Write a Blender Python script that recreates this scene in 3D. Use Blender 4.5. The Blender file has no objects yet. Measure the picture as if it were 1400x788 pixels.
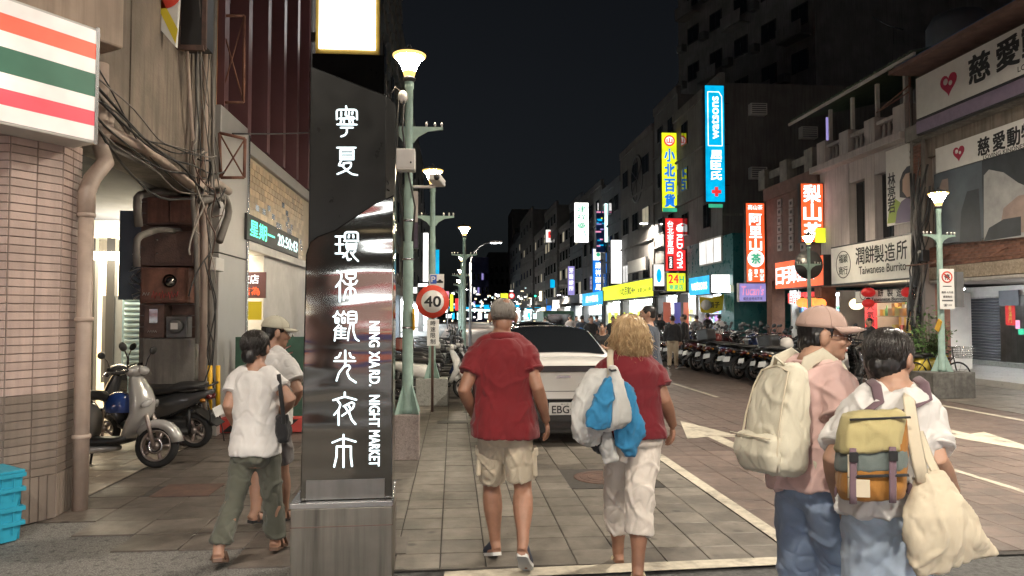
import bpy, bmesh, math, random
from mathutils import Vector, Matrix, noise, Quaternion
R = math.radians
random.seed(7)
SC = bpy.context.scene
C = SC.collection
WS = bpy.data.scenes.new('workshop')            # scratch scene for shaping meshes, removed at the end
# ---------------------------------------------------------------- camera, sky, exposure
FPX, CX, CY, W0 = 1000.0, 700.0, 394.0, 1400.0
YAW, PITCH, EYE = R(4.57), R(2.18), 1.65
cam = bpy.data.cameras.new('camera'); camo = bpy.data.objects.new('camera', cam); C.objects.link(camo)
cam.sensor_width = 36.0; cam.lens = 36.0 * FPX / W0
cam.clip_start = 0.05; cam.clip_end = 2000
camo.location = (0, 0, EYE)
camo.rotation_euler = (math.pi / 2 + PITCH, 0, -YAW)
SC.camera = camo
w = bpy.data.worlds.new('World'); SC.world = w; w.use_nodes = True
nt = w.node_tree; nt.nodes.clear()
sky = nt.nodes.new('ShaderNodeTexSky'); sky.sky_type = 'NISHITA'; sky.sun_disc = False
sky.sun_elevation = R(12.0); sky.sun_rotation = R(150); sky.air_density = 1.0; sky.dust_density = 2.0; sky.ozone_density = 4.0
bg = nt.nodes.new('ShaderNodeBackground'); bg.inputs[1].default_value = 0.0026
out = nt.nodes.new('ShaderNodeOutputWorld')
hsv = nt.nodes.new('ShaderNodeHueSaturation'); hsv.inputs['Saturation'].default_value = 0.42       # city haze greys the night sky
nt.links.new(sky.outputs[0], hsv.inputs['Color']); nt.links.new(hsv.outputs[0], bg.inputs[0]); nt.links.new(bg.outputs[0], out.inputs[0])
sun = bpy.data.lights.new('moon', 'SUN'); sun.energy = 0.012; sun.angle = R(0.5); sun.color = (0.8, 0.88, 1.0)
suno = bpy.data.objects.new('moon', sun); C.objects.link(suno); suno.rotation_euler = (R(50), 0, R(150))
vs = SC.view_settings; vs.view_transform = 'Standard'; vs.look = 'None'; vs.exposure = 0.18; vs.gamma = 1.0; vs.use_curve_mapping = False
cy = SC.cycles; cy.use_denoising = True; cy.max_bounces = 6; cy.diffuse_bounces = 3; cy.glossy_bounces = 4
cy.transmission_bounces = 4; cy.sample_clamp_indirect = 4.0; cy.caustics_reflective = False; cy.caustics_refractive = False
cy.use_light_tree = True
# ---------------------------------------------------------------- photo pixel -> place
_F = Vector((math.sin(YAW) * math.cos(PITCH), math.cos(YAW) * math.cos(PITCH), math.sin(PITCH)))
_R = Vector((math.cos(YAW), -math.sin(YAW), 0)); _U = _R.cross(_F)
EYEP = Vector((0, 0, EYE))
def ray(px, py): return _F + _R * ((px - CX) / FPX) + _U * ((CY - py) / FPX)
def gnd(px, py, z=0.0):
    d = ray(px, py); return EYEP + d * ((z - EYE) / d.z)
def aty(px, py, Y):
    d = ray(px, py); return EYEP + d * (Y / d.y)
def atx(px, py, X):
    d = ray(px, py); return EYEP + d * (X / d.x)
# ---------------------------------------------------------------- object helpers
def tag(o, label=None, cat=None, group=None, kind=None):
    if label: o['label'] = label
    if cat: o['category'] = cat
    if group: o['group'] = group
    if kind: o['kind'] = kind
    return o
def empty(name, loc=(0, 0, 0), rz=0.0, label=None, cat=None, group=None):
    o = bpy.data.objects.new(name, None); C.objects.link(o); o.empty_display_size = 0.2
    o.location = loc; o.rotation_euler = (0, 0, rz)
    return tag(o, label, cat, group)
def obj(name, me, mat=None, parent=None, loc=None):
    o = bpy.data.objects.new(name, me); C.objects.link(o)
    if mat is not None and not me.materials: me.materials.append(mat)
    if parent is not None: o.parent = parent
    if loc is not None: o.location = loc
    return o
def copy_tree(o, parent=None):
    c = o.copy(); C.objects.link(c); c.parent = parent
    for ch in list(o.children): copy_tree(ch, c)
    return c
class MB:
    """collects shapes, builds one mesh object"""
    def __init__(s): s.v = []; s.f = []; s.M = None; s.sm = []
    def add(s, vs_, fs_, smooth=False):
        b = len(s.v)
        for p in vs_:
            p = Vector(p)
            if s.M is not None: p = s.M @ p
            s.v.append(p)
        for f in fs_: s.f.append([b + i for i in f]); s.sm.append(smooth)
        return s
    def box(s, c, d, rz=0.0, m=None):
        x, y, z = d[0] / 2, d[1] / 2, d[2] / 2
        P = [Vector((i * x, j * y, k * z)) for i in (-1, 1) for j in (-1, 1) for k in (-1, 1)]
        if m is not None: P = [m @ p for p in P]
        elif rz: P = [Matrix.Rotation(rz, 3, 'Z') @ p for p in P]
        P = [p + Vector(c) for p in P]
        return s.add(P, [(0, 1, 3, 2), (4, 6, 7, 5), (0, 4, 5, 1), (2, 3, 7, 6), (0, 2, 6, 4), (1, 5, 7, 3)])
    def bb(s, x0, x1, y0, y1, z0, z1):
        return s.box(((x0 + x1) / 2, (y0 + y1) / 2, (z0 + z1) / 2), (abs(x1 - x0), abs(y1 - y0), abs(z1 - z0)))
    def rings(s, rr, cap=True, smooth=True, close=True):
        n = len(rr[0]); V = [p for r in rr for p in r]; Fs = []
        for k in range(len(rr) - 1):
            for i in range(n if close else n - 1):
                j = (i + 1) % n
                Fs.append((k * n + i, k * n + j, (k + 1) * n + j, (k + 1) * n + i))
        if cap: Fs.append(tuple(range(n - 1, -1, -1))); Fs.append(tuple((len(rr) - 1) * n + i for i in range(n)))
        return s.add(V, Fs, smooth)
    def tube(s, pts, r, n=8, cap=True, flat=1.0):
        pts = [Vector(p) for p in pts]; rs = list(r) if hasattr(r, '__len__') else [r] * len(pts)
        rr = []; up = None
        for i, p in enumerate(pts):
            t = (pts[min(i + 1, len(pts) - 1)] - pts[max(i - 1, 0)])
            if t.length < 1e-9: t = Vector((0, 0, 1))
            t.normalize()
            if up is None: up = Vector((0, 0, 1)) if abs(t.z) < 0.9 else Vector((0, 1, 0))
            a = t.cross(up)
            if a.length < 1e-6: a = t.orthogonal()
            a.normalize(); b = a.cross(t); up = b
            rr.append([p + (a * math.cos(2 * math.pi * k / n) + b * flat * math.sin(2 * math.pi * k / n)) * rs[i] for k in range(n)])
        return s.rings(rr, cap)
    def lathe(s, prof, c=(0, 0, 0), n=16, axis='Z', smooth=True, cap=True):
        rr = []
        for (r, h) in prof:
            ring = []
            for k in range(n):
                a = 2 * math.pi * k / n
                p = (r * math.cos(a), r * math.sin(a), h)
                if axis == 'X': p = (h, r * math.cos(a), r * math.sin(a))
                if axis == 'Y': p = (r * math.sin(a), h, r * math.cos(a))
                ring.append(Vector(p) + Vector(c))
            rr.append(ring)
        return s.rings(rr, cap, smooth)
    def prism(s, poly, o, u, v, w):
        """polygon (a,b) on plane o + a*u + b*v, thickness vector w"""
        o, u, v, w = Vector(o), Vector(u), Vector(v), Vector(w)
        A = [o + u * a + v * b for a, b in poly]; B = [p + w for p in A]; n = len(A)
        return s.add(A + B, [tuple(range(n - 1, -1, -1)), tuple(range(n, 2 * n))] + [(i, (i + 1) % n, n + (i + 1) % n, n + i) for i in range(n)])
    def ell(s, c, r, m=None, nu=14, nv=10):
        rr = []
        for j in range(1, nv):
            th = math.pi * j / nv
            ring = []
            for i in range(nu):
                a = 2 * math.pi * i / nu
                p = Vector((r[0] * math.sin(th) * math.cos(a), r[1] * math.sin(th) * math.sin(a), -r[2] * math.cos(th)))
                if m is not None: p = m @ p
                ring.append(p + Vector(c))
            rr.append(ring)
        return s.rings(rr, True, True)
    def mesh(s, name, normals=True):
        me = bpy.data.meshes.new(name); me.from_pydata([tuple(v) for v in s.v], [], s.f)
        me.polygons.foreach_set('use_smooth', s.sm)
        if normals:
            bm = bmesh.new(); bm.from_mesh(me); bmesh.ops.recalc_face_normals(bm, faces=bm.faces); bm.to_mesh(me); bm.free()
        me.update(); return me
    def build(s, name, mat, parent=None, bevel=0.0, seg=2, loc=None):
        me = s.mesh(name)
        if bevel:
            bm = bmesh.new(); bm.from_mesh(me)
            bmesh.ops.remove_doubles(bm, verts=bm.verts, dist=1e-5)
            es = [e for e in bm.edges if len(e.link_faces) == 2 and e.calc_face_angle(0) > 0.6]
            bmesh.ops.bevel(bm, geom=es, offset=bevel, segments=seg, profile=0.5, affect='EDGES', clamp_overlap=True)
            bm.to_mesh(me); bm.free(); me.update()
        return obj(name, me, mat, parent, loc)
def ellm(rx=0, ry=0, rz=0):
    return (Matrix.Rotation(rz, 3, 'Z') @ Matrix.Rotation(ry, 3, 'Y') @ Matrix.Rotation(rx, 3, 'X'))
def remesh(mb, name, vox, smooth=4, disp=None):
    """voxel union of the collected closed shapes -> one continuous smooth mesh"""
    me = mb.mesh('tmp'); o = bpy.data.objects.new('tmp', me); WS.collection.objects.link(o)
    m = o.modifiers.new('r', 'REMESH'); m.mode = 'VOXEL'; m.voxel_size = vox; m.use_smooth_shade = True
    if smooth:
        q = o.modifiers.new('s', 'SMOOTH'); q.factor = 0.5; q.iterations = smooth
    WS.view_layers[0].update(); dg = WS.view_layers[0].depsgraph
    r = bpy.data.meshes.new_from_object(o.evaluated_get(dg)); r.name = name
    bpy.data.objects.remove(o); bpy.data.meshes.remove(me)
    if disp:
        nr = [v.normal.copy() for v in r.vertices]
        for v, n_ in zip(r.vertices, nr): v.co += n_ * disp(v.co, n_)
    r.polygons.foreach_set('use_smooth', [True] * len(r.polygons)); r.update()
    return r
# ---------------------------------------------------------------- lettering
_tc = {}
def text_mesh(body, size=1.0, bold=0.0, ext=0.01, spacing=1.0, shear=0.0):
    cu = bpy.data.curves.new('txt', 'FONT'); cu.body = body; cu.size = size; cu.offset = bold; cu.extrude = ext
    cu.space_character = spacing; cu.shear = shear; cu.align_x = 'CENTER'; cu.resolution_u = 3
    o = bpy.data.objects.new('txt', cu); WS.collection.objects.link(o)
    WS.view_layers[0].update(); dg = WS.view_layers[0].depsgraph
    me = bpy.data.meshes.new_from_object(o.evaluated_get(dg)); me.name = 'lettering'
    bpy.data.objects.remove(o); bpy.data.curves.remove(cu)
    return me
def fit(me, w=None, h=None):
    """centre a flat lettering mesh on its box and scale it to w by h"""
    xs = [v.co.x for v in me.vertices]; ys = [v.co.y for v in me.vertices]
    cx_, cy_ = (min(xs) + max(xs)) / 2, (min(ys) + max(ys)) / 2
    bw, bh = max(xs) - min(xs), max(ys) - min(ys)
    sx = w / bw if w else None; sy = h / bh if h else None
    sx = sx or sy; sy = sy or sx
    for v in me.vertices: v.co.x = (v.co.x - cx_) * sx; v.co.y = (v.co.y - cy_) * sy
    return me
def frame_m(o, u, v):
    """matrix with x along u, y along v, origin o"""
    u, v = Vector(u).normalized(), Vector(v).normalized(); n = u.cross(v)
    M = Matrix.Identity(4)
    for i, a in enumerate((u, v, n)): M[0][i], M[1][i], M[2][i] = a
    M.translation = Vector(o); return M
def letters(body, M, w, h, mat, parent, cx=0.0, cy=0.0, bold=0.0, rot=0.0, off=0.006, ext=0.004, name='lettering', **k):
    """text centred at (cx,cy) on plane M (x right, y up, z out), fitted to w x h; parent must sit at identity or M is given in parent space"""
    me = fit(text_mesh(body, 1.0, 0.0, 0.0, **k), w, h)
    if bold:                                                            # heavier strokes: the outline doubled a hair to each side
        s_ = bold * 1.0 * min(w, h) if h else bold * w
        s_ = bold * min(h, w / max(1, len(body) * .8)) if (h and w) else bold * (h or w)
        base = [v.co.copy() for v in me.vertices]; polys = [list(p.vertices) for p in me.polygons]; V = []; Fs = []
        for i, (dx, dy) in enumerate(((-1, -1), (1, -1), (-1, 1), (1, 1), (0, 0))):
            b = len(V); V += [(c.x + dx * s_, c.y + dy * s_, c.z + i * .0008) for c in base]; Fs += [[b + q for q in f] for f in polys]
        bpy.data.meshes.remove(me); me = bpy.data.meshes.new('lettering'); me.from_pydata(V, [], Fs); me.update()
    T = M @ Matrix.Translation((cx, cy, off)) @ Matrix.Rotation(rot, 4, 'Z')
    me.transform(T)
    return obj(name, me, mat, parent)
def column_text(chars, M, cell_w, cell_h, y_top, mat, parent, cx=0.0, bold=0.02, off=0.006, pitch=None, name='lettering'):
    """characters stacked downwards, each its own lettering object"""
    pitch = pitch or cell_h * 1.12
    for i, ch in enumerate(chars):
        if ch == ' ': continue
        letters(ch, M, cell_w, cell_h, mat, parent, cx, y_top - cell_h / 2 - i * pitch, bold, off=off, name=name)
# ---------------------------------------------------------------- materials
MT = {}
def mat(name, col, rough=0.6, metal=0.0, var=0.0, scale=6.0, bump=0.0, bscale=60.0, emit=None, es=0.0, alpha=1.0,
        trans=0.0, coat=0.0, spec=0.5, streak=0.0, rnd=0.0, col2=None, stain=0.0, detail=6.0, sheen=0.0, sss=0.0, anis=None, pos=False, spots=0.0, glowvar=0.0):
    m = bpy.data.materials.new(name); m.use_nodes = True; N = m.node_tree.nodes; L = m.node_tree.links
    b = N['Principled BSDF']
    b.inputs['Base Color'].default_value = (*col, 1); b.inputs['Roughness'].default_value = rough; b.inputs['Metallic'].default_value = metal
    b.inputs['Specular IOR Level'].default_value = spec; b.inputs['Coat Weight'].default_value = coat
    b.inputs['Transmission Weight'].default_value = trans; b.inputs['Alpha'].default_value = alpha
    b.inputs['Sheen Weight'].default_value = sheen
    if sss: b.inputs['Subsurface Weight'].default_value = sss; b.inputs['Subsurface Radius'].default_value = (0.02, 0.008, 0.004); b.inputs['Subsurface Scale'].default_value = 0.5
    if emit: b.inputs['Emission Color'].default_value = (*emit, 1); b.inputs['Emission Strength'].default_value = es
    src = None
    tc = N.new('ShaderNodeNewGeometry' if pos else 'ShaderNodeTexCoord'); vec = tc.outputs['Position' if pos else 'Object']
    def noi(sc, det=detail, v=None, ro=0.6):
        n = N.new('ShaderNodeTexNoise'); n.inputs['Scale'].default_value = sc; n.inputs['Detail'].default_value = det; n.inputs['Roughness'].default_value = ro
        L.new(v or vec, n.inputs['Vector']); return n.outputs['Fac']
    def mixc(f, a, c2, bl='MIX'):
        x = N.new('ShaderNodeMix'); x.data_type = 'RGBA'; x.blend_type = bl
        if hasattr(f, 'is_linked'): L.new(f, x.inputs[0])
        else: x.inputs[0].default_value = f
        for i, q in ((6, a), (7, c2)):
            if hasattr(q, 'is_linked'): L.new(q, x.inputs[i])
            else: x.inputs[i].default_value = (*q, 1)
        return x.outputs[2]
    def ramp(f, a, c2):
        r = N.new('ShaderNodeMapRange'); r.inputs[1].default_value = a; r.inputs[2].default_value = c2; L.new(f, r.inputs[0]); return r.outputs[0]
    if var or col2:
        c2 = col2 or tuple(min(1, c * (1 + var)) for c in col); c1 = col if col2 else tuple(c * (1 - var) for c in col)
        src = mixc(ramp(noi(scale), 0.32, 0.68), c1, c2)
    if streak:
        mp = N.new('ShaderNodeMapping'); mp.inputs['Scale'].default_value = (9, 9, 0.5); L.new(vec, mp.inputs[0])
        src = mixc(ramp(noi(1.2, 5, mp.outputs[0]), 0.45, 0.75), src or col, tuple(c * (1 - streak) for c in col))
    if stain:
        src = mixc(ramp(noi(scale * 0.23, 8), 0.52, 0.72), src or col, tuple(c * (1 - stain) for c in col))
    if spots:                                                           # gum and grease spots
        vo = N.new('ShaderNodeTexVoronoi'); vo.inputs['Scale'].default_value = 2.3; L.new(vec, vo.inputs['Vector'])
        vn = N.new('ShaderNodeTexVoronoi'); vn.inputs['Scale'].default_value = 6.1; L.new(vec, vn.inputs['Vector'])
        src = mixc(ramp(vo.outputs['Distance'], .11, .06), src or col, tuple(c * (1 - spots) for c in col))
        src = mixc(ramp(vn.outputs['Distance'], .085, .05), src, tuple(c * (1 - spots * .8) for c in col))
        src = mixc(ramp(noi(.35, 6), .45, .68), src, mixc(1.0, src, (.62, .60, .58), 'MULTIPLY'))
    if glowvar:                                                         # uneven tubes behind the light box
        gm = N.new('ShaderNodeMapRange'); gm.inputs[1].default_value = .3; gm.inputs[2].default_value = .7; gm.inputs[3].default_value = es * (1 - glowvar); gm.inputs[4].default_value = es * (1 + glowvar)
        L.new(noi(1.7, 3), gm.inputs[0]); L.new(gm.outputs[0], b.inputs['Emission Strength'])
    if rnd:
        oi = N.new('ShaderNodeObjectInfo')
        src = mixc(oi.outputs['Random'], mixc(1.0, src or col, (1 - rnd,) * 3, 'MULTIPLY'), mixc(1.0, src or col, (1 + rnd,) * 3, 'MULTIPLY'))
    if src is not None:
        L.new(src, b.inputs['Base Color'])
    if bump:
        bp = N.new('ShaderNodeBump'); bp.inputs['Strength'].default_value = bump; bp.inputs['Distance'].default_value = 0.02
        v = None
        if anis:
            mp = N.new('ShaderNodeMapping'); mp.inputs['Scale'].default_value = anis; L.new(vec, mp.inputs[0]); v = mp.outputs[0]
        L.new(noi(bscale, 4, v), bp.inputs['Height']); L.new(bp.outputs[0], b.inputs['Normal'])
    if rough < 0.9 and (var or stain) and not metal:
        rr = N.new('ShaderNodeMapRange'); rr.inputs[3].default_value = max(0.03, rough - 0.12); rr.inputs[4].default_value = min(1, rough + 0.15)
        L.new(noi(scale * 2.2), rr.inputs[0]); L.new(rr.outputs[0], b.inputs['Roughness'])
    MT[name] = m; return m
def emat(name, col, es, base=None):
    return mat(name, base or tuple(min(0.5, c * .6) for c in col), 0.4, emit=col, es=es, glowvar=.28 if es < 5 else 0)
def glass(name, col=(0.6, 0.65, 0.65), alpha=0.25, rough=0.03):
    return mat(name, col, rough, alpha=alpha, spec=0.6)
ORD = ['first', 'second', 'third', 'fourth', 'fifth', 'sixth', 'seventh', 'eighth', 'ninth', 'tenth', 'eleventh', 'twelfth', 'thirteenth', 'fourteenth', 'fifteenth', 'sixteenth', 'seventeenth', 'eighteenth', 'nineteenth', 'twentieth', 'twenty-first', 'twenty-second', 'twenty-third', 'twenty-fourth', 'twenty-fifth', 'twenty-sixth', 'twenty-seventh', 'twenty-eighth', 'twenty-ninth', 'thirtieth', 'thirty-first', 'thirty-second', 'thirty-third', 'thirty-fourth', 'thirty-fifth', 'thirty-sixth']
# ---------------------------------------------------------------- the materials of the place
mat('asphalt', (0.075, 0.074, 0.072), 0.75, var=0.5, scale=30, bump=0.35, bscale=190, stain=0.35)
mat('pebble', (0.075, 0.072, 0.068), 0.7, col2=(0.31, 0.295, 0.275), scale=95, bump=0.6, bscale=120, stain=0.35, detail=2)
mat('joint', (0.05, 0.045, 0.04), 0.9, var=0.3, scale=20)
mat('paver_grey', (0.172, 0.153, 0.130), 0.5, pos=True, spots=.6, var=0.3, scale=5, bump=0.14, bscale=160, rnd=0.22, stain=0.42)
mat('paver_brown', (0.150, 0.110, 0.092), 0.52, pos=True, spots=.55, var=0.26, scale=5, bump=0.14, bscale=160, rnd=0.2, stain=0.4)
mat('paver_slab', (0.128, 0.108, 0.094), 0.45, pos=True, spots=.6, var=0.34, scale=5, bump=0.15, bscale=120, rnd=0.2, stain=0.45)
mat('arcade_tile', (0.40, 0.34, 0.28), 0.4, pos=True, spots=.4, var=0.15, scale=9, rnd=0.15, stain=0.35)
mat('far_tile', (0.47, 0.46, 0.44), 0.3, var=0.1, scale=5, rnd=0.06, stain=0.15)
mat('line_white', (0.52, 0.475, 0.385), 0.6, pos=True, spots=.5, var=0.2, scale=14, bump=0.1, stain=0.75)
mat('concrete_wall', (0.23, 0.19, 0.155), 0.85, var=0.2, scale=2.4, streak=0.5, bump=0.3, bscale=28, stain=0.35)
mat('concrete_dark', (0.20, 0.185, 0.165), 0.85, var=0.3, scale=3, streak=0.4, bump=0.3, bscale=40)
mat('granite', (0.22, 0.175, 0.16), 0.5, col2=(0.36, 0.31, 0.28), scale=95, stain=0.3, detail=2)
mat('granite_grey', (0.22, 0.22, 0.20), 0.55, col2=(0.34, 0.34, 0.31), scale=80, stain=0.3, detail=2)
mat('planter', (0.115, 0.11, 0.10), 0.7, var=0.35, scale=9, stain=0.5, bump=0.2)
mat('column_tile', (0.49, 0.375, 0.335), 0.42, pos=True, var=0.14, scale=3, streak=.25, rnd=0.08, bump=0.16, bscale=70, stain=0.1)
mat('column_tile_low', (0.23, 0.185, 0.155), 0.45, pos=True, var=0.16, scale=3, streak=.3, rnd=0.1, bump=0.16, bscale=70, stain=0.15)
mat('grout', (0.19, 0.155, 0.135), 0.9)
mat('pipe', (0.40, 0.315, 0.265), 0.5, var=0.16, scale=5, streak=0.25, stain=0.25)
mat('pipe_dark', (0.17, 0.155, 0.14), 0.55, var=0.2, scale=6, streak=0.3)
mat('cable', (0.022, 0.022, 0.022), 0.55)
mat('cable_grey', (0.28, 0.25, 0.22), 0.6, var=0.2)
mat('rust', (0.12, 0.052, 0.038), 0.65, col2=(0.27, 0.125, 0.08), scale=6, bump=0.3, bscale=50, streak=0.3)
mat('rust_dark', (0.07, 0.045, 0.038), 0.6, col2=(0.15, 0.085, 0.065), scale=7, bump=0.2, bscale=50)
mat('metal_dark', (0.05, 0.05, 0.052), 0.4, 0.6)
mat('steel', (0.52, 0.52, 0.53), 0.25, 1.0)
mat('steel_brushed', (0.27, 0.265, 0.25), 0.32, 1.0, var=0.18, scale=3, streak=0.25, anis=(1, 1, 0.05), bump=0.05, bscale=90)
mat('steel_stained', (0.26, 0.245, 0.21), 0.40, 1.0, var=0.12, scale=3, streak=0.55)
mat('alu_panel', (0.42, 0.41, 0.40), 0.4, 0.4, var=0.06, scale=2)
mat('maroon', (0.115, 0.048, 0.052), 0.45, var=0.1, scale=2)
mat('maroon_grey', (0.125, 0.10, 0.105), 0.5, var=0.1, scale=2)
mat('orange_wood', (0.55, 0.26, 0.07), 0.6, var=0.15, scale=4, anis=(1, 1, .1), bump=.1)
mat('dark_glass', (0.012, 0.014, 0.017), 0.06, spec=0.6)
mat('black_panel', (0.0065, 0.007, 0.0068), 0.30, var=0.3, scale=3, spec=0.2, stain=0.2, streak=0.3)
mat('black', (0.012, 0.012, 0.012), 0.5)
mat('rubber', (0.016, 0.016, 0.016), 0.8, bump=0.15, bscale=90)
mat('plastic_black', (0.02, 0.02, 0.021), 0.45)
mat('plastic_grey', (0.12, 0.12, 0.12), 0.5, var=0.1)
mat('lamp_green', (0.27, 0.385, 0.335), 0.5, var=0.14, scale=7, stain=0.35, bump=0.1, bscale=30)
mat('white_metal', (0.62, 0.60, 0.57), 0.45, var=0.08, scale=5, stain=0.15)
mat('white_paint', (0.74, 0.73, 0.70), 0.5, var=0.06, scale=4, stain=0.15)
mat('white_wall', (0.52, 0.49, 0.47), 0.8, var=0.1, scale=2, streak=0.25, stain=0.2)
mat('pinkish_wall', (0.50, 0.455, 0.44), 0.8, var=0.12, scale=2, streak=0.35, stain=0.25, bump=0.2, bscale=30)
mat('canopy', (0.36, 0.28, 0.22), 0.7, var=0.15, scale=3, streak=.35, stain=.3)
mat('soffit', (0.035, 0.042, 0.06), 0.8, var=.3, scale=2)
mat('cream', (0.55, 0.47, 0.36), 0.7, var=0.1, scale=3)
mat('brick', (0.20, 0.095, 0.065), 0.8, var=0.25, scale=5, rnd=0.25, bump=0.2, bscale=60)
mat('brick_dark', (0.15, 0.085, 0.068), 0.85, var=0.25, scale=4)
mat('stone_rough', (0.36, 0.29, 0.22), 0.85, var=0.35, scale=22, bump=0.6, bscale=24)
mat('dark_wall', (0.105, 0.10, 0.098), 0.9, var=0.25, scale=0.8, streak=0.35)
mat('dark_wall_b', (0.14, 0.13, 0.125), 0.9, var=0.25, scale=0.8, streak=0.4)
mat('tower_wall', (0.22, 0.215, 0.21), 0.9, var=0.25, scale=0.8, streak=0.4)
mat('slate_wall', (0.085, 0.095, 0.11), 0.8, var=0.2, scale=1)
mat('blue_wall', (0.10, 0.11, 0.26), 0.8, var=0.2, scale=1)
mat('teal_wall', (0.03, 0.15, 0.16), 0.28, var=0.1, scale=1.5, spec=0.5)
mat('tile_wall', (0.32, 0.25, 0.17), 0.6, var=0.15, scale=3)
mat('shutter_grey', (0.17, 0.18, 0.20), 0.5, 0.3, var=0.12, scale=3)
mat('shutter_blue', (0.42, 0.58, 0.64), 0.5, var=0.05)
mat('shutter_dark', (0.075, 0.077, 0.085), 0.45, 0.2, var=0.15, scale=3)
mat('roof_green', (0.09, 0.13, 0.085), 0.6, 0.2, var=0.2, scale=3)
mat('roof_blue', (0.03, 0.08, 0.20), 0.5, 0.2, var=0.2, scale=3)
mat('red_paint', (0.42, 0.05, 0.04), 0.5, var=0.2, scale=6, stain=0.3)
mat('sign_red', (0.60, 0.055, 0.03), 0.45, var=0.05)
mat('sign_white', (0.78, 0.77, 0.74), 0.45, var=0.04, stain=0.06)
mat('sign_blue', (0.03, 0.10, 0.45), 0.45)
mat('ink', (0.012, 0.012, 0.014), 0.6)
mat('graffiti', (0.62, 0.60, 0.58), 0.7)
mat('graffiti_red', (0.52, 0.06, 0.06), 0.7)
mat('graffiti_pink', (0.60, 0.30, 0.30), 0.7)
mat('green_board', (0.03, 0.085, 0.055), 0.5, var=0.3, scale=5, stain=0.3)
mat('hoarding_blue', (0.065, 0.085, 0.11), 0.6, var=0.2, scale=3, stain=0.3)
mat('yellow_mark', (0.75, 0.42, 0.02), 0.5)
mat('crate_blue', (0.025, 0.30, 0.44), 0.4, var=0.08, scale=8)
mat('poster_yellow', (0.75, 0.60, 0.03), 0.6)
mat('paper_red', (0.62, 0.03, 0.03), 0.6, emit=(0.62, 0.03, 0.03), es=0.0)
mat('gold', (0.70, 0.48, 0.10), 0.4)
mat('leaf', (0.085, 0.17, 0.045), 0.5, var=0.5, scale=8)
mat('bark', (0.09, 0.065, 0.045), 0.9, var=0.3)
# light-giving
emat('lamp_glow', (1.0, 0.84, 0.60), 175.0)
emat('lamp_glow_far', (1.0, 0.84, 0.58), 185.0)
emat('tube_white', (0.92, 0.97, 1.0), 150.0)
emat('e_back', (1.0, 0.88, 0.66), 4.5)
emat('lamp_glow_small', (1.0, 0.82, 0.55), 40.0)
emat('e_amber', (1.0, 0.62, 0.18), 1.6)
emat('led_white', (0.96, 0.98, 1.0), 45.0)
emat('e_white', (1.0, 0.98, 0.95), 2.6)
emat('e_white_soft', (1.0, 0.96, 0.9), 1.0)
emat('e_window', (1.0, 0.86, 0.62), 0.28)
emat('e_lettering', (0.80, 0.96, 1.0), 1.6)
emat('e_cyan_led', (0.10, 1.0, 0.62), 1.6)
emat('e_led_pale', (0.72, 1.0, 0.98), 1.6)
emat('e_red', (1.0, 0.045, 0.045), 0.85)
emat('e_orange', (1.0, 0.13, 0.035), 0.95)
emat('e_yellow', (0.80, 0.88, 0.04), 1.0)
emat('e_yellow_b', (0.85, 0.95, 0.02), 1.05)
emat('e_cyan', (0.0, 0.45, 0.80), 0.95)
emat('e_blue', (0.01, 0.22, 0.85), 0.95)
emat('e_green', (0.05, 0.50, 0.28), 0.8)
emat('e_glyph', (1.0, 1.0, 1.0), 1.6)
emat('e_pink', (1.0, 0.35, 0.55), 0.8)
emat('poster_a', (.45, .10, .05), .35); emat('poster_b', (.10, .09, .35), .4)
emat('e_violet', (0.45, 0.38, 0.85), 0.6)
emat('e_lantern', (1.0, 0.28, 0.06), 1.6)
emat('e_lantern_red', (0.55, 0.02, 0.02), 0.35)
emat('e_warm', (1.0, 0.80, 0.50), 2.2)
emat('e_shop', (0.90, 0.98, 1.0), 38.0)
emat('e_shop_warm', (1.0, 0.86, 0.62), 16.0)
emat('e_stripe_w', (1.0, 0.86, 0.77), 0.60)
emat('e_stripe_o', (1.0, 0.17, 0.10), 0.60)
emat('e_stripe_g', (0.06, 0.16, 0.10), 0.55)
emat('e_stripe_r', (1.0, 0.11, 0.14), 0.60)
for nm, c, m_ in (('black', (.014, .014, .015), 0), ('silver', (.50, .49, .475), .3), ('dark_grey', (.06, .06, .063), .2), ('white', (.62, .61, .58), 0), ('dark_red', (.055, .008, .011), .1), ('navy', (.02, .03, .08), .1), ('yellow', (.50, .38, .05), 0)):
    mat('paint_' + nm, c, .24, m_, coat=.8, var=.05, scale=4)
mat('seat', (.022, .021, .021), .55, bump=.1, bscale=200)
mat('tail_red', (.07, .006, .006), .2, coat=.5, spec=.5)
mat('lens_clear', (.55, .55, .55), .12, .3, coat=.6)
mat('amber', (.30, .12, .015), .25)
mat('alloy', (.42, .36, .33), .4, .8, var=.2)
mat('engine', (.05, .05, .05), .5, .4, var=.4, scale=9)
mat('plate', (.55, .55, .54), .45)
mat('helmet_blue', (.02, .05, .20), .15, coat=.8)
mat('helmet_red', (.14, .025, .022), .2, coat=.8); mat('helmet_white', (.6, .58, .55), .2, coat=.6)
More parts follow.
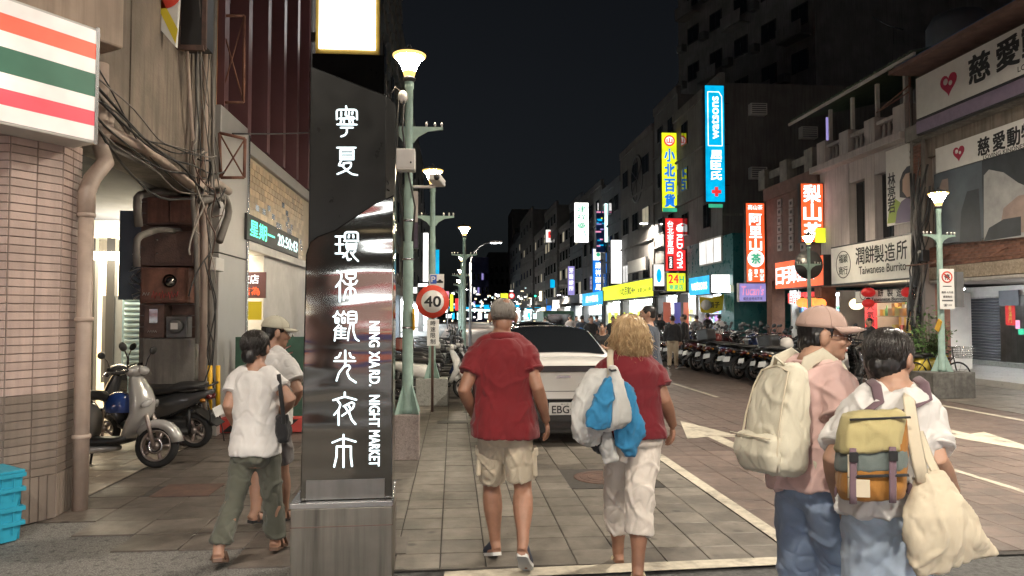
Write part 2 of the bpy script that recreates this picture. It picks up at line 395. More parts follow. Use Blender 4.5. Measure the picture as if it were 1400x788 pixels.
# ---------------------------------------------------------------- the ground
def sheet(name, poly, z, m, parent=None, kind='structure', th=0.0):
    mb = MB()
    if th: mb.prism(poly, (0, 0, z - th), (1, 0, 0), (0, 1, 0), (0, 0, th))
    else: mb.add([(x, y, z) for x, y in poly], [tuple(range(len(poly)))])
    o = mb.build(name, m, parent)
    if parent is None and kind: o['kind'] = kind
    return o
def rect(x0, x1, y0, y1): return [(x0, y0), (x1, y0), (x1, y1), (x0, y1)]
sheet('ground', rect(-700, 700, -700, 700), -0.020, MT['asphalt'])
sheet('pebbled_road_edge', [(-9, -3), (-0.9, -3), (-0.72, 4.9), (-1.72, 5.9), (-3.1, 6.8), (-6, 8.2), (-9, 8.5)], -0.0110, MT['pebble'])
PAVER = {}
def pavers(root, x0, x1, y0, y1, sx, sy, gx, gy, m, limit, ymax, keep=None, skew=0.0, name='paver'):
    """single paving stones nearest the camera, the rest of the field as one mesh"""
    key = (sx, sy, gx, gy, m.name)
    if key not in PAVER:
        mb = MB(); a, b, t = (sx - gx) / 2, (sy - gy) / 2, 0.004
        mb.add([(-a, -b, -.010), (a, -b, -.010), (a, b, -.010), (-a, b, -.010), (-a, -b, -t * .5), (a, -b, -t * .5), (a, b, -t * .5), (-a, b, -t * .5),
                (-a + t, -b + t, 0), (a - t, -b + t, 0), (a - t, b - t, 0), (-a + t, b - t, 0)],
               [(0, 1, 5, 4), (1, 2, 6, 5), (2, 3, 7, 6), (3, 0, 4, 7), (4, 5, 9, 8), (5, 6, 10, 9), (6, 7, 11, 10), (7, 4, 8, 11), (8, 9, 10, 11)])
        me = mb.mesh('paver'); me.materials.append(m); PAVER[key] = (me, mb)
    me, proto = PAVER[key]; n = 0; fld = MB()
    ny = int((ymax - y0) / sy); nx = int(round((x1 - x0) / sx))
    for j in range(ny):
        for i in range(nx):
            x = x0 + (i + .5) * sx; y = y0 + (j + .5) * sy
            if keep and not keep(x, y): continue
            dz = random.uniform(-.0022, .0012)
            if y < y1 and n < limit:
                o = bpy.data.objects.new(name, me); C.objects.link(o); o.parent = root
                o.location = (x, y, dz); o.rotation_euler = (random.gauss(0, .003), random.gauss(0, .003), random.gauss(0, .004)); n += 1
            else:
                fld.M = Matrix.Translation((x, y, dz)); fld.add([v.copy() for v in proto.v], proto.f)
    if fld.v: fld.M = None; o = fld.build('paver_field', m, root); o['kind'] = 'stuff'
def covered(x, y):
    return (1.02 < x < 2.06 and 6.98 < y < 7.92)
gp = sheet('grey_paving', [(-1.0, 4.86), (2.42, 4.86), (2.42, 40), (-1.0, 40)], -0.009, MT['joint'])
pavers(gp, -1.0, 2.36, 4.88, 13.0, .305, .298, .0085, .005, MT['paver_grey'], 300, 36, keep=lambda x, y: not covered(x, y) and not (x < -.3 and 4.3 < y < 5.15))
bp_ = sheet('brown_paving', [(2.43, 4.86), (9.5, 4.86), (9.5, 40), (2.43, 40)], -0.0085, MT['joint'])
pavers(bp_, 2.48, 9.5, 4.93, 9.0, .305, .298, .005, .0045, MT['paver_brown'], 300, 36)
sheet('road', rect(-1.0, 9.5, 36.0, 260), -0.004, MT['paver_brown'])
def above_edge(x, y):
    pts = [(-0.72, 4.6), (-1.72, 5.3), (-3.1, 6.1), (-6, 7.6)]
    for (a, b), (c, d) in zip(pts, pts[1:]):
        if c <= x <= a: return y - .02 > b + (d - b) * (x - a) / (c - a)
    return True
sp_ = sheet('left_sidewalk', [(-1.01, 5.5), (-1.01, 60), (-3.34, 60), (-3.34, 7.0), (-1.72, 6.0)], -0.0095, MT['joint'])
pavers(sp_, -3.32, -1.02, 5.0, 16, .46, .40, .009, .009, MT['paver_slab'], 300, 40, keep=lambda x, y: above_edge(x, y) and not (-2.79 < x < -2.2 and 6.95 < y < 7.5), name='slab')
ap_ = sheet('arcade_floor', [(-3.35, 6.6), (-3.35, 26), (-8, 26), (-8, 6.6)], -0.0088, MT['joint'])
pavers(ap_, -6.95, -3.35, 6.7, 11.2, .30, .30, .006, .006, MT['arcade_tile'], 200, 14, name='tile')
rs_ = sheet('right_sidewalk', rect(9.52, 12.6, -10, 60), -0.0092, MT['joint'])
pavers(rs_, 9.55, 12.55, 10.0, 22, .50, .50, .006, .006, MT['paver_grey'], 150, 40, name='slab')
ra_ = sheet('right_arcade_floor', rect(12.6, 30, 6, 62), 0.14, MT['far_tile'], th=0.15)
sheet('far_ground', rect(-60, -8, 26, 260), -0.013, MT['asphalt'])
# painted lines and arrows
LINE = 0.0045
def line(name, poly, label):
    o = sheet(name, poly, LINE, MT['line_white'], kind=None, th=0.003); return tag(o, label, 'road marking')
line('stop_line', [(-.06, 4.66), (1.1, 4.70), (2.55, 4.78), (2.56, 4.92), (1.1, 4.855), (-.05, 4.80)], 'worn cream stop line painted across the lane under the walkers')
line('lane_line', [(2.36, 4.93), (2.48, 4.93), (2.48, 30), (2.36, 30)], 'long cream lane line between grey and brown paving')
for k, (a, b) in enumerate([(3.0, 9.6), (14.5, 17.5), (20, 23), (26, 29)]):
    line('centre_line', rect(5.30, 5.38, a, b), ['long centre line in front of the concrete planter', 'second centre line stroke counted from the camera', 'third centre line stroke counted from the camera', 'farthest centre line stroke on the brown paving'][k])
def arrow(x, y, L, flip, label):
    s = -1 if flip else 1
    P = [(-.09, 0), (.09, 0), (.09, L * .55), (.42, L * .50), (0, L), (-.42, L * .50), (-.09, L * .55)]
    P = [(x + a, y + s * b) for a, b in P]
    line('lane_arrow', P if s > 0 else P[::-1], label)
arrow(3.55, 8.0, 3.3, False, 'cream lane arrow on the brown paving left of the pink cap')
arrow(7.1, 11.6, 3.4, True, 'cream lane arrow on the brown paving below the concrete planter')
line('lane_line', [(8.9, 9.0), (9.02, 9.0), (9.02, 14.5), (8.9, 14.5)], 'short cream edge line beside the concrete planter')
# covers let into the paving
def cover(name, c, sx, sy, label, round_=0.0, m='metal_dark', fr='asphalt', rz=0.0):
    e = empty(name, (c[0], c[1], 0), rz, label, 'cover')
    MB().box((0, 0, -.006), (sx, sy, .008)).build('frame', MT[fr], e)
    if round_:
        q = MB(); q.lathe([(round_, -.004), (round_, .0035), (round_ - .02, .0045), (.02, .0045)], n=40); q.build('lid', MT[m], e)
        q = MB()
        for r in (.55, .8):
            q.lathe([(round_ * r, .004), (round_ * r, .0075), (round_ * r - .012, .0075), (round_ * r - .012, .004)], n=40, cap=False)
        q.build('raised_ring', MT[m], e)
    else:
        MB().box((0, 0, .0), (sx - .03, sy - .03, .008)).build('lid', MT[m], e)
    return e
cover('manhole', (1.54, 7.45), 1.0, .90, 'round manhole cover in a dark square between the red-shirted walkers', .31, 'rust_dark', 'joint')
cover('access_cover', (-2.50, 7.22), .56, .52, 'dark square access cover on the left sidewalk by the scooters', 0, 'rust_dark', 'joint')
g_ = gnd(628, 577); cover('drain_cover', (g_.x, g_.y), .72, .30, 'rusty rectangular drain cover beside the grey lamp plinth', 0, 'planter', 'joint')
g_ = gnd(655, 566); cover('drain_cover', (g_.x, g_.y + .25), .55, .22, 'small drain cover just behind the rectangular one', 0, 'planter', 'joint')
cover('access_cover', (-.52, 5.38), .42, .42, 'dark brick-filled access cover just behind the steel plinth', 0, 'paver_slab', 'joint')
# ---------------------------------------------------------------- left side: corner building with arcade
AB = Vector((.544, .839, 0))
cb = empty('corner_building', (-3.3, 6.5, 0), 0, 'weathered corner building with tiled column and concrete wall above the arcade', 'building')
cb.matrix_world = Matrix.Translation((0, 0, 0))
for i in range(4):                                                     # board-marked concrete above the arcade opening
    y0 = 6.80 + i * .86; MB().bb(-3.62, -3.30 + .012 * (i % 2), y0, y0 + .852, 3.36, 9.5).build('wall_panel', MT['concrete_wall'], cb)
MB().bb(-3.66, -3.28, 6.80, 10.22, 3.24, 3.36).build('beam', MT['concrete_dark'], cb, .01)
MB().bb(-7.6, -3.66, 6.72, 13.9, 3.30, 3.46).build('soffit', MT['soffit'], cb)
q = MB(); P0 = Vector((-3.30, 6.80, 0)); q.prism([(0, 3.3), (6, 3.3), (6, 9.5), (0, 9.5)], P0, -AB, (0, 0, 1), Vector((-.839, .544, 0)) * .3); q.build('corner_wall', MT['concrete_wall'], cb)
pc = aty(172, 40, 6.9); q = MB(); q.prism([(0, 4.10), (5, 4.10), (5, 4.75), (0, 4.75)], Vector((-3.03, 6.90, 0)), -AB, (0, 0, 1), Vector((-.839, .544, 0)) * .5); q.build('canopy', MT['canopy'], cb, .02)
# tiled column
colm = obj('column', MB().prism([(-3.47, 5.99), (-3.25, 6.33), (-3.28, 6.70), (-3.75, 6.75), (-3.95, 6.0)], (0, 0, 0), (1, 0, 0), (0, 1, 0), (0, 0, 3.15)).mesh('column'), MT['grout'], cb)
TL = {}
def tiles(p0, p1, z0, z1, h, n, m, parent, g=.006):
    p0, p1 = Vector((*p0, 0)), Vector((*p1, 0)); u = (p1 - p0); L = u.length; u.normalize(); nrm = Vector((u.y, -u.x, 0)); wd = L / n
    key = (round(wd, 4), round(h, 4), m.name)
    if key not in TL:
        a, b, t = (wd - g) / 2, (h - g) / 2, .008; c = .003
        me = MB().add([(-a, 0, -b), (a, 0, -b), (a, 0, b), (-a, 0, b), (-a + c, -t, -b + c), (a - c, -t, -b + c), (a - c, -t, b - c), (-a + c, -t, b - c)],
                      [(4, 5, 6, 7), (0, 1, 5, 4), (1, 2, 6, 5), (2, 3, 7, 6), (3, 0, 4, 7)]).mesh('tile'); me.materials.append(m); TL[key] = me
    ang = math.atan2(u.y, u.x)
    for j in range(int(round((z1 - z0) / h))):
        for i in range(n):
            o = bpy.data.objects.new('tile', TL[key]); C.objects.link(o); o.parent = parent
            o.location = p0 + u * wd * (i + .5) + Vector((0, 0, z0 + h * (j + .5))) + nrm * random.uniform(0, .0015); o.rotation_euler = (0, 0, ang)
fA, fB, fC, fL = (-3.47, 5.99), (-3.25, 6.33), (-3.28, 6.70), (-3.95, 6.0)
for a, b, n in ((fA, fB, 2), (fB, fC, 2), (fL, fA, 2)):
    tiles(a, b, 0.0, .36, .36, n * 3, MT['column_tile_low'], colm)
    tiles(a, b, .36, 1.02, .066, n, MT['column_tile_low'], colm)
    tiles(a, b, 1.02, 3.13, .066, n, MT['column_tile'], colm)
# pier with the electric boxes
MB().bb(-4.12, -3.34, 10.0, 10.5, 0, 9.5).build('pier', MT['concrete_dark'], cb)
a_ = aty(197, 463, 9.78); b_ = aty(268, 463, 9.78)
MB().bb(a_.x, b_.x, 9.74, 9.999, 0, a_.z).build('footing_block', MT['concrete_dark'], cb, .015)
for k in range(14):                                                    # dark boards behind the boxes
    z = 1.36 + k * .15; MB().box((-3.72, 9.985, z + .07), (.78, .03, .135)).build('board', MT['rust_dark'], cb)
# convenience-store style light box with stripes, on the chamfered corner
sg = empty('striped_sign', (-3.0, 6.1, 3.0), 0, 'lit box sign with orange, white, green and red stripes on the corner column', 'sign'); sg.location = (0, 0, 0)
S0 = Vector((-2.93, 6.22, 0)); sn = Vector((.839, -.544, 0))
SM = frame_m(S0 + Vector((0, 0, 3.06)), AB, (0, 0, 1))
q = MB(); q.prism([(0, 0), (5.0, 0), (5.0, .96), (0, .96)], S0 + Vector((0, 0, 3.06)), -AB, (0, 0, 1), -sn * .32); q.build('box', MT['white_metal'], sg, .012)
z = 3.085
for nm, h_, m in (('stripe', .12, 'e_stripe_w'), ('stripe', .12, 'e_stripe_r'), ('stripe', .12, 'e_stripe_w'), ('stripe', .19, 'e_stripe_g'), ('stripe', .12, 'e_stripe_w'), ('stripe', .13, 'e_stripe_o'), ('stripe', .11, 'e_stripe_w')):
    q = MB(); q.prism([(.02, z), (4.9, z), (4.9, z + h_ - .001), (.02, z + h_ - .001)], S0, -AB, (0, 0, 1), sn * .008); q.build(nm, MT[m], sg); z += h_
q = MB(); q.prism([(.0, 0), (.03, 0), (.03, .97), (.0, .97)], S0 + Vector((0, 0, 3.055)) + sn * .002, -AB, (0, 0, 1), sn * .012); q.build('edge_trim', MT['steel'], sg)
# shop at the back of the arcade
bs = empty('back_shop', (0, 0, 0), 0, 'small lit shop at the back of the arcade behind the scooters', 'shop')
MB().bb(-9.5, -4.05, 13.1, 13.3, 3.02, 3.75).build('fascia', MT['white_wall'], bs)
MB().bb(-9.5, -4.05, 16.2, 16.4, 0, 3.7).build('back_wall', MT['white_wall'], bs)
MB().bb(-9.5, -4.05, 13.3, 16.2, 3.25, 3.3).build('ceiling', MT['white_paint'], bs)
for k in range(3): MB().bb(-8.2 + k * 1.5, -7.2 + k * 1.5, 14.0, 15.4, 3.18, 3.24).build('ceiling_light', MT['e_back'], bs)
MB().bb(-9.5, -4.05, 13.32, 16.2, .0, .02).build('floor', MT['arcade_tile'], bs)
for px in (123, 150): 
    p = aty(px, 500, 13.2); MB().bb(p.x - .07, p.x + .07, 13.16, 13.28, 0, 3.0).build('door_post', MT['metal_dark'], bs)
for z in (.9, 1.4, 1.9): MB().bb(-7.0, -5.6, 15.6, 16.1, z, z + .04).build('shelf', MT['steel'], bs)
a_ = aty(140, 400, 13.2); b_ = aty(168, 400, 13.2); MB().bb(a_.x, b_.x, 13.2, 13.22, .5, 2.0).build('notice_board', MT['plastic_grey'], bs)
rs = empty('roller_shutter', (0, 0, 0), 0, 'pale blue roller shutter behind the electric boxes in the arcade', 'shutter')
a_ = aty(170, 500, 12.45); b_ = aty(205, 500, 12.45); MB().bb(a_.x - .05, b_.x + .35, 12.45, 12.48, 0, 2.3).build('backing_panel', MT['shutter_blue'], rs)  # added backing that blocks shop light between the slats
for k in range(26):
    a_ = aty(170, 500, 12.4); b_ = aty(205, 500, 12.4)
    MB().tube([(a_.x, 12.4, .05 + k * .085), (b_.x + .3, 12.4, .05 + k * .085)], .045, 6, flat=.9).build('slat', MT['shutter_blue'], rs)
# graffitied hoarding beside the pier
hb = empty('hoarding', (0, 0, 0), 0, 'tall slate-blue board with scribbled graffiti beside the rusty boxes', 'board')
a_ = aty(164, 288, 10.1); b_ = aty(200, 410, 10.1); MB().bb(a_.x, b_.x, 10.1, 10.14, b_.z, a_.z).build('panel', MT['hoarding_blue'], hb)
random.seed(3)
def scribble(p, w, h, y, n, m, parent, r=.006, seed=1):
    rn = random.Random(seed); pts = []
    for i in range(n):
        t = i / (n - 1); pts.append((p[0] + w * (.5 + .5 * math.sin(i * 1.9) * (.5 + .5 * rn.random())), y, p[1] - h * t + h * .12 * rn.uniform(-1, 1)))
    MB().tube(pts, r, 4).build('graffiti', m, parent)
scribble((a_.x + .12, a_.z - .55), .22, .62, 10.092, 26, MT['graffiti'], hb, .005, 4)
# electric boxes
def ebox(name, x0, y0, x1, y1, Y, dep, m, label, extra=None):
    a, b = aty(x0, y0, Y), aty(x1, y1, Y); e = empty(name, ((a.x + b.x) / 2, Y, b.z), 0, label, 'electric box')
    w, h = (b.x - a.x), (a.z - b.z); MB().box((0, dep / 2, h / 2), (w, dep, h)).build('housing', MT[m], e, .008)
    if extra: extra(e, w, h)
    return e
def two_doors(e, w, h):
    for s in (-1, 1):
        o = MB().box((0, 0, 0), (w * .43, .02, h * .86)).build('door', MT['rust'], e); o.location = (s * w * .235, -.014, h * .5); o.rotation_euler = (0, s * .02, .12 * (s + 1) / 2)
def one_door(e, w, h):
    MB().box((w * .1, -.012, h * .5), (w * .7, .02, h * .84)).build('door', MT['rust_dark'], e, .004)
    for z in (.35, .75): MB().lathe([(.012, 0), (.012, .012)], (-w * .2, -.035, h * z), 10, 'Y').build('screw', MT['steel'], e)
def hole_door(e, w, h):
    MB().box((0, -.012, h * .5), (w * .94, .02, h * .9)).build('door', MT['rust'], e, .004)
    MB().lathe([(.085, 0), (.085, .012), (.06, .012), (.06, 0)], (w * .12, -.034, h * .62), 24, 'Y', cap=False).build('port_rim', MT['metal_dark'], e)
    MB().lathe([(.058, 0), (.05, .02)], (w * .14, -.036, h * .60), 20, 'Y').build('meter_glass', MT['steel'], e)
    for k, t in ((0, 'graffiti_red'),): 
        pts = [(-w * .25 + i * .019, -.026, h * .14 + .07 * (i % 2) + .02 * math.sin(i * 2)) for i in range(18)]; MB().tube(pts, .006, 4).build('graffiti', MT[t], e)
    pts = [(-w * .44 + i * .016, -.026, h * .2 + .04 * (i % 2)) for i in range(6)]; MB().tube(pts, .005, 4).build('graffiti', MT['graffiti'], e)
ebox('electric_box', 200, 268, 266, 308, 9.80, .17, 'rust_dark', 'upper rusty electric box with two crooked doors on the pier', two_doors)
ebox('electric_box', 194, 316, 268, 364, 9.76, .21, 'rust_dark', 'dark brown electric box with two bright screws in mid-height', one_door)
ebox('electric_box', 193, 366, 257, 414, 9.70, .27, 'rust', 'rusty electric box with round port and red graffiti scrawl', hole_door)
def meter_a(e, w, h):
    MB().box((0, -.01, h * .66), (w * .4, .02, h * .42)).build('window', MT['dark_glass'], e)
    pts = [(-w * .3 + i * .014, -.006, h * .16 + .025 * (i % 2)) for i in range(9)]; MB().tube(pts, .004, 4).build('graffiti', MT['graffiti'], e)
def meter_b(e, w, h):
    MB().lathe([(w * .36, 0), (w * .36, -.05), (w * .3, -.07)], (0, -.0, h * .55), 24, 'Y').build('meter_glass', MT['plastic_grey'], e)
    MB().box((0, -.074, h * .55), (w * .34, .006, h * .3)).build('dial', MT['white_paint'], e)
ebox('electric_box', 197, 417, 224, 462, 9.72, .25, 'rust_dark', 'narrow dark meter box with a small window', meter_a)
ebox('electric_meter', 227, 433, 255, 462, 9.74, .2, 'plastic_grey', 'grey electricity meter with round glass on the pier', meter_b)
# ------------- pipes and cable tangle
pp = empty('drainpipe', (0, 0, 0), 0, 'thick pinkish drainpipe running down the tiled column', 'pipe')
g1 = gnd(109, 697); X1, Y1 = g1.x, g1.y
MB().tube([(X1, Y1, 0), (X1, Y1, 2.55)], .062, 14).build('pipe', MT['pipe'], pp)
MB().tube([(X1, Y1, 2.5), (X1, Y1, 2.72), (X1 + .02, Y1 + .05, 2.85), (X1 + .07, Y1 + .18, 3.02), (aty(137, 170, Y1 + .36).x, Y1 + .36, 3.22), (aty(137, 120, Y1 + .36).x, Y1 + .36, 3.97)], .07, 14).build('bend', MT['pipe'], pp)
for z in (.6, 1.6, 2.5): MB().lathe([(.066, 0), (.074, .005), (.074, .035), (.066, .04)], (X1, Y1, z), 16, cap=False).build('collar', MT['pipe'], pp)
def wallpipe(pxs, r, m, label, X=-3.2, name='wall_pipe'):
    pts = []
    for p in pxs: pts.append(atx(p[0], p[1], p[2] if len(p) > 2 else X))
    sm = []
    for i, p in enumerate(pts):
        if 0 < i < len(pts) - 1:
            a = p + (pts[i - 1] - p) * min(.45, .12 / max((pts[i - 1] - p).length, .01)); b = p + (pts[i + 1] - p) * min(.45, .12 / max((pts[i + 1] - p).length, .01))
            sm += [a, (a + b) / 2 * .5 + p * .5, b]
        else: sm.append(p)
    return tag(MB().tube(sm, r, 10).build(name, MT[m], None), label, 'pipe')
wallpipe([(132, 172), (200, 205), (262, 255), (296, 250), (312, 262)], .060, 'pipe', 'fat pinkish pipe slanting under the concrete wall edge')
wallpipe([(283, -40), (281, 120), (279, 330), (276, 560)], .050, 'pipe', 'tall pale vertical pipe beside the rusty boxes')
wallpipe([(268, -30), (270, 150), (262, 260), (268, 330), (270, 470)], .028, 'pipe_dark', 'thin dark conduit left of the tall pale pipe', -3.18)
wallpipe([(292, -20), (291, 200), (287, 300), (287, 600)], .028, 'pipe_dark', 'thin dark conduit right of the tall pale pipe', -3.14)
wallpipe([(255, 60), (262, 170), (268, 230), (272, 420)], .022, 'pipe', 'slim pipe bending beside the concrete wall', -3.2)
wallpipe([(150, 140), (149, 175), (140, 190)], .045, 'pipe', 'short stub pipe bending behind the striped sign')
wallpipe([(275, 275), (308, 268), (314, 290), (300, 330)], .050, 'pipe_dark', 'curled grey pipe elbow at the end of the slanting pipe', -3.12)
wallpipe([(190, 310), (186, 268), (215, 262), (262, 266)], .045, 'pipe_dark', 'grey pipe elbow arching above the upper electric box', -3.62)
wallpipe([(187, 365), (186, 325), (215, 314), (264, 318)], .040, 'pipe_dark', 'grey pipe elbow arching above the middle electric box', -3.62)
cbn = empty('cable_bundle', (0, 0, 0), 0, 'tangle of black and grey cables strung along the concrete wall', 'cables')
rn = random.Random(11)
def cable(a, b, sag, r, m, X, jit=.05, parent=cbn, n=14):
    A, B = atx(a[0], a[1], X), atx(b[0], b[1], X); pts = []
    ph = rn.random() * 6
    for i in range(n + 1):
        t = i / n; p = A.lerp(B, t); p.z -= sag * 4 * t * (1 - t); p.x += jit * math.sin(ph + t * 9) * .6; p.z += jit * math.sin(ph * 2 + t * 13) * .5; pts.append(p)
    MB().tube(pts, r, 5).build('cable', MT[m], parent)
for k in range(10):
    a = (128 + rn.uniform(-3, 10), 85 + rn.uniform(0, 85)); b = (300 + rn.uniform(-22, 12), 230 + rn.uniform(-28, 42))
    cable(a, b, rn.uniform(.05, .35), rn.choice([.008, .011, .014, .018]), rn.choice(['cable', 'cable', 'cable', 'cable_grey', 'pipe_dark']), -3.14 + rn.uniform(-.06, .1))
for k in range(7):
    a = (270 + rn.uniform(-8, 38), 225 + rn.uniform(-30, 60)); b = (284 + rn.uniform(-22, 22), 330 + rn.uniform(-60, 70))
    cable(a, b, rn.uniform(-.05, .2), rn.choice([.007, .009, .012]), rn.choice(['cable', 'cable', 'cable_grey', 'rust_dark']), -3.08 + rn.uniform(-.08, .1), .12)
for k in range(3):
    a = (292 + rn.uniform(-12, 12), 360 + rn.uniform(-60, 80)); b = (292 + rn.uniform(-12, 14), 560 + rn.uniform(-40, 60))
    cable(a, b, rn.uniform(-.1, .1), rn.choice([.009, .013]), 'cable', -3.1 + rn.uniform(-.05, .1), .08)
for k in range(7):
    a = (262 + rn.uniform(-6, 24), -40); b = (276 + rn.uniform(-5, 26), 235 + rn.uniform(-10, 50))
    cable(a, b, rn.uniform(0, .1), .008, rn.choice(['cable', 'pipe_dark']), -3.1 + rn.uniform(-.08, .05), .05)
cable((318, 183), (470, 176), .05, .012, 'cable', -3.0, 0)
for px in (287, 298): tag(MB().tube([atx(px, 500, -3.05), atx(px, 560, -3.05)], .03, 8).build('cable_cover', MT['yellow_mark'], None), 'orange and black cable guard standing %s the pier' % ('against' if px == 287 else 'to the right of'), 'cable guard')
tag(MB().box(tuple(atx(296, 362, -3.1)), (.1, .34, .17)).build('flood_light_box', MT['white_metal'], None, .01), 'small tilted white junction box hanging among the cables', 'junction box')
# sign frames projecting from the wall
def framebox(name, pts, Y, r, m, label, cross=True):
    e = empty(name, (0, 0, 0), 0, label, 'sign frame'); P = [aty(x, y, Y) for x, y in pts]
    for i in range(4): MB().tube([P[i], P[(i + 1) % 4]], r, 5).build('bar', MT[m], e)
    if cross: MB().tube([P[0], P[2]], r * .5, 4).build('brace', MT[m], e); MB().tube([P[1], P[3]], r * .5, 4).build('brace', MT[m], e)
    return e
framebox('sign_frame', [(300, 182), (335, 190), (334, 243), (302, 243)], 10.1, .022, 'rust', 'empty rusty square sign frame projecting from the wall')
framebox('sign_frame', [(300, 22), (334, 22), (333, 140), (300, 140)], 10.6, .022, 'rust', 'tall empty rusty sign frame with cross braces')
ws = empty('wall_sign', (0, 0, 0), 0, 'white sign with red disc and yellow band at the top left', 'sign')
P = [aty(x, y, 8.4) for x, y in ((150, -60), (248, -60), (240, 64), (215, 36), (172, 0))]
q = MB(); b = len(P); q.add(P + [p + Vector((0, .06, 0)) for p in P], [tuple(range(b)), tuple(range(2 * b - 1, b - 1, -1))] + [(i, (i + 1) % b, b + (i + 1) % b, b + i) for i in range(b)]); q.build('panel', MT['sign_white'], ws)
c_ = aty(222, -14, 8.39); MB().lathe([(.22, 0), (.22, -.01)], tuple(c_), 28, 'Y').build('disc', MT['sign_red'], ws)
P = [aty(x, y, 8.38) for x, y in ((196, -30), (206, -30), (243, 40), (240, 60))]; MB().add(P, [(0, 1, 2, 3)]).build('band', MT['poster_yellow'], ws)
db = empty('box_sign', (0, 0, 0), 0, 'dark empty light box hanging high beside the concrete wall', 'sign')
a_, b_ = aty(246, -60, 8.9), aty(280, 62, 8.9); MB().bb(a_.x, b_.x, 8.9, 9.2, b_.z, a_.z).build('box', MT['metal_dark'], db)
for x in (a_.x, b_.x): MB().bb(x - .025, x + .025, 8.86, 8.9, b_.z - .06, a_.z).build('rail', MT['rust_dark'], db)
MB().bb(a_.x, b_.x, 8.84, 8.9, b_.z - .08, b_.z - .02).build('rail', MT['rust_dark'], db)
# ------------- hotel building beyond the pier
ht = empty('hotel_building', (0, 0, 0), 0, 'maroon finned building with mosaic band and lit entrance beyond the pier', 'building')
y0 = atx(291, 400, -3.3).y; y1 = atx(331, 400, -3.3).y; y2 = atx(416, 400, -3.3).y
zb = atx(416, 272, -3.3).z
MB().bb(-3.9, -3.24, y0 + .05, y1 - .02, 0, 2.52).build('clad_panel', MT['alu_panel'], ht, .01)
MB().bb(-3.9, -3.24, y0 + .05, y1 - .02, 2.53, 4.6).build('clad_panel', MT['alu_panel'], ht, .01)
MB().bb(-3.36, -3.22, y1 - .02, y1 + .06, 0, 4.5).build('edge_strip', MT['steel'], ht)
MB().bb(-4.2, -3.34, y1 + .02, y2 + .6, 2.85, 4.25).build('band_wall', MT['cream'], ht)
MB().bb(-4.2, -3.26, y1, y2 + .6, 4.25, 4.46).build('cornice', MT['alu_panel'], ht, .01)
MB().bb(-4.2, -3.22, y1, y2 + .6, 2.70, 2.85).build('lintel', MT['white_metal'], ht, .01)
me = MB().box((0, 0, 0), (.02, .115, .075)).mesh('mosaic_tile'); me.materials.append(mat('mosaic', (.52, .40, .26), .35, rnd=.3)); rn = random.Random(5)
mw = MT['white_paint']
me2 = MB().box((0, 0, 0), (.024, .115, .075)).mesh('mosaic_tile'); me2.materials.append(mat('mosaic_mirror', (.75, .76, .8), .15, 0.8))
n = 0
for j in range(12):
    for i in range(int((y2 - y1) / .22)):
        if n >= 290: break
        yy = y1 + .16 + i * .22 + (.1 if j % 2 else 0) ; zz = 2.92 + j * .111
        o = bpy.data.objects.new('mosaic_tile', me2 if rn.random() < .17 and j < 9 else me); C.objects.link(o); o.parent = ht; o.location = (-3.335, yy, zz); o.scale = (1, 1.78, 1.35); n += 1
for k in range(6):                                                      # fins and window strips above
    ya = y1 - 1.2 + k * 1.2
    MB().bb(-3.55, -3.25, ya, ya + .2, 4.5, 11).build('fin', MT['maroon'], ht)
    MB().bb(-3.7, -3.5, ya + .2, ya + .72, 4.5, 11).build('wall_strip', MT['maroon_grey'], ht)
    MB().bb(-3.7, -3.56, ya + .72, ya + 1.2, 4.5, 6.6).build('window', MT['dark_glass'], ht)
    MB().bb(-3.7, -3.54, ya + .72, ya + 1.2, 6.6, 11).build('wall_strip', MT['maroon'], ht)
MB().bb(-3.7, -3.35, y0 - .1, y0 + .25, 4.6, 11).build('wood_post', MT['orange_wood'], ht)
MB().bb(-3.7, -3.36, y0 + .27, y0 + .42, 4.6, 11).build('wood_post', MT['cream'], ht)
MB().bb(-9, -3.8, y0 + .3, y2 + .6, 4.3, 11).build('wall', MT['maroon_grey'], ht)
ya = atx(360, 450, -3.3).y
MB().bb(-3.75, -3.3, ya, y2 + .5, 0, 2.7).build('clad_panel', MT['white_metal'], ht, .01)
MB().bb(-6.5, -6.4, y1, y2 + 2, 0, 2.7).build('lobby_wall', MT['cream'], ht)
MB().bb(-6.4, -3.4, y2 + .5, y2 + .6, 0, 2.7).build('lobby_wall', MT['white_wall'], ht)
MB().bb(-6.4, -3.6, y1 + .2, y2, 2.62, 2.66).build('ceiling_light', MT['e_shop_warm'], ht)
hs = empty('hotel_sign', (0, 0, 0), 0, 'small dark red hotel sign with white characters inside the entrance', 'sign')
M_ = frame_m(aty(343, 390, 12.6), (1, 0, 0), (0, 0, 1)); MB().box(tuple(aty(343, 390, 12.64)), (.5, .04, .44)).build('panel', MT['maroon'], hs)
letters('旅店', M_, .30, .15, MT['e_glyph'], hs, -.02, .1, .01); letters('店為', M_, .30, .14, MT['e_orange'], hs, 0, -.1, .01)
py_ = tag(MB().box(tuple(aty(343, 425, 12.2)), (.34, .02, .30)).build('yellow_notice', MT['poster_yellow'], None), 'yellow paper notice hanging at the hotel entrance', 'notice')
led = empty('led_display', (0, 0, 0), 0, 'black LED board showing a green weekday and pale clock digits', 'display')
A = atx(338, 292, -3.2); B = atx(408, 350, -3.2); zt = A.z; zt2 = atx(408, 325, -3.2).z; zl = atx(338, 332, -3.2).z
MB().bb(-3.32, -3.2, A.y, B.y, (zl + B.z) / 2, (zt + zt2) / 2).build('housing', MT['black'], led, .01)
zc = ((zl + B.z) / 2 + (zt + zt2) / 2) / 2; hh = (zt + zt2) / 2 - (zl + B.z) / 2; Lw = B.y - A.y
M_ = frame_m((-3.2, (A.y + B.y) / 2, zc), (0, 1, 0), (0, 0, 1))
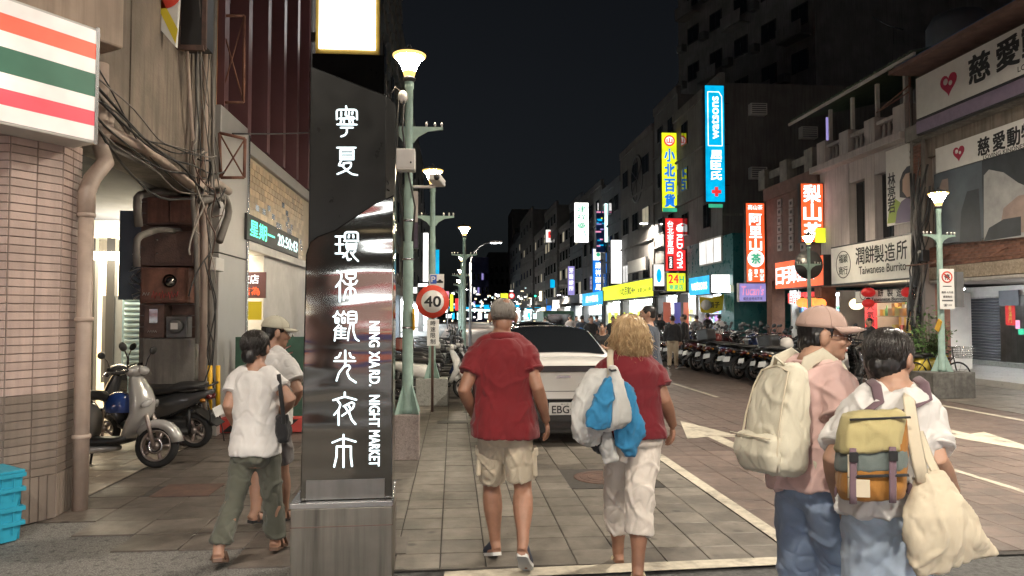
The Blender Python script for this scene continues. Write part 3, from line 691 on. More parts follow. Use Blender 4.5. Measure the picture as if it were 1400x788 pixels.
letters('星期一', M_, Lw * .42, hh * .62, MT['e_cyan_led'], led, -Lw * .25, 0, .012); letters('20:50:43', M_, Lw * .44, hh * .5, MT['e_led_pale'], led, Lw * .24, 0, .012)
gb = empty('graffiti_panel', (0, 0, 0), 0, 'dark green panel with pink graffiti behind the capped man', 'panel')
a_, b_ = aty(322, 461, 10.9), aty(424, 572, 10.9); MB().bb(a_.x, b_.x, 10.9, 10.98, b_.z, a_.z).build('panel', MT['green_board'], gb)
scribble((b_.x - .5, a_.z - .15), .28, .45, 10.893, 22, MT['graffiti_pink'], gb, .008, 9); scribble((b_.x - .42, a_.z - .75), .3, .2, 10.893, 9, MT['graffiti'], gb, .004, 2)
hz = empty('hazard_barrier', (0, 0, 0), 0, 'low red barrier with black slanted stripes under the green panel', 'barrier')
a_, b_ = aty(300, 572, 10.6), aty(424, 632, 10.6); MB().bb(a_.x, b_.x, 10.55, 10.75, .02, a_.z).build('board', MT['red_paint'], hz)
for k in range(5):
    x = a_.x + .05 + k * .36; MB().prism([(x, .03), (x + .13, .03), (x + .33, a_.z - .02), (x + .2, a_.z - .02)], (0, 10.55, 0), (1, 0, 0), (0, 0, 1), (0, -.006, 0)).build('stripe', MT['black'], hz)
lb = empty('lit_box_sign', (0, 0, 0), 0, 'blazing white light box above the dark pillar sign', 'sign')
a_, b_ = aty(437, -70, 16.6), aty(513, 68, 16.6)
MB().bb(a_.x, b_.x, 16.6, 16.9, b_.z, a_.z).build('panel', MT['e_white'], lb)
MB().bb(a_.x - .08, b_.x + .08, 16.65, 16.85, b_.z - .1, a_.z).build('frame', MT['gold'], lb)
c_ = aty(430, 118, 16.6); MB().bb(a_.x - .15, b_.x + .2, 16.68, 16.82, c_.z - 1.2, b_.z - .1).build('lower_panel', MT['black_panel'], lb)
MB().bb(a_.x - 1.2, a_.x - .05, 16.7, 16.8, b_.z + .2, b_.z + .4).build('bracket', MT['metal_dark'], lb)
# blue crates in the corner
def crate(loc, rz, label):
    e = empty('plastic_crate', loc, rz, label, 'crate', 'blue crates by the tiled column'); L_, W_, H_ = .52, .36, .25
    MB().box((0, 0, .015), (L_ - .06, W_ - .06, .03)).build('base', MT['crate_blue'], e)
    for s in (-1, 1):
        q = MB(); q.prism([(-L_ / 2 + .04, .0), (L_ / 2 - .04, .0), (L_ / 2, H_), (-L_ / 2, H_)], (0, s * (W_ / 2 - .02), 0), (1, 0, 0), (0, 0, 1), (0, .012 * s, 0)); q.build('side', MT['crate_blue'], e)
        q = MB(); q.prism([(-W_ / 2 + .04, .0), (W_ / 2 - .04, .0), (W_ / 2, H_), (-W_ / 2, H_)], (s * (L_ / 2 - .02), 0, 0), (0, 1, 0), (0, 0, 1), (.012 * s, 0, 0)); q.build('end', MT['crate_blue'], e)
        for k in range(6): MB().bb(-L_ / 2 + .06 + k * .078, -L_ / 2 + .072 + k * .078, s * (W_ / 2 - .008) - .01, s * (W_ / 2 - .008) + .01, .04, H_ - .02).build('rib', MT['crate_blue'], e)
        for k in range(4): MB().bb(s * (L_ / 2 - .008) - .01, s * (L_ / 2 - .008) + .01, -W_ / 2 + .06 + k * .09, -W_ / 2 + .072 + k * .09, .04, H_ - .02).build('rib', MT['crate_blue'], e)
    for z in (.11, H_ - .035):
        q = MB()
        for s in (-1, 1): q.bb(-L_ / 2 - .01, L_ / 2 + .01, s * W_ / 2 - .012, s * W_ / 2 + .012, z, z + .03); q.bb(s * L_ / 2 - .012, s * L_ / 2 + .012, -W_ / 2 + .0125, W_ / 2 - .0125, z, z + .03)
        q.build('rim', MT['crate_blue'], e)
    if 'upper' in label: MB().box((0, 0, H_ + .006), (L_ + .01, W_ + .01, .02)).build('lid', MT['crate_blue'], e, .004)
g_ = gnd(8, 752); cx_, cy_ = g_.x - .33, g_.y + .16
crate((cx_, cy_, 0), R(52), 'lower blue plastic crate of the stack at the bottom left corner')
crate((cx_, cy_, .247), R(52), 'upper blue plastic crate with closed lid at the bottom left corner')
# ---------------------------------------------------------------- night-market pillar sign
pil = empty('pillar_sign', (-.957, 4.46, 0), R(2.5), 'tall dark and mirrored pillar sign with glowing white characters on a steel plinth', 'sign')
PW = .595
mir = bpy.data.materials.new('wavy_mirror'); mir.use_nodes = True; _n = mir.node_tree.nodes; _l = mir.node_tree.links; _b = _n['Principled BSDF']
_b.inputs['Base Color'].default_value = (.18, .172, .16, 1); _b.inputs['Metallic'].default_value = 1; _b.inputs['Roughness'].default_value = .07
_t = _n.new('ShaderNodeTexCoord'); _m = _n.new('ShaderNodeMapping'); _m.inputs['Scale'].default_value = (0.45, 0.45, 2.0); _l.new(_t.outputs['Object'], _m.inputs[0])
_x = _n.new('ShaderNodeTexNoise'); _x.inputs['Scale'].default_value = 1.8; _x.inputs['Detail'].default_value = 1.2; _l.new(_m.outputs[0], _x.inputs['Vector'])
_p = _n.new('ShaderNodeBump'); _p.inputs['Strength'].default_value = .5; _p.inputs['Distance'].default_value = .040; _l.new(_x.outputs['Fac'], _p.inputs['Height']); _l.new(_p.outputs[0], _b.inputs['Normal'])
MB().bb(0, PW, 0, .57, 0, .505).build('plinth', MT['steel_stained'], pil, .004)
MB().bb(-.004, PW + .004, -.004, .574, .505, .54).build('plinth_rim', MT['steel'], pil, .004)
MB().bb(-.002, PW + .002, -.0025, .5725, .395, .400).build('seam', MT['rust_dark'], pil)
q = MB(); q.prism([(.045, .54), (PW - .004, .54), (PW - .004, 2.40), (PW - .12, 2.345), (.24, 2.18), (.13, 2.135), (.085, 2.10), (.062, 2.02)], (0, .06, 0), (1, 0, 0), (0, 0, 1), (0, .42, 0)); q.build('mirror_slab', mir, pil, .008)
pl_ = [(.065, .15), (.535, .15), (PW - .005, .27), (PW - .005, .47), (.065, .47)]; zt_ = lambda u: 3.22 - (u - .05) / .475 * .17
q = MB(); q.add([(a, b, .6) for a, b in pl_] + [(a, b, zt_(a)) for a, b in pl_], [(4, 3, 2, 1, 0), (5, 6, 7, 8, 9)] + [(i, (i + 1) % 5, 5 + (i + 1) % 5, 5 + i) for i in range(5)]); q.build('black_slab', MT['black_panel'], pil, .006)
q = MB(); q.bb(.08, PW - .05, .052, .0645, .545, .66); q.build('foot_plate', MT['steel_brushed'], pil)
def pil_letter(ch, px, py, w, h, plane_y, rot=0.0, bold=.014):
    # pixel -> point on the pillar's front plane
    M = pil.matrix_basis; o = M @ Vector((0, plane_y, 0)); n = (M.to_3x3() @ Vector((0, 1, 0)))
    d = ray(px, py); P = EYEP + d * ((o - EYEP).dot(n) / d.dot(n)); L = M.inverted() @ P
    Mf = frame_m((L.x, plane_y, L.z), (1, 0, 0), (0, 0, 1))
    return letters(ch, Mf, w, h, MT['e_lettering'], pil, 0, 0, bold, rot=rot, off=.004)
def pil_point(px, py, plane_y):
    M = pil.matrix_basis; o = M @ Vector((0, plane_y, 0)); n = (M.to_3x3() @ Vector((0, 1, 0)))
    d = ray(px, py); return M.inverted() @ (EYEP + d * ((o - EYEP).dot(n) / d.dot(n)))
def strokes(x0, y0, sc, plane_y, lines, r=.0062):
    """one hand-shaped glyph: rounded neon-like strokes"""
    q = MB()
    for ln in lines:
        P = [pil_point(x0 + a / sc, y0 + b / sc, plane_y) - Vector((0, .006, 0)) for a, b in zip(ln[::2], ln[1::2])]
        if len(P) > 2:                                                  # soften the corners
            S = [P[0]]
            for a, b, c in zip(P, P[1:], P[2:]): S += [b.lerp(a, .28), b.lerp(a, .08) * .5 + b.lerp(c, .08) * .5, b.lerp(c, .28)]
            P = S + [P[-1]]
        q.tube(P, r, 6)
        for e_ in (P[0], P[-1]): q.ell(e_, (r, r, r), None, 6, 4)
    q.build('lettering', MT['e_lettering'], pil)
strokes(452, 140, 7.17, .15, [(152, 42, 157, 66), (62, 170, 60, 90, 75, 76, 240, 76, 258, 90, 260, 172), (105, 100, 105, 138), (150, 96, 146, 130, 175, 146, 226, 150), (182, 98, 180, 124), (216, 98, 213, 122), (86, 162, 236, 162), (98, 206, 108, 166), (132, 166, 132, 208), (184, 166, 188, 208), (212, 166, 220, 206), (66, 220, 256, 222), (100, 252, 220, 252), (160, 254, 160, 300, 140, 326, 105, 338)])
strokes(452, 140, 7.17, .15, [(65, 448, 246, 448), (150, 452, 142, 472), (96, 472, 96, 562), (225, 472, 225, 562), (96, 474, 225, 474), (110, 505, 215, 505), (110, 535, 215, 535), (96, 562, 225, 562), (104, 574, 78, 624, 128, 618), (128, 600, 205, 592, 196, 640, 140, 676, 68, 706), (112, 622, 165, 676, 212, 708, 262, 716)])
strokes(450, 310, 7.16, .06, [(65, 98, 138, 98), (65, 175, 140, 175), (65, 264, 146, 264), (104, 98, 104, 264), (155, 120, 155, 72, 172, 56, 266, 56, 282, 70, 282, 120), (196, 84, 192, 108), (236, 84, 238, 108), (150, 140, 286, 140), (172, 166, 172, 222, 262, 222, 266, 166), (172, 172, 264, 172), (172, 196, 264, 196), (186, 238, 138, 300), (166, 268, 186, 332, 212, 318), (256, 240, 224, 272), (214, 254, 246, 300, 284, 338)])
strokes(450, 310, 7.16, .06, [(82, 434, 126, 472, 114, 530, 68, 590), (105, 545, 105, 732), (168, 438, 168, 494, 186, 510, 242, 510, 258, 494, 258, 438), (168, 462, 258, 462), (138, 530, 160, 562, 208, 572, 256, 562, 274, 530), (208, 512, 208, 732), (206, 592, 166, 620, 144, 720), (210, 592, 254, 620, 272, 720)])
strokes(448, 415, 6.85, .06, [(92, 74, 78, 110, 54, 126), (92, 88, 114, 112), (152, 74, 138, 108, 124, 116), (152, 88, 178, 112), (74, 136, 74, 182, 102, 182, 102, 136, 74, 136), (134, 136, 134, 182, 162, 182, 162, 136, 134, 136), (108, 200, 62, 250), (78, 242, 66, 350), (76, 232, 172, 236), (80, 262, 166, 264), (80, 292, 166, 294), (74, 324, 172, 326), (126, 214, 126, 324), (192, 182, 192, 78, 270, 78, 270, 182, 192, 182), (195, 113, 267, 113), (195, 148, 267, 148), (216, 192, 196, 268, 190, 346), (242, 192, 240, 258, 262, 330, 292, 352)], .0052)
strokes(448, 415, 6.85, .06, [(165, 442, 165, 590), (122, 464, 106, 500, 74, 512), (206, 464, 216, 500, 248, 510), (64, 540, 258, 540), (165, 578, 106, 650, 84, 722), (166, 588, 196, 576, 212, 602, 180, 642, 204, 700, 264, 740)])
strokes(446, 528, 6.74, .06, [(172, 58, 172, 96), (66, 130, 172, 96, 277, 126), (102, 128, 132, 168, 120, 210, 74, 264), (115, 214, 115, 358), (162, 186, 236, 148, 260, 162, 248, 204, 148, 272), (178, 196, 196, 226), (206, 176, 224, 206), (208, 232, 234, 308, 270, 350)])
strokes(446, 528, 6.74, .06, [(160, 448, 160, 482), (58, 520, 160, 478, 272, 512), (160, 486, 160, 746), (98, 556, 228, 556), (98, 556, 96, 650, 74, 742), (228, 556, 228, 650, 238, 736)])
for t, py, L_ in (('NING', 457, .155), ('XIA', 492, .10), ('RD.', 517, .095), ('NIGHT', 562, .19), ('MARKET', 613, .215)):
    pil_letter(t, 512, py, L_, .062, .06, -math.pi / 2, .03)
# ---------------------------------------------------------------- street lamps
bpy.context.view_layer.update()
def lamp_parts(e, H=4.75, arm=.40, glow='lamp_glow'):
    z = H - .40
    q = MB(); q.lathe([(.082, 0), (.082, .06), (.066, .10), (.062, 1.0), (.056, 2.6), (.048, 2.65), (.046, z - .12), (.055, z - .10), (.055, z - .03)], n=14); q.build('pole', MT['lamp_green'], e)
    for k in range(4):
        a = math.pi / 4 + k * math.pi / 2; u = Vector((math.cos(a), math.sin(a), 0)); v = Vector((-u.y, u.x, 0)) * .008
        q = MB(); q.prism([(.06, 0), (.20, 0), (.07, .34)], -v / 2, u, (0, 0, 1), v); q.build('base_fin', MT['lamp_green'], e)
    q = MB(); q.lathe([(.055, z - .03), (.075, z), (.075, z + .02), (.06, z + .03)], n=16); q.build('lamp_socket', MT['metal_dark'], e)
    q = MB(); q.lathe([(.055, z + .03), (.070, z + .09), (.095, z + .16), (.14, z + .24), (.185, z + .28), (.185, z + .295), (.12, z + .325), (.05, z + .335)], n=20); q.build('lamp_shade', MT[glow], e)
    MB().lathe([(.058, z + .028), (.074, z + .088), (.076, z + .10), (.05, z + .10)], n=20).build('glow_collar', MT['e_amber'], e); MB().lathe([(.172, z + .262), (.193, z + .276), (.197, z + .293), (.17, z + .298)], n=24, cap=False).build('glow_rim', MT['e_amber'], e)  # amber rings added to imitate a warm glow round the shade
    q = MB(); q.lathe([(.19, z + .296), (.13, z + .335), (.07, z + .36), (.035, z + .37), (.03, z + .39), (.012, z + .42)], n=20); q.build('lamp_cap', MT['metal_dark'], e)
    za = z - .62
    for s in (-1, 1):
        q = MB(); q.prism([(.04, .06), (arm, .06), (arm, .03), (arm * .55, .005), (.11, -.06), (.06, -.13), (.04, -.13)], (0, -.012, za), (s, 0, 0), (0, 0, 1), (0, .024, 0)); q.build('cross_arm', MT['lamp_green'], e)
        for t in (.55, .8, 1.0):
            MB().lathe([(.012, .06), (.012, .085), (.016, .09), (.016, .10), (.006, .12)], (s * (arm * t - .015), 0, za), 8).build('finial', MT['white_metal'], e)
def street_lamp(loc, label, H=4.75, rz=0.0, glow='lamp_glow', arm=.40):
    e = empty('street_lamp', loc, rz, label, 'street lamp', 'green post lamps with glowing shades'); lamp_parts(e, H, arm, glow); return e
def plinth(c, sx, sy, h, m, label, rz=0.0, split=False, name='lamp_plinth'):
    e = empty(name, (c[0], c[1], 0), rz, label, 'plinth')
    if split:
        for s in (-1, 1): MB().box((s * sx / 4, 0, h / 2), (sx / 2 - .006, sy, h)).build('block', MT[m], e, .012)
    else: MB().box((0, 0, h / 2), (sx, sy, h)).build('block', MT[m], e, .012)
    return e
L1 = (-.53, 8.62); L2 = (-.46, 13.75); L3 = (.33, 23.0)
lp1 = street_lamp((*L1, .52), 'nearest green post lamp behind the pillar sign, grey box on its pole', 4.32)
plinth(L1, .28, .28, .52, 'granite', 'reddish granite plinth of the nearest lamp')
g_ = gnd(590, 556); plinth((g_.x, g_.y + .22), .58, .36, .50, 'granite_grey', 'grey granite plinth behind the speed limit sign')
L2 = (g_.x, g_.y + .22)
lp2 = street_lamp((*L2, .50), 'second green post lamp behind the round speed limit sign', 3.98)
lp3 = street_lamp((*L3, 0), 'third green post lamp above the head of the man in red polo', 4.55, glow='lamp_glow_far')
for k, (x, y) in enumerate([(.35, 32), (.4, 42), (.4, 54)]): street_lamp((x, y, 0), ['fourth green post lamp down the left kerb', 'fifth green post lamp down the left kerb', 'farthest green post lamp down the left kerb'][k], 4.4, glow='lamp_glow_far')
RL1 = gnd(1305, 546); RL1 = (RL1.x, RL1.y + .35)
plinth(RL1, 1.0, .62, .52, 'planter', 'dark concrete block planter under the right lamp', R(8), True, 'concrete_planter')
lpr = street_lamp((*RL1, .52), 'green post lamp on the concrete block planter carrying a no-parking sign', 3.75, R(10))
p_ = aty(1108, 500, 21.5); lpr2 = street_lamp((p_.x, 21.5, 0), 'green post lamp in front of the red tea shop signs', 4.2, R(5))
# the row goes on behind the camera and across the road
street_lamp((-3.0, -4.5, 0), 'green post lamp behind the viewer on the near side', 4.6)
street_lamp((9.9, 4.5, 0), 'green post lamp beside the viewer on the far kerb', 4.3)
street_lamp((9.9, -5.5, 0), 'green post lamp behind the viewer on the far kerb', 4.6)
# boxes and gear on the nearest lamp
e = empty('junction_cabinet', (L1[0] - .02, L1[1] - .17, 0), 0, 'pale grey cabinet strapped to the nearest lamp post', 'cabinet')
z0, z1 = aty(550, 238, L1[1]).z, aty(550, 210, L1[1]).z
MB().box((-.03, 0, (z0 + z1) / 2), (.27, .18, z1 - z0)).build('housing', MT['white_metal'], e, .008); MB().box((-.03, -.095, (z0 + z1) / 2), (.22, .008, (z1 - z0) * .8)).build('door', MT['white_metal'], e)
MB().lathe([(.012, 0), (.012, -.012)], (.06, -.1, (z0 + z1) / 2 - .04), 8, 'Y').build('lock', MT['metal_dark'], e)
e = empty('security_camera', (L1[0], L1[1], 0), 0, 'white security camera on an arm of the nearest lamp', 'camera')
zc = aty(592, 262, L1[1] + .3).z; MB().tube([(.05, 0, zc), (.30, .1, zc + .02)], .018, 6).build('arm', MT['white_metal'], e)
MB().box((.33, .1, zc + .10), (.14, .28, .085), m=ellm(R(-8), 0, R(-14))).build('housing', MT['white_metal'], e, .015); MB().lathe([(.035, 0), (.035, -.02)], (.33, -.09, zc + .1), 12, 'Y').build('lens', MT['black'], e)
e = empty('lamp_fitting', (L1[0], L1[1], 0), 0, 'small knuckle joint with cables high on the nearest lamp', 'fitting')
zk = aty(557, 135, L1[1]).z; MB().ell((-.07, -.05, zk), (.06, .06, .08)).build('body', MT['white_metal'], e); MB().tube([(-.07, -.05, zk + .05), (-.16, -.05, zk + .12), (-.2, -.05, zk + .05)], .008, 5).build('cable', MT['cable_grey'], e)
for s in (-1, 1): MB().tube([(s * .03 - .08, -.08, zk), (s * .03 - .1, -.09, zk - .4), (-.06 + s * .06, -.1, zk - .9), (s * .08, -.08, zk - 1.3), (.05 * s, -.085, zk - 1.7)], .012, 5).build('cable', MT['cable'], e)
for z in (1.2, 2.0, 2.45): MB().lathe([(.066, 0), (.070, .004), (.070, .02), (.066, .024)], (0, 0, z + .3), 14, cap=False).build('strap', MT['steel'], e)
e = empty('banner_panel', (L1[0] + .1, L1[1] + .5, 0), 0, 'narrow pink-backed panel hanging beside the nearest lamp', 'panel')
a_, b_ = aty(563, 262, L1[1] + .5), aty(571, 304, L1[1] + .5); MB().box((a_.x - L1[0] - .07, 0, (a_.z + b_.z) / 2), (.09, .05, a_.z - b_.z)).build('panel', MT['pinkish_wall'], e)
tag(MB().box((L1[0] + .07, L1[1] - .05, aty(560, 437, L1[1]).z), (.02, .12, .22), m=ellm(R(30))).build('warning_tape', MT['yellow_mark'], None), 'yellow and black warning tape on the nearest lamp post', 'tape')
tag(MB().box((RL1[0] - .085, RL1[1] - .04, aty(1297, 445, RL1[1]).z), (.02, .12, .24), m=ellm(R(30))).build('warning_tape', MT['yellow_mark'], None), 'yellow and black warning tape on the right lamp post', 'tape')
# tall road lamps (arm over the road)
def road_lamp(loc, H, reach, label, rz=0.0, power=0.0, size=.5, two=False, r=.045):
    e = empty('road_lamp', loc, rz, label, 'road lamp', 'tall road lamps with curved arms')
    pts = [(0, 0, 0), (0, 0, H * .8)]; MB().tube(pts, [r * 1.5, r], 10).build('mast', MT['shutter_grey'], e)
    for s in ((1, -1) if two else (1,)):
        arm = [(0, 0, H * .78)] + [(s * reach * (1 - math.cos(t)), 0, H * .78 + H * .2 * math.sin(t)) for t in (.3, .6, .9, 1.2, 1.5)]
        MB().tube(arm, r * .6, 8).build('arm', MT['shutter_grey'], e)
        p = Vector(arm[-1]) + Vector((s * .2, 0, .01)); MB().box(p, (.55, .24, .08)).build('lamp_head', MT['white_metal'], e, .02)
        MB().box(p - Vector((0, 0, .047)), (.42, .18, .014)).build('lens', MT['led_white'], e)
        if power:
            l = bpy.data.lights.new('road_light', 'AREA'); l.energy = power; l.shape = 'RECTANGLE'; l.size = .42; l.size_y = .18; l.color = (1.0, .89, .74); l.spread = R(170)
            lo = bpy.data.objects.new('road_light', l); C.objects.link(lo); lo.parent = e; lo.location = p - Vector((0, 0, .07))
    return e
p_ = aty(643, 400, 32); road_lamp((p_.x, 32, 0), aty(650, 328, 32).z, 1.0, 'road lamp arching over the third green post lamp', 0, 900)
# unseen masts round the junction; the last two added to soften the shadows
road_lamp((-4.2, -3.4, 0), 8.2, 2.4, 'tall road lamp at the junction behind the viewer on the left', R(20), 680)
road_lamp((8.6, -4.6, 0), 8.2, 2.4, 'tall road lamp at the junction behind the viewer on the right', R(165), 720)
road_lamp((2.4, -6.8, 0), 8.4, 2.0, 'added fill lamp on a mast in the middle of the junction behind the viewer', R(90), 520)
road_lamp((10.2, 8.8, 0), 8.4, 3.0, 'added fill lamp on a mast on the far kerb outside the right edge', R(180), 1300)
for k, (px, py, Y, tw) in enumerate([(882, 303, 46, False), (790, 403, 85, True), (700, 405, 120, True), (720, 412, 150, True), (612, 395, 90, False), (672, 414, 180, True)]):
    p_ = aty(px, py, Y); road_lamp((p_.x + (1.6 if k == 0 else 0), Y, 0), p_.z + .05, 1.6 if k == 0 else 2.2, ['lone road lamp arching left from beside the red gym sign', 'double-armed road lamp beside the pharmacy signs', 'double-armed road lamp above the man in red polo', 'double-armed road lamp far down the road centre', 'single road lamp far down the left side', 'farthest double-armed road lamp'][k], math.pi if k == 0 else 0, 1500, two=tw, r=.06)
for k in range(7):
    Y = 130 + k * 22; p_ = aty(668 - k * 1.5 + 3, 412 + k * 1.5, Y); road_lamp((p_.x, Y, 0), p_.z, 1.6, ['nearest', 'second', 'third', 'fourth', 'fifth', 'sixth', 'seventh'][k] + ' of the tiny lamps strung down the far road', 0)
# ---------------------------------------------------------------- road signs
e = empty('speed_limit_sign', (0, 0, 0), 0, 'round red-rimmed 40 speed limit sign with small plate on a dark post', 'road sign')
SY = 12.7; c_ = aty(591.5, 412.5, SY)
gq = gnd(591, 556); MB().tube([(c_.x, SY + .03, 0), (c_.x, SY + .03, c_.z + .2)], .024, 8).build('post', MT['rust_dark'], e)
MB().lathe([(.285, 0), (.285, -.012)], tuple(c_), 40, 'Y').build('rim', MT['sign_red'], e); MB().lathe([(.195, -.013), (.195, -.016)], tuple(c_), 40, 'Y').build('face', MT['sign_white'], e)
letters('40', frame_m(c_ + Vector((0, -.018, 0)), (1, 0, 0), (0, 0, 1)), .28, .18, MT['ink'], e, 0, 0, .03, off=.002)
a_, b_ = aty(584, 437, SY), aty(600, 473, SY); cc = (a_ + b_) / 2; MB().box((cc.x, SY - .01, cc.z), (b_.x - a_.x, .012, a_.z - b_.z)).build('plate', MT['sign_white'], e, .003)
column_text('時速限制', frame_m((cc.x, SY - .018, cc.z), (1, 0, 0), (0, 0, 1)), .085, .085, .205, MT['ink'], e, 0, .01, .002, .105)
e = empty('parking_sign', (0, 0, 0), 0, 'square white parking sign with blue P and little car on the second lamp', 'road sign')
a_, b_ = aty(587, 375, 13.2), aty(607, 399, 13.2); cc = (a_ + b_) / 2; w_, h_ = b_.x - a_.x, a_.z - b_.z
MB().box((cc.x, 13.2, cc.z), (w_, .02, h_)).build('panel', MT['sign_white'], e); MB().box((cc.x - w_ * .22, 13.185, cc.z + h_ * .2), (w_ * .42, .008, h_ * .5)).build('blue_field', MT['sign_blue'], e)
letters('P', frame_m((cc.x - w_ * .22, 13.18, cc.z + h_ * .2), (1, 0, 0), (0, 0, 1)), .07, .1, MT['sign_white'], e, 0, 0, .03, off=.003)
q = MB(); q.prism([(-.06, 0), (.06, 0), (.06, .03), (.03, .035), (.02, .06), (-.02, .06), (-.03, .035), (-.06, .03)], (cc.x + w_ * .22, 13.188, cc.z), (1, 0, 0), (0, 0, 1), (0, -.006, 0)); q.build('car_icon', MT['ink'], e)
MB().box((cc.x, 13.186, cc.z - h_ * .38), (w_ * .94, .006, h_ * .16)).build('blue_strip', MT['sign_blue'], e)
e = empty('no_parking_sign', (0, 0, 0), 0, 'white no-parking sign with red ring and tow notice on the right lamp', 'road sign')
NY = RL1[1] - .12; a_, b_ = aty(1284, 368, NY), aty(1305, 423, NY); cc = (a_ + b_) / 2; w_, h_ = b_.x - a_.x, a_.z - b_.z
MB().box((cc.x, NY, cc.z), (w_, .02, h_)).build('panel', MT['sign_white'], e, .004)
MB().lathe([(w_ * .38, 0), (w_ * .38, -.006), (w_ * .30, -.006), (w_ * .30, 0)], (cc.x, NY - .012, cc.z + h_ * .30), 32, 'Y', cap=False).build('ring', MT['sign_red'], e)
MB().box((cc.x, NY - .015, cc.z + h_ * .30), (w_ * .66, .005, w_ * .07), m=ellm(0, R(45), 0)).build('slash', MT['sign_red'], e)
Mn = frame_m((cc.x, NY - .011, cc.z), (1, 0, 0), (0, 0, 1)); letters('停', Mn, w_ * .36, w_ * .38, MT['ink'], e, 0, h_ * .30, .02, off=.003)
letters('機車·人行道', Mn, w_ * .8, .045, MT['ink'], e, 0, -h_ * .08, .01, off=.003); letters('違規拖吊', Mn, w_ * .62, .045, MT['ink'], e, 0, -h_ * .19, .01, off=.003); letters('☎110', Mn, w_ * .55, .05, MT['ink'], e, 0, -h_ * .40, .01, off=.003)
MB().box((cc.x, NY - .013, cc.z + h_ * .07), (w_ * .6, .004, .016)).build('arrow_bar', MT['ink'], e); MB().box((cc.x, NY - .013, cc.z - h_ * .285), (w_ * .74, .004, .03)).build('notice_line', MT['plastic_grey'], e)
a2 = aty(1305.5, 372, NY + .1); b2 = aty(1316, 420, NY + .1); MB().bb(a2.x, b2.x, NY + .05, NY + .2, b2.z, a2.z).build('side_box', MT['plastic_grey'], e)
# round traffic mirror behind the tea-shop lamp
e = empty('traffic_mirror', (0, 0, 0), 0, 'round traffic mirror seen from behind beside the tea shop lamp', 'mirror'); p_ = aty(1106, 362, 22.3)
MB().lathe([(.46, 0), (.46, .04), (.30, .10), (.05, .12)], tuple(p_), 32, 'Y').build('dish', MT['metal_dark'], e); MB().tube([(p_.x, 22.36, 0), (p_.x, 22.36, p_.z)], .04, 8).build('post', MT['lamp_green'], e)
# ---------------------------------------------------------------- right side of the street
FX = 12.8
def vsign(label, px0, py0, px1, py1, Y, face, frame='metal_dark', dep=.22, fr=.03, name='projecting_sign', arm=True):
    """sign box standing out from the facade, facing down the street; returns root, face matrix, w, h"""
    a, b = aty(px0, py0, Y), aty(px1, py1, Y); w_, h_ = b.x - a.x, a.z - b.z; c = Vector(((a.x + b.x) / 2, Y, (a.z + b.z) / 2))
    e = empty(name, (0, 0, 0), 0, label, 'sign'); MB().box(c + Vector((0, dep / 2 + .012, 0)), (w_, dep, h_)).build('box', MT[frame], e, .01)
    MB().box(c + Vector((0, .004, 0)), (w_ - 2 * fr, .016, h_ - 2 * fr)).build('face', MT[face], e)
    if arm:
        for k in (.15, .5, .85): MB().box((b.x + .12, Y + dep / 2, b.z + h_ * k), (.3, .04, .04)).build('bracket', MT['metal_dark'], e)
    return e, frame_m(c - Vector((0, .004, 0)), (1, 0, 0), (0, 0, 1)), w_, h_
def hsign(label, px0, px1, pt, pb, X, face, frame='metal_dark', dep=.18, fr=.03, name='fascia_sign', pz=None):
    """sign box flat on the facade, facing the street; pt/pb top and bottom pixel rows at px1"""
    A, B = atx(px0, pb, X), atx(px1, pb, X); T = atx(pz or px1, pt, X); B.z = atx(pz or px1, pb, X).z; Y0, Y1 = min(A.y, B.y), max(A.y, B.y); z0, z1 = B.z, T.z
    e = empty(name, (0, 0, 0), 0, label, 'sign'); MB().bb(X + .012, X + dep, Y0, Y1, z0, z1).build('box', MT[frame], e, .01)
    MB().bb(X - .004, X + .012, Y0 + fr, Y1 - fr, z0 + fr, z1 - fr).build('face', MT[face], e)
    return e, frame_m((X - .004, (Y0 + Y1) / 2, (z0 + z1) / 2), (0, -1, 0), (0, 0, 1)), Y1 - Y0, z1 - z0
rg = random.Random(77)
GC = [mat('goods_%d' % i, c, .4, rnd=.0) for i, c in enumerate([(.72, .72, .70), (.60, .12, .12), (.15, .35, .62), (.72, .60, .18), (.25, .52, .28), (.42, .20, .55), (.72, .40, .18), (.35, .62, .68)])]
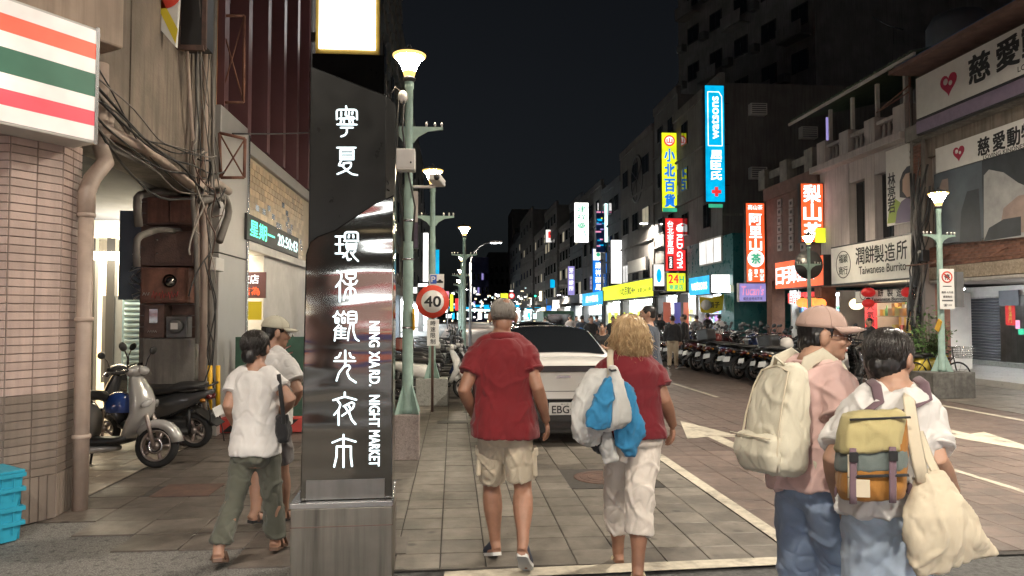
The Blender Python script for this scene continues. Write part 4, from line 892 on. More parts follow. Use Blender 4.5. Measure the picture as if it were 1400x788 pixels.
def shop(label, Y0, Y1, X, z1, light, dep=3.2, z0=.15, goods=True, pal=None, wallm='white_paint', glassy=False):
    e = empty('shop_interior', (0, 0, 0), 0, label, 'shop')
    MB().bb(X + dep, X + dep + .1, Y0, Y1, z0, z1).build('back_wall', MT[wallm], e)
    MB().bb(X, X + dep, Y0, Y0 + .08, z0, z1).build('side_wall', MT[wallm], e); MB().bb(X, X + dep, Y1 - .08, Y1, z0, z1).build('side_wall', MT[wallm], e)
    MB().bb(X, X + dep, Y0 + .08, Y1 - .08, z1, z1 + .05).build('ceiling', MT[wallm], e)
    n = max(1, int((Y1 - Y0) / 1.6))
    for k in range(n):
        y = Y0 + (k + .5) * (Y1 - Y0) / n; MB().bb(X + min(.5, dep * .3), X + dep - min(.4, dep * .25), y - .16, y + .16, z1 - .05, z1 - .01).build('ceiling_light', MT[light], e)
    MB().bb(X, X + dep, Y0 + .08, Y1 - .08, z0 - .004, z0 + .004).build('floor', MT['far_tile'], e)
    if goods:
        for side in (0, 1, 2):
            for lv in range(4):
                z = z0 + .25 + lv * .45
                if side == 0: MB().bb(X + dep - .42, X + dep - .02, Y0 + .12, Y1 - .12, z, z + .03).build('shelf', MT['white_metal'], e); L_ = Y1 - Y0 - .3; base = lambda t: (X + dep - .25, Y0 + .15 + t)
                elif dep > 1.5:
                    yy = Y1 - .3 if side == 1 else Y0 + .3; MB().bb(X + .2, X + dep - .5, yy - .2, yy + .2, z, z + .03).build('shelf', MT['white_metal'], e); L_ = dep - .9; base = lambda t, yy=yy: (X + .25 + t, yy)
                else: continue
                qs = {}; t = 0
                while t < L_ - .12:
                    w_ = rg.uniform(.07, .2); h_ = rg.uniform(.14, .36); k = rg.choice(pal or range(8)); c = base(t + w_ / 2)
                    dx, dy = ((.22, w_ * .9) if side == 0 else (w_ * .9, .22)); qs.setdefault(k, MB()).box((c[0], c[1], z + .03 + h_ / 2), (dx, dy, h_)); t += w_
                for k, m_ in qs.items(): o = m_.build('goods', GC[k], e); o['kind'] = 'stuff'
    return e
def windows(root, X, Y0, Y1, z, n, w_=1.0, h_=1.2, pane='dark_glass', frm='metal_dark', lit=()):
    for i in range(n):
        y = Y0 + (i + .5) * (Y1 - Y0) / n
        f = MB().bb(X - .05, X - .002, y - w_ / 2, y + w_ / 2, z, z + h_); f.v = f.v; fo = f.build('window', MT[frm], root)
        for s in (-1, 1): MB().bb(X - .065, X - .051, y + s * w_ / 4 - w_ * .22, y + s * w_ / 4 + w_ * .22, z + .06, z + h_ - .06).build('pane', MT['e_window' if i in lit else pane], fo)
def block(name, label, Y0, Y1, H, m, X=FX, z0=3.05, dep=9.0, floors=3, nwin=3, ww=1.0, wh=1.3, cols=True, lit=None, base_z=.0, parapet=True, colm=None, pane='dark_glass'):
    e = empty(name, (0, 0, 0), 0, label, 'building')
    MB().bb(X, X + dep, Y0 + .01, Y1 - .01, z0, H).build('wall', MT[m], e)
    if cols:
        for y in (Y0 + .02, Y1 - .52): MB().bb(X + .02, X + .55, y, y + .5, .0, z0).build('column', MT[colm or m], e)
    fh = (H - z0) / max(floors, 1)
    for f in range(floors):
        windows(e, X, Y0 + .3, Y1 - .3, z0 + fh * f + fh * .3, nwin, ww, min(wh, fh * .55), pane, lit=(lit or {}).get(f, ()))
        MB().bb(X - .12, X - .001, Y0 + .02, Y1 - .02, z0 + fh * f + .02, z0 + fh * f + .14).build('floor_band', MT[m], e)
    if parapet: MB().bb(X - .08, X + .2, Y0 + .01, Y1 - .01, H + .001, H + .5).build('parapet', MT[m], e)
    return e
def aircon(loc, label, sx=.35, n='air_conditioner'):
    e = empty(n, loc, 0, label, 'air conditioner', 'air conditioners on the dark walls'); MB().box((0, 0, .28), (sx, .8, .55)).build('case', MT['white_metal'], e, .01)
    for k in range(5): MB().box((-sx / 2 - .006, 0, .08 + k * .1), (.01, .7, .05)).build('grille', MT['plastic_grey'], e)
    return e
# ---- A: animal hospital building
yA1 = atx(1247, 300, FX).y
A = empty('clinic_building', (0, 0, 0), 0, 'two-storey clinic building with brick bands at the right edge', 'building')
MB().bb(13.0, 21, 7, yA1 - .2, 2.95, 8.3).build('wall', MT['pinkish_wall'], A)
MB().bb(12.86, 12.999, 7, yA1 - .55, 5.95, 6.8).build('upper_band', MT['concrete_wall'], A)
MB().bb(12.5, 12.999, 7, yA1 - .2, 6.45, 6.85).build('ledge', MT['concrete_dark'], A)
MB().bb(12.84, 12.999, 7, yA1 - .25, 2.62, 2.95).build('stone_band', MT['stone_rough'], A)
MB().bb(12.85, 20.9, 7, 19, 2.52, 2.6).build('soffit', MT['white_wall'], A)
me = MB().box((0, 0, 0), (.03, .23, .066)).mesh('brick'); me.materials.append(MT['brick'])
MB().bb(12.88, 12.999, 7, yA1 - .25, 2.96, 3.50).build('brick_backing', MT['grout'], A)
for j in range(7):
    for i in range(17):
        o = bpy.data.objects.new('brick', me); C.objects.link(o); o.parent = A; o.location = (12.868, 15.0 + i * .245 + (.12 if j % 2 else 0), 3.0 + j * .075)
MB().bb(12.70, 13.0, yA1 - .62, yA1 - .2, 0, 6.4).build('brick_pier', MT['grout'], A)
me2 = MB().box((0, 0, 0), (.21, .03, .066)).mesh('brick'); me2.materials.append(MT['brick'])
for j in range(80):
    for i in range(2):
        o = bpy.data.objects.new('brick', me); C.objects.link(o); o.parent = A; o.location = (12.692, yA1 - .52 + i * .235 + (.0 if j % 2 else .04), .06 + j * .079); o.scale = (1, .93, 1)
MB().bb(12.0, 20.5, 6, yA1 - .3, 8.31, 8.42).build('roof_edge', MT['brick_dark'], A)
q = MB()
for k in range(40): q.bb(12.1 + k * .2, 12.2 + k * .2, 6, yA1 - .4, 8.43 + k * .05, 8.50 + k * .05)
q.build('roof', MT['roof_blue'], A)
# back of its arcade: shutter, glass door and notices
AX = 16.4
MB().bb(AX, AX + .2, 8, 24.5, 2.25, 2.55).build('shutter_box', MT['white_metal'], A)
MB().bb(AX + .1, AX + .3, 8, 24.5, .14, 2.25).build('back_wall', MT['white_wall'], A)
MB().bb(AX - .25, AX + .1, 8, 24.5, .14, .28).build('step', MT['granite_grey'], A)
rs = empty('roller_shutter', (0, 0, 0), 0, 'dark closed roller shutter behind the right lamp post', 'shutter')
ya, yb = atx(1369, 450, AX).y, atx(1312, 450, AX).y
for k in range(22): MB().tube([(AX + .03, ya, .31 + k * .088), (AX + .03, yb + .6, .31 + k * .088)], .046, 6, flat=.95).build('slat', MT['shutter_dark'], rs)
gd = empty('steel_door', (0, 0, 0), 0, 'grey steel door jamb with red paper couplet at right edge', 'door')
yc = atx(1398, 450, AX).y
MB().bb(AX - .06, AX + .08, yc - .2, ya - .03, .28, 2.25).build('panel', MT['steel_brushed'], gd)
MB().bb(AX - .10, AX - .061, yc + .0, ya - .05, 1.95, 2.4).build('louvre_box', MT['shutter_grey'], gd)
MB().bb(AX - .05, AX + .07, yc - 2.6, yc - .23, .28, 2.25).build('glass', MT['dark_glass'], gd)
p1, p2 = atx(1374, 415, AX - .08), atx(1388, 445, AX - .08)
rc = empty('red_couplet', (0, 0, 0), 0, 'red paper couplet pasted on the steel door jamb', 'paper notice')
MB().bb(AX - .075, AX - .068, min(p1.y, p2.y), max(p1.y, p2.y), p2.z, p1.z).build('paper', MT['paper_red'], rc)
Mq = frame_m((AX - .075, (p1.y + p2.y) / 2, (p1.z + p2.z) / 2), (0, -1, 0), (0, 0, 1)); column_text('春滿門', Mq, .12, .16, (p1.z - p2.z) / 2 - .06, MT['gold'], rc, 0, .01, .003)
p1 = atx(1391, 443, AX - .08); tag(MB().bb(AX - .075, AX - .07, p1.y - .08, p1.y + .08, p1.z - .14, p1.z + .1).build('paper_notice', MT['e_pink'], None), 'small pink paper notice beside the red couplet', 'notice')
p1 = atx(1396, 452, AX - .08); tag(MB().bb(AX - .12, AX - .07, p1.y - .14, p1.y + .06, p1.z - .12, p1.z + .05).build('exit_box', MT['e_green'], None), 'small green box at the right edge of the door', 'box')
# white ceiling lamp tube in the arcade
for k, y in enumerate((12.5, 16.5, 20.5)):
    e = empty('ceiling_lamp', (14.6, y, 2.40), 0, ['arcade ceiling lamp nearest the viewer', 'arcade ceiling lamp in front of the steel door', 'arcade ceiling lamp beside the shutter'][k], 'lamp'); MB().box((0, 0, .06), (.16, 1.2, .05)).build('housing', MT['white_metal'], e); MB().box((0, 0, .02), (.12, 1.15, .025)).build('tube', MT['tube_white'], e)
# clinic signs
e, M_, w_, h_ = hsign('large white clinic sign with heart logo and bold black characters at top right', 1251, 1500, 31, 103, 12.3, 'sign_white', dep=.3, pz=1400)
bw = w_
def onx(px, py, X): return atx(px, py, X)
def sign_text(e, X, txt, px, py, w_, h_, m='ink', bold=.03):
    p = atx(px, py, X); return letters(txt, frame_m((X, p.y, p.z), (0, -1, 0), (0, 0, 1)), w_, h_, MT[m], e, 0, 0, bold, off=.006)
for ch, px, py in (('慈', 1339, 92), ('愛', 1378, 72), ('動', 1415, 52)): sign_text(e, 12.296, ch, px, py, .68, .66)
sign_text(e, 12.296, 'LOVING', 1409, 88, .7, .12, bold=.01)
def heart(e, X, px, py, s, m='sign_red'):
    p = atx(px, py, X); q = MB(); pts = []
    for k in range(28):
        t = 2 * math.pi * k / 28; pts.append((s * .062 * 16 * math.sin(t) ** 3 / 2, s * .062 * (13 * math.cos(t) - 5 * math.cos(2 * t) - 2 * math.cos(3 * t) - math.cos(4 * t)) / 2))
    q.prism(pts, (X - .003, p.y, p.z), (0, -1, 0), (0, 0, 1), (-.006, 0, 0)); q.build('heart_logo', MT[m], e)
    for (a, b, r) in ((-.16, .10, .13), (.13, -.02, .10)): MB().lathe([(s * r, 0), (s * r, -.006)], (X - .010, p.y - a * s, p.z + b * s), 16, 'X').build('logo_cutout', MT['sign_white'], e)
mat('crimson', (.38, .02, .06), .5); mat('lilac', (.22, .17, .24), .6, var=.1)
heart(e, 12.296, 1297, 114, .62, 'crimson')
e, M_, w_, h_ = hsign('muted purple strip under the large white clinic sign', 1251, 1500, 104, 128, 12.32, 'lilac', dep=.25, pz=1400)
e, M_, w_, h_ = hsign('white clinic banner with heart logo and the English name above the posters', 1279, 1500, 162, 202, 12.7, 'sign_white', dep=.06, fr=.0, pz=1400)
for ch, px, py in (('慈', 1345, 200), ('愛', 1366, 193), ('動', 1386, 187), ('物', 1406, 181)): sign_text(e, 12.696, ch, px, py, .38, .42)
sign_text(e, 12.696, 'LOVING KINDNESS ANIMAL', 1388, 203, 2.0, .10, bold=.008); heart(e, 12.696, 1311, 209, .42, 'crimson')
po = empty('clinic_poster', (0, 0, 0), 0, 'grey photo banner of pale and dark animal shapes above the brick band', 'poster')
p1, p2 = atx(1279, 337, 12.72), atx(1345, 337, 12.72); zt_ = atx(1400, 203, 12.72).z; zb_ = 3.52
mat('photo_grey', (.085, .10, .115), .5, var=.25, scale=1.2); mat('photo_dark', (.03, .033, .037), .5, var=.3, scale=2); mat('photo_white', (.34, .335, .33), .5, var=.2, scale=3); mat('photo_pink', (.30, .22, .19), .5, var=.2, scale=3)
MB().bb(12.72, 12.78, p2.y, p1.y, zb_, zt_).build('left_photo', MT['photo_grey'], po); MB().bb(12.72, 12.78, 8, p2.y - .005, zb_, zt_).build('right_photo', MT['photo_dark'], po)
def blob(pts, dx, m, nm='printed_shape'):
    P = [atx(x, y, 12.715 - dx) for x, y in pts]; q = MB(); b = len(P); q.add(P, [tuple(range(b))]); q.build(nm, MT[m], po)
blob([(1345, 330), (1345, 240), (1352, 232), (1372, 236), (1392, 250), (1420, 262), (1420, 322)], .002, 'photo_white')
blob([(1366, 318), (1372, 285), (1392, 268), (1420, 262), (1420, 318)], .004, 'photo_pink')
blob([(1345, 330), (1352, 312), (1372, 300), (1396, 296), (1396, 322)], .006, 'photo_dark')
blob([(1312, 332), (1314, 290), (1322, 262), (1338, 258), (1342, 330)], .002, 'photo_dark')
blob([(1284, 258), (1288, 246), (1296, 244), (1297, 262)], .002, 'photo_pink')
e = empty('awning_rail', (0, 0, 0), 0, 'thin white rail bracketed along the brick band', 'rail')
MB().tube([(12.35, 11, 3.02), (12.35, yA1 - .4, 3.02)], .022, 6).build('rail', MT['rust'], e)
for y in (12, 14, 16, 18): MB().tube([(12.35, y, 3.02), (12.88, y, 3.25)], .018, 5).build('bracket', MT['rust'], e)
# ---- cables on the pier between clinic and burrito shop
c2 = empty('cable_bundle', (0, 0, 0), 0, 'black cable tangle and meters running down the pier by the clinic', 'cables')
for k in range(22):
    a = (1258 + rn.uniform(-9, 12), 215 + rn.uniform(0, 90)); b = (1250 + rn.uniform(-12, 14), 400 + rn.uniform(-40, 70)); cable(a, b, rn.uniform(-.1, .3), rn.choice([.012, .02, .03]), rn.choice(['cable', 'cable', 'pipe_dark']), 12.5 + rn.uniform(-.1, .1), .16, c2)
for k in range(8): cable((1246 + k, 405 + rn.uniform(-15, 15)), (1262 - k, 505), rn.uniform(0, .2), .025, 'cable', 12.45, .2, c2)
for k, (px, py) in enumerate(((1252, 385), (1262, 350), (1250, 418))): MB().box(tuple(atx(px, py, 12.5)), (.2, .26, .3)).build('meter_box', MT['metal_dark'], c2, .01)
wallpipe([(1262, 190), (1262, 520)], .05, 'pipe_dark', 'grey vertical pipe on the pier left of the clinic', 12.55); wallpipe([(1246, 120), (1247, 330)], .04, 'pipe_dark', 'thin upright pipe beside the candidate banner', 12.6)
# ---- B: burrito shop building
yB0, yB1 = yA1 - .15, atx(1122, 300, FX).y; yB0 = atx(1249, 330, FX).y
B = empty('burrito_building', (0, 0, 0), 0, 'pale pinkish building with roof terrace above the burrito shop', 'building')
zB = atx(1122, 238, FX).z
wy = [(atx(1183, 300, FX).y, atx(1161, 300, FX).y), (atx(1222, 300, FX).y, atx(1196, 300, FX).y)]
zs0, zs1 = 3.6, atx(1172, 247, FX).z
ys = [yB0 + .03, wy[1][0], wy[1][1], wy[0][0], wy[0][1], yB1]
for i in (0, 2, 4): MB().bb(FX, FX + .35, ys[i], ys[i + 1], 2.65, zB).build('wall', MT['pinkish_wall'], B)
for i in (1, 3):
    MB().bb(FX + .02, FX + .35, ys[i], ys[i + 1], zs1, zB).build('lintel_wall', MT['pinkish_wall'], B); MB().bb(FX + .02, FX + .35, ys[i], ys[i + 1], 2.65, zs0).build('sill_wall', MT['pinkish_wall'], B)
    w1 = MB().bb(FX + .26, FX + .30, ys[i], ys[i + 1], zs0, zs1).build('window', MT['metal_dark'], B)
    for k in (0, 1): MB().bb(FX + .245, FX + .258, ys[i] + .06 + k * (ys[i + 1] - ys[i]) / 2, ys[i] + (k + 1) * (ys[i + 1] - ys[i]) / 2 - .04, zs0 + .05, zs1 - .05).build('pane', MT['dark_glass'], w1)
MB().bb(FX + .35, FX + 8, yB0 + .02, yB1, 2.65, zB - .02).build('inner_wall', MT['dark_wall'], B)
MB().bb(FX - .35, FX + 8, yB0, yB1 + .1, zB, zB + .22).build('cornice', MT['pinkish_wall'], B, .02)
for k in range(4):
    y = yB0 + .35 + k * (yB1 - yB0 - .7) / 3; MB().bb(FX - .15, FX + .35, y - .28, y + .28, zB + .22, zB + 1.05).build('parapet_post', MT['pinkish_wall'], B, .02)
for k in range(3):
    for t in range(5):
        y = yB0 + .35 + (k + (t + 1) / 6) * (yB1 - yB0 - .7) / 3; MB().lathe([(.05, 0), (.08, .15), (.05, .3), (.05, .55)], (FX + .05, y, zB + .22), 8).build('baluster', MT['pinkish_wall'], B)
MB().bb(FX - .08, FX + .25, yB0 + .2, yB1 - .2, zB + .78, zB + .88).build('handrail', MT['pinkish_wall'], B)
tr = empty('terrace_shelter', (0, 0, 0), 0, 'corrugated metal shelter roof over the terrace above the burrito shop', 'shelter')
zR0 = atx(1122, 147, FX - .5).z
rr = []
for k in range(60):
    y = yB0 - 1.2 + k * .12; rr.append([Vector((FX - .7, y, zR0 + .05 * (k % 2))), Vector((FX + 5, y, zR0 + 1.3 + .05 * (k % 2))), Vector((FX + 5, y, zR0 + 1.26 + .05 * (k % 2))), Vector((FX - .7, y, zR0 - .04 + .05 * (k % 2)))])
MB().rings(rr, True, False).build('corrugated_sheet', MT['roof_green'], tr)
MB().bb(FX - .72, FX - .66, yB0 - 1.25, yB0 + 6.0, zR0 - .14, zR0 - .05).build('eave_beam', MT['white_metal'], tr)
for k in range(4): MB().bb(FX + .1, FX + .2, yB0 + .4 + k * 1.4, yB0 + .5 + k * 1.4, zB + .22, zR0 + .1).build('post', MT['white_metal'], tr)
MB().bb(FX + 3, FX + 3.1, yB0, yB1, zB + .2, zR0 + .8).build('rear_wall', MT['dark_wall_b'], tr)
tag(MB().box(tuple(atx(1131, 180, FX + .2)), (.06, .06, 1.0)).build('fluorescent_tube', MT['e_violet'], None), 'thin bluish light tube under the terrace shelter', 'lamp')
e = empty('antenna', (0, 0, 0), 0, 'orange metal bracket antenna on the clinic roof edge', 'antenna'); p_ = atx(1244, 130, 12.6)
MB().tube([(12.6, p_.y, p_.z - .9), (12.6, p_.y, p_.z + .5)], .035, 6).build('mast', MT['rust'], e)
for s in (0, .18): MB().tube([(12.6, p_.y, p_.z + .1 + s), (12.6, p_.y + 1.6, p_.z - .05)], .02, 5).build('arm', MT['rust'], e)
# candidate banner
e, M_, w_, h_ = hsign('upright campaign banner with a smiling person and three characters', 1246, 1213, 207, 310, FX - .06, 'sign_white', dep=.04, fr=0, name='campaign_banner')
p_ = [atx(1219, y, FX - .066) for y in (246, 264, 282)]
for ch, p in zip('林亮君', p_): letters(ch, frame_m((FX - .066, p.y, p.z), (0, -1, 0), (0, 0, 1)), .36, .40, MT['ink'], e, 0, 0, .02, off=.004)
def bl(pts, dx, m):
    P = [atx(x, y, FX - .066 - dx) for x, y in pts]; MB().add(P, [tuple(range(len(P)))]).build('printed_figure', MT[m], e)
mat('skin_print', (.50, .36, .28), .6); mat('green_print', (.34, .42, .10), .6); mat('dark_print', (.03, .03, .035), .6); mat('coat_print', (.16, .13, .20), .6)
bl([(1213, 306), (1216, 286), (1224, 272), (1232, 278), (1230, 304)], .004, 'green_print'); bl([(1224, 306), (1226, 290), (1232, 276), (1240, 270), (1246, 272), (1246, 303)], .006, 'coat_print')
bl([(1230, 270), (1230, 248), (1234, 236), (1240, 228), (1246, 226), (1246, 272)], .007, 'dark_print'); bl([(1234, 262), (1234, 246), (1238, 238), (1244, 236), (1246, 240), (1246, 268), (1240, 270)], .009, 'skin_print')
# burrito fascia
e, M_, w_, h_ = hsign('big white burrito shop sign with round seal logo and black characters', 1136, 1248, 318, 382, FX - .35, 'sign_white', dep=.3, fr=.05)
Xs = FX - .356
for ch, px, py in (('潤', 1176, 350), ('餅', 1189, 348), ('製', 1202, 347), ('造', 1217, 345), ('所', 1233, 342)): sign_text(e, Xs, ch, px, py, .48, .52, bold=.015)
sign_text(e, Xs, 'Taiwanese Burrito', 1205, 367, 2.35, .24, bold=.012)
p_ = atx(1153, 362, Xs); MB().lathe([(.44, 0), (.44, -.006), (.415, -.006), (.415, 0)], (Xs - .003, p_.y, p_.z), 36, 'X', cap=False).build('seal_ring', MT['ink'], e)
sign_text(e, Xs, '福穎', 1153, 354, .52, .26, bold=.015); sign_text(e, Xs, '商行', 1153, 370, .52, .26, bold=.015)
# burrito shop below
zf = .15
shop('warm lit burrito kitchen with bottles and packages', yB0 + .2, atx(1192, 450, FX + .6).y, FX + .7, 2.3, 'e_shop_warm', 1.0, pal=[0, 3, 6, 4, 3])
e, M_, w_, h_ = hsign('small cream burrito sign with round seal over the kitchen', 1169, 1243, 393, 413, FX - .05, 'sign_white', dep=.1)
for ch, px in (('潤', 1191), ('餅', 1204), ('製', 1217), ('造', 1230)): sign_text(e, FX - .056, ch, px, 400, .28, .24, bold=.01)
sign_text(e, FX - .056, 'Taiwanese Burrito', 1214, 409, 1.7, .11, bold=.008); p_ = atx(1180, 403, FX - .056); MB().lathe([(.17, 0), (.17, -.006), (.15, -.006), (.15, 0)], (FX - .06, p_.y, p_.z), 24, 'X', cap=False).build('seal_ring', MT['ink'], e)
kc = empty('kitchen_counter', (0, 0, 0), 0, 'counter crowded with bottles and packets under the small cream burrito sign', 'counter'); yk0, yk1 = yB0 + .35, atx(1196, 450, FX + .3).y
MB().bb(FX + .25, FX + .65, yk0, yk1, .15, 1.0).build('counter', MT['cream'], kc, .01); MB().bb(FX + .3, FX + .6, yk0, yk1, 1.62, 1.65).build('shelf', MT['cream'], kc)
for k in range(34):
    zz = 1.0 if k % 2 else 1.65; yy = rg.uniform(yk0 + .1, yk1 - .1); xx = FX + rg.uniform(.3, .55); h_ = rg.uniform(.15, .4)
    if k % 3: MB().box((xx, yy, zz + h_ / 2 + .002), (.12, rg.uniform(.1, .24), h_)).build('packet', GC[rg.choice([0, 3, 6, 3, 1])], kc)
    else: MB().lathe([(.05, 0), (.055, h_ * .6), (.02, h_ * .8), (.02, h_)], (xx, yy, zz + .002), 10).build('bottle', GC[rg.choice([0, 3, 4, 6])], kc)
for k in range(4): MB().ell((FX + .35, yk0 + .3 + k * (yk1 - yk0 - .5) / 3, 2.28), (.07, .07, .09)).build('bulb', MT['lamp_glow_small'], kc)
MB().bb(13.0, 13.45, yA1 - .58, yA1 - .22, 0, 2.6).build('brick_return', MT['brick'], A)
def couplet(px0, py0, px1, py1, X, txt, label):
    a, b = atx(px0, py0, X), atx(px1, py1, X); e = empty('red_couplet', (0, 0, 0), 0, label, 'paper notice'); MB().bb(X, X + .02, min(a.y, b.y), max(a.y, b.y), b.z, a.z).build('paper', MT['e_red'], e)
    M_ = frame_m((X, (a.y + b.y) / 2, (a.z + b.z) / 2), (0, -1, 0), (0, 0, 1)); h_ = (a.z - b.z); w_ = abs(a.y - b.y)
    column_text(txt, M_, w_ * .6, h_ * .8 / len(txt), h_ / 2 - .06, MT['ink'], e, 0, .015, .004, h_ * .96 / len(txt))
couplet(1182, 413, 1199, 458, FX + .3, '人氣潤餅', 'long red couplet with black characters left of the burrito kitchen')
def lantern(px, py, X, r, m, label, sq=.8):
    p = atx(px, py, X); e = empty('paper_lantern', p, 0, label, 'lantern', 'paper lanterns along the shopfronts')
    MB().lathe([(r * .35, -r * sq), (r * .75, -r * sq * .75), (r, -r * .2), (r, r * .2), (r * .75, r * sq * .75), (r * .35, r * sq)], n=18).build('shade', MT[m], e); MB().lathe([(r * .36, r * sq), (r * .36, r * sq + .04)], n=14).build('collar', MT['metal_dark'], e); MB().tube([(0, 0, r * sq), (0, 0, r * sq + .3)], .006, 4).build('cord', MT['cable'], e)
lantern(1187, 400, FX - .25, .20, 'e_lantern_red', 'upper dark red lantern in front of the small cream sign', .7); lantern(1187, 415, FX - .25, .18, 'e_lantern_red', 'lower dark red lantern hanging under the upper one', .7)
lantern(1171, 416, FX + .2, .22, 'e_warm', 'round cream lantern left of the long red couplet'); lantern(1241, 400, FX - .25, .17, 'e_lantern_red', 'red tasselled lantern at the right end of the small cream sign')
for k, px in enumerate((1097, 1105, 1112, 1121)): lantern(px, 414 + (k % 2), FX - .1, .21, 'e_lantern', ['first', 'second', 'third', 'fourth'][k] + ' orange lantern from the left under the tea shop sign')
# ---- C: tea shop building
yC0, yC1 = yB1 + .05, atx(1046, 300, FX).y
Cb = block('tea_shop_building', 'low brick building with vent blocks behind the red tea signs', yC0, yC1, atx(1122, 248, FX).z, 'brick_dark', floors=0, colm='brick')
for i in range(3):
    for j in range(6): 
        p_ = atx(1066 + i * 16, 278 + j * 12, FX - .02); MB().box(tuple(p_), (.05, .34, .30)).build('vent_block', MT['pinkish_wall'], Cb); MB().box(tuple(p_ - Vector((.03, 0, 0))), (.02, .14, .12)).build('vent_hole', MT['black'], Cb)
for k in range(3): MB().bb(FX - .1, FX + .3, yC0 + .3 + k * 2, yC0 + .9 + k * 2, atx(1122, 248, FX).z + .5, atx(1122, 248, FX).z + 1.3).build('parapet_post', MT['concrete_dark'], Cb)
for k in range(2): MB().bb(FX + .1, FX + .16, yC0 + .9 + k * 2, yC0 + 2.3 + k * 2, atx(1122, 248, FX).z + .9, atx(1122, 248, FX).z + 1.2).build('railing', MT['concrete_dark'], Cb)
e, M_, w_, h_ = hsign('red lit fascia sign with white tea characters', 1060, 1126, 348, 391, FX - .3, 'e_orange', dep=.3)
for ch, px, py in (('日', 1066, 378), ('月', 1074, 377), ('潭', 1084, 375), ('紅', 1096, 373), ('茶', 1108, 371)): sign_text(e, FX - .306, ch, px, py, .62, .62, 'e_glyph', .02)
e, M_, w_, h_ = hsign('small red lit sign with two rows of white characters under the fascia', 1077, 1127, 397, 414, FX + .2, 'e_red', dep=.12)
sign_text(e, FX + .194, '阿里山', 1087, 402, .85, .28, 'e_glyph', .015); sign_text(e, FX + .194, '日月潭', 1087, 411, .85, .28, 'e_glyph', .015)
shop('white lit tea shop with blue wall behind the scooters', yC0 + .2, yC1 - .5, FX + .8, 2.5, 'e_shop', 3.0)
e, M_, w_, h_ = vsign('tall orange lit sign with three big white characters above the tea shop lamp', 1094, 250, 1127, 332, 24.3, 'e_orange')
column_text('梨山茶', M_, w_ * .72, h_ * .28, h_ * .46, MT['e_glyph'], e, 0, .03, pitch=h_ * .315)
tag(MB().box(tuple(aty(1122, 322, 24.25)), (.36, .04, .5)).build('yellow_star_panel', MT['e_yellow'], None), 'little yellow panel at the foot of the three-character orange sign', 'panel')
e, M_, w_, h_ = vsign('tall orange lit mountain tea sign with green tea character in a ring', 1019, 277, 1047, 387, 29.0, 'e_orange')
column_text('阿里山', M_, w_ * .62, h_ * .14, h_ * .36, MT['e_glyph'], e, 0, .03, pitch=h_ * .158)
MB().lathe([(w_ * .42, 0), (w_ * .42, -.01), (w_ * .36, -.01), (w_ * .36, 0)], tuple(M_ @ Vector((0, -h_ * .20, .004))), 30, 'Y', cap=False).build('ring', MT['e_glyph'], e); MB().lathe([(w_ * .355, 0), (w_ * .355, -.006)], tuple(M_ @ Vector((0, -h_ * .20, .003))), 30, 'Y').build('disc', MT['e_white_soft'], e)
letters('茶', M_, w_ * .48, w_ * .48, MT['e_green'], e, 0, -h_ * .20, .03, off=.014); letters('高山茶', M_, w_ * .75, h_ * .06, MT['e_glyph'], e, 0, h_ * .44, .01)
for k, t in enumerate(('梨山茶', '清工', '北部茶')): column_text(t, M_, w_ * .2, h_ * .045, -h_ * .33, MT['e_glyph'], e, (1 - k) * w_ * .3, .01, pitch=h_ * .05)
e, M_, w_, h_ = vsign('pale violet lit sign with pink script below the mountain tea sign', 1010, 387, 1048, 413, 30.4, 'e_violet', 'white_metal')
letters("Tucan's", M_, w_ * .8, h_ * .5, MT['e_pink'], e, 0, h_ * .1, .02, shear=.2); letters('織衣舍時尚百貨', M_, w_ * .7, h_ * .16, MT['ink'], e, 0, -h_ * .33, .0)
# ---- D: teal drugstore with tall brick building above
yD0, yD1 = 31.6, 38.0
zD = atx(1004, 318, 12.4).z
D = empty('drugstore_building', (0, 0, 0), 0, 'glossy teal two-storey drugstore with a lit upper window', 'building')
MB().bb(12.4, 20, yD0, yD1, 3.0, zD).build('wall', MT['teal_wall'], D); MB().bb(12.42, 20, yD0 + .01, yD0 + 1.6, .0, 3.0).build('side_wall', MT['teal_wall'], D)
a_, b_ = atx(987, 330, 12.36), atx(957, 362, 12.36); za, zb2 = atx(972, 326, 12.36).z, atx(972, 362, 12.36).z
f = MB().bb(12.33, 12.398, min(a_.y, b_.y), max(a_.y, b_.y), zb2, za).build('window', MT['white_metal'], D)
for k in range(3):
    L_ = abs(a_.y - b_.y) / 3; y = min(a_.y, b_.y) + k * L_; MB().bb(12.315, 12.328, y + .06, y + L_ - .06, zb2 + .08, za - .08).build('pane', MT['e_white_soft'], f)
for k in range(6): MB().bb(12.385, 12.399, yD0 + .02 + k * 1.05, yD0 + 1.04 + k * 1.05, 3.02, 3.9).build('panel', MT['teal_wall'], D)
shop('lit sports shop front behind the gym sign', yE0 + .3, yE1 - .3, 13.0, 2.9, 'e_shop', 3.0, pal=[0, 0, 3, 1, 2]) if False else None
shop('bright drugstore with stacked purple goods behind the standing people', yD0 + 1.65, yD1 - .2, 12.9, 2.75, 'e_shop', 3.5, pal=[0, 5, 5, 7, 0, 2])
e, M_, w_, h_ = hsign('turquoise lit drugstore fascia with white script', 971, 942, 380, 405, 12.0, 'e_cyan', dep=.4)
letters('watsons', M_, w_ * .74, h_ * .42, MT['e_glyph'], e, 0, 0, .03)
e, M_, w_, h_ = vsign('blank white and orange lit panel beside the drugstore fascia', 972, 375, 1002, 401, 32.0, 'e_white', arm=False); MB().box(tuple(M_ @ Vector((0, -h_ * .25, .012))), (w_ * .9, .008, h_ * .32)).build('orange_band', MT['e_warm'], e)
bn = empty('hanging_banner', (0, 0, 0), 0, 'yellow pennant banner with black characters at the drugstore door', 'banner')
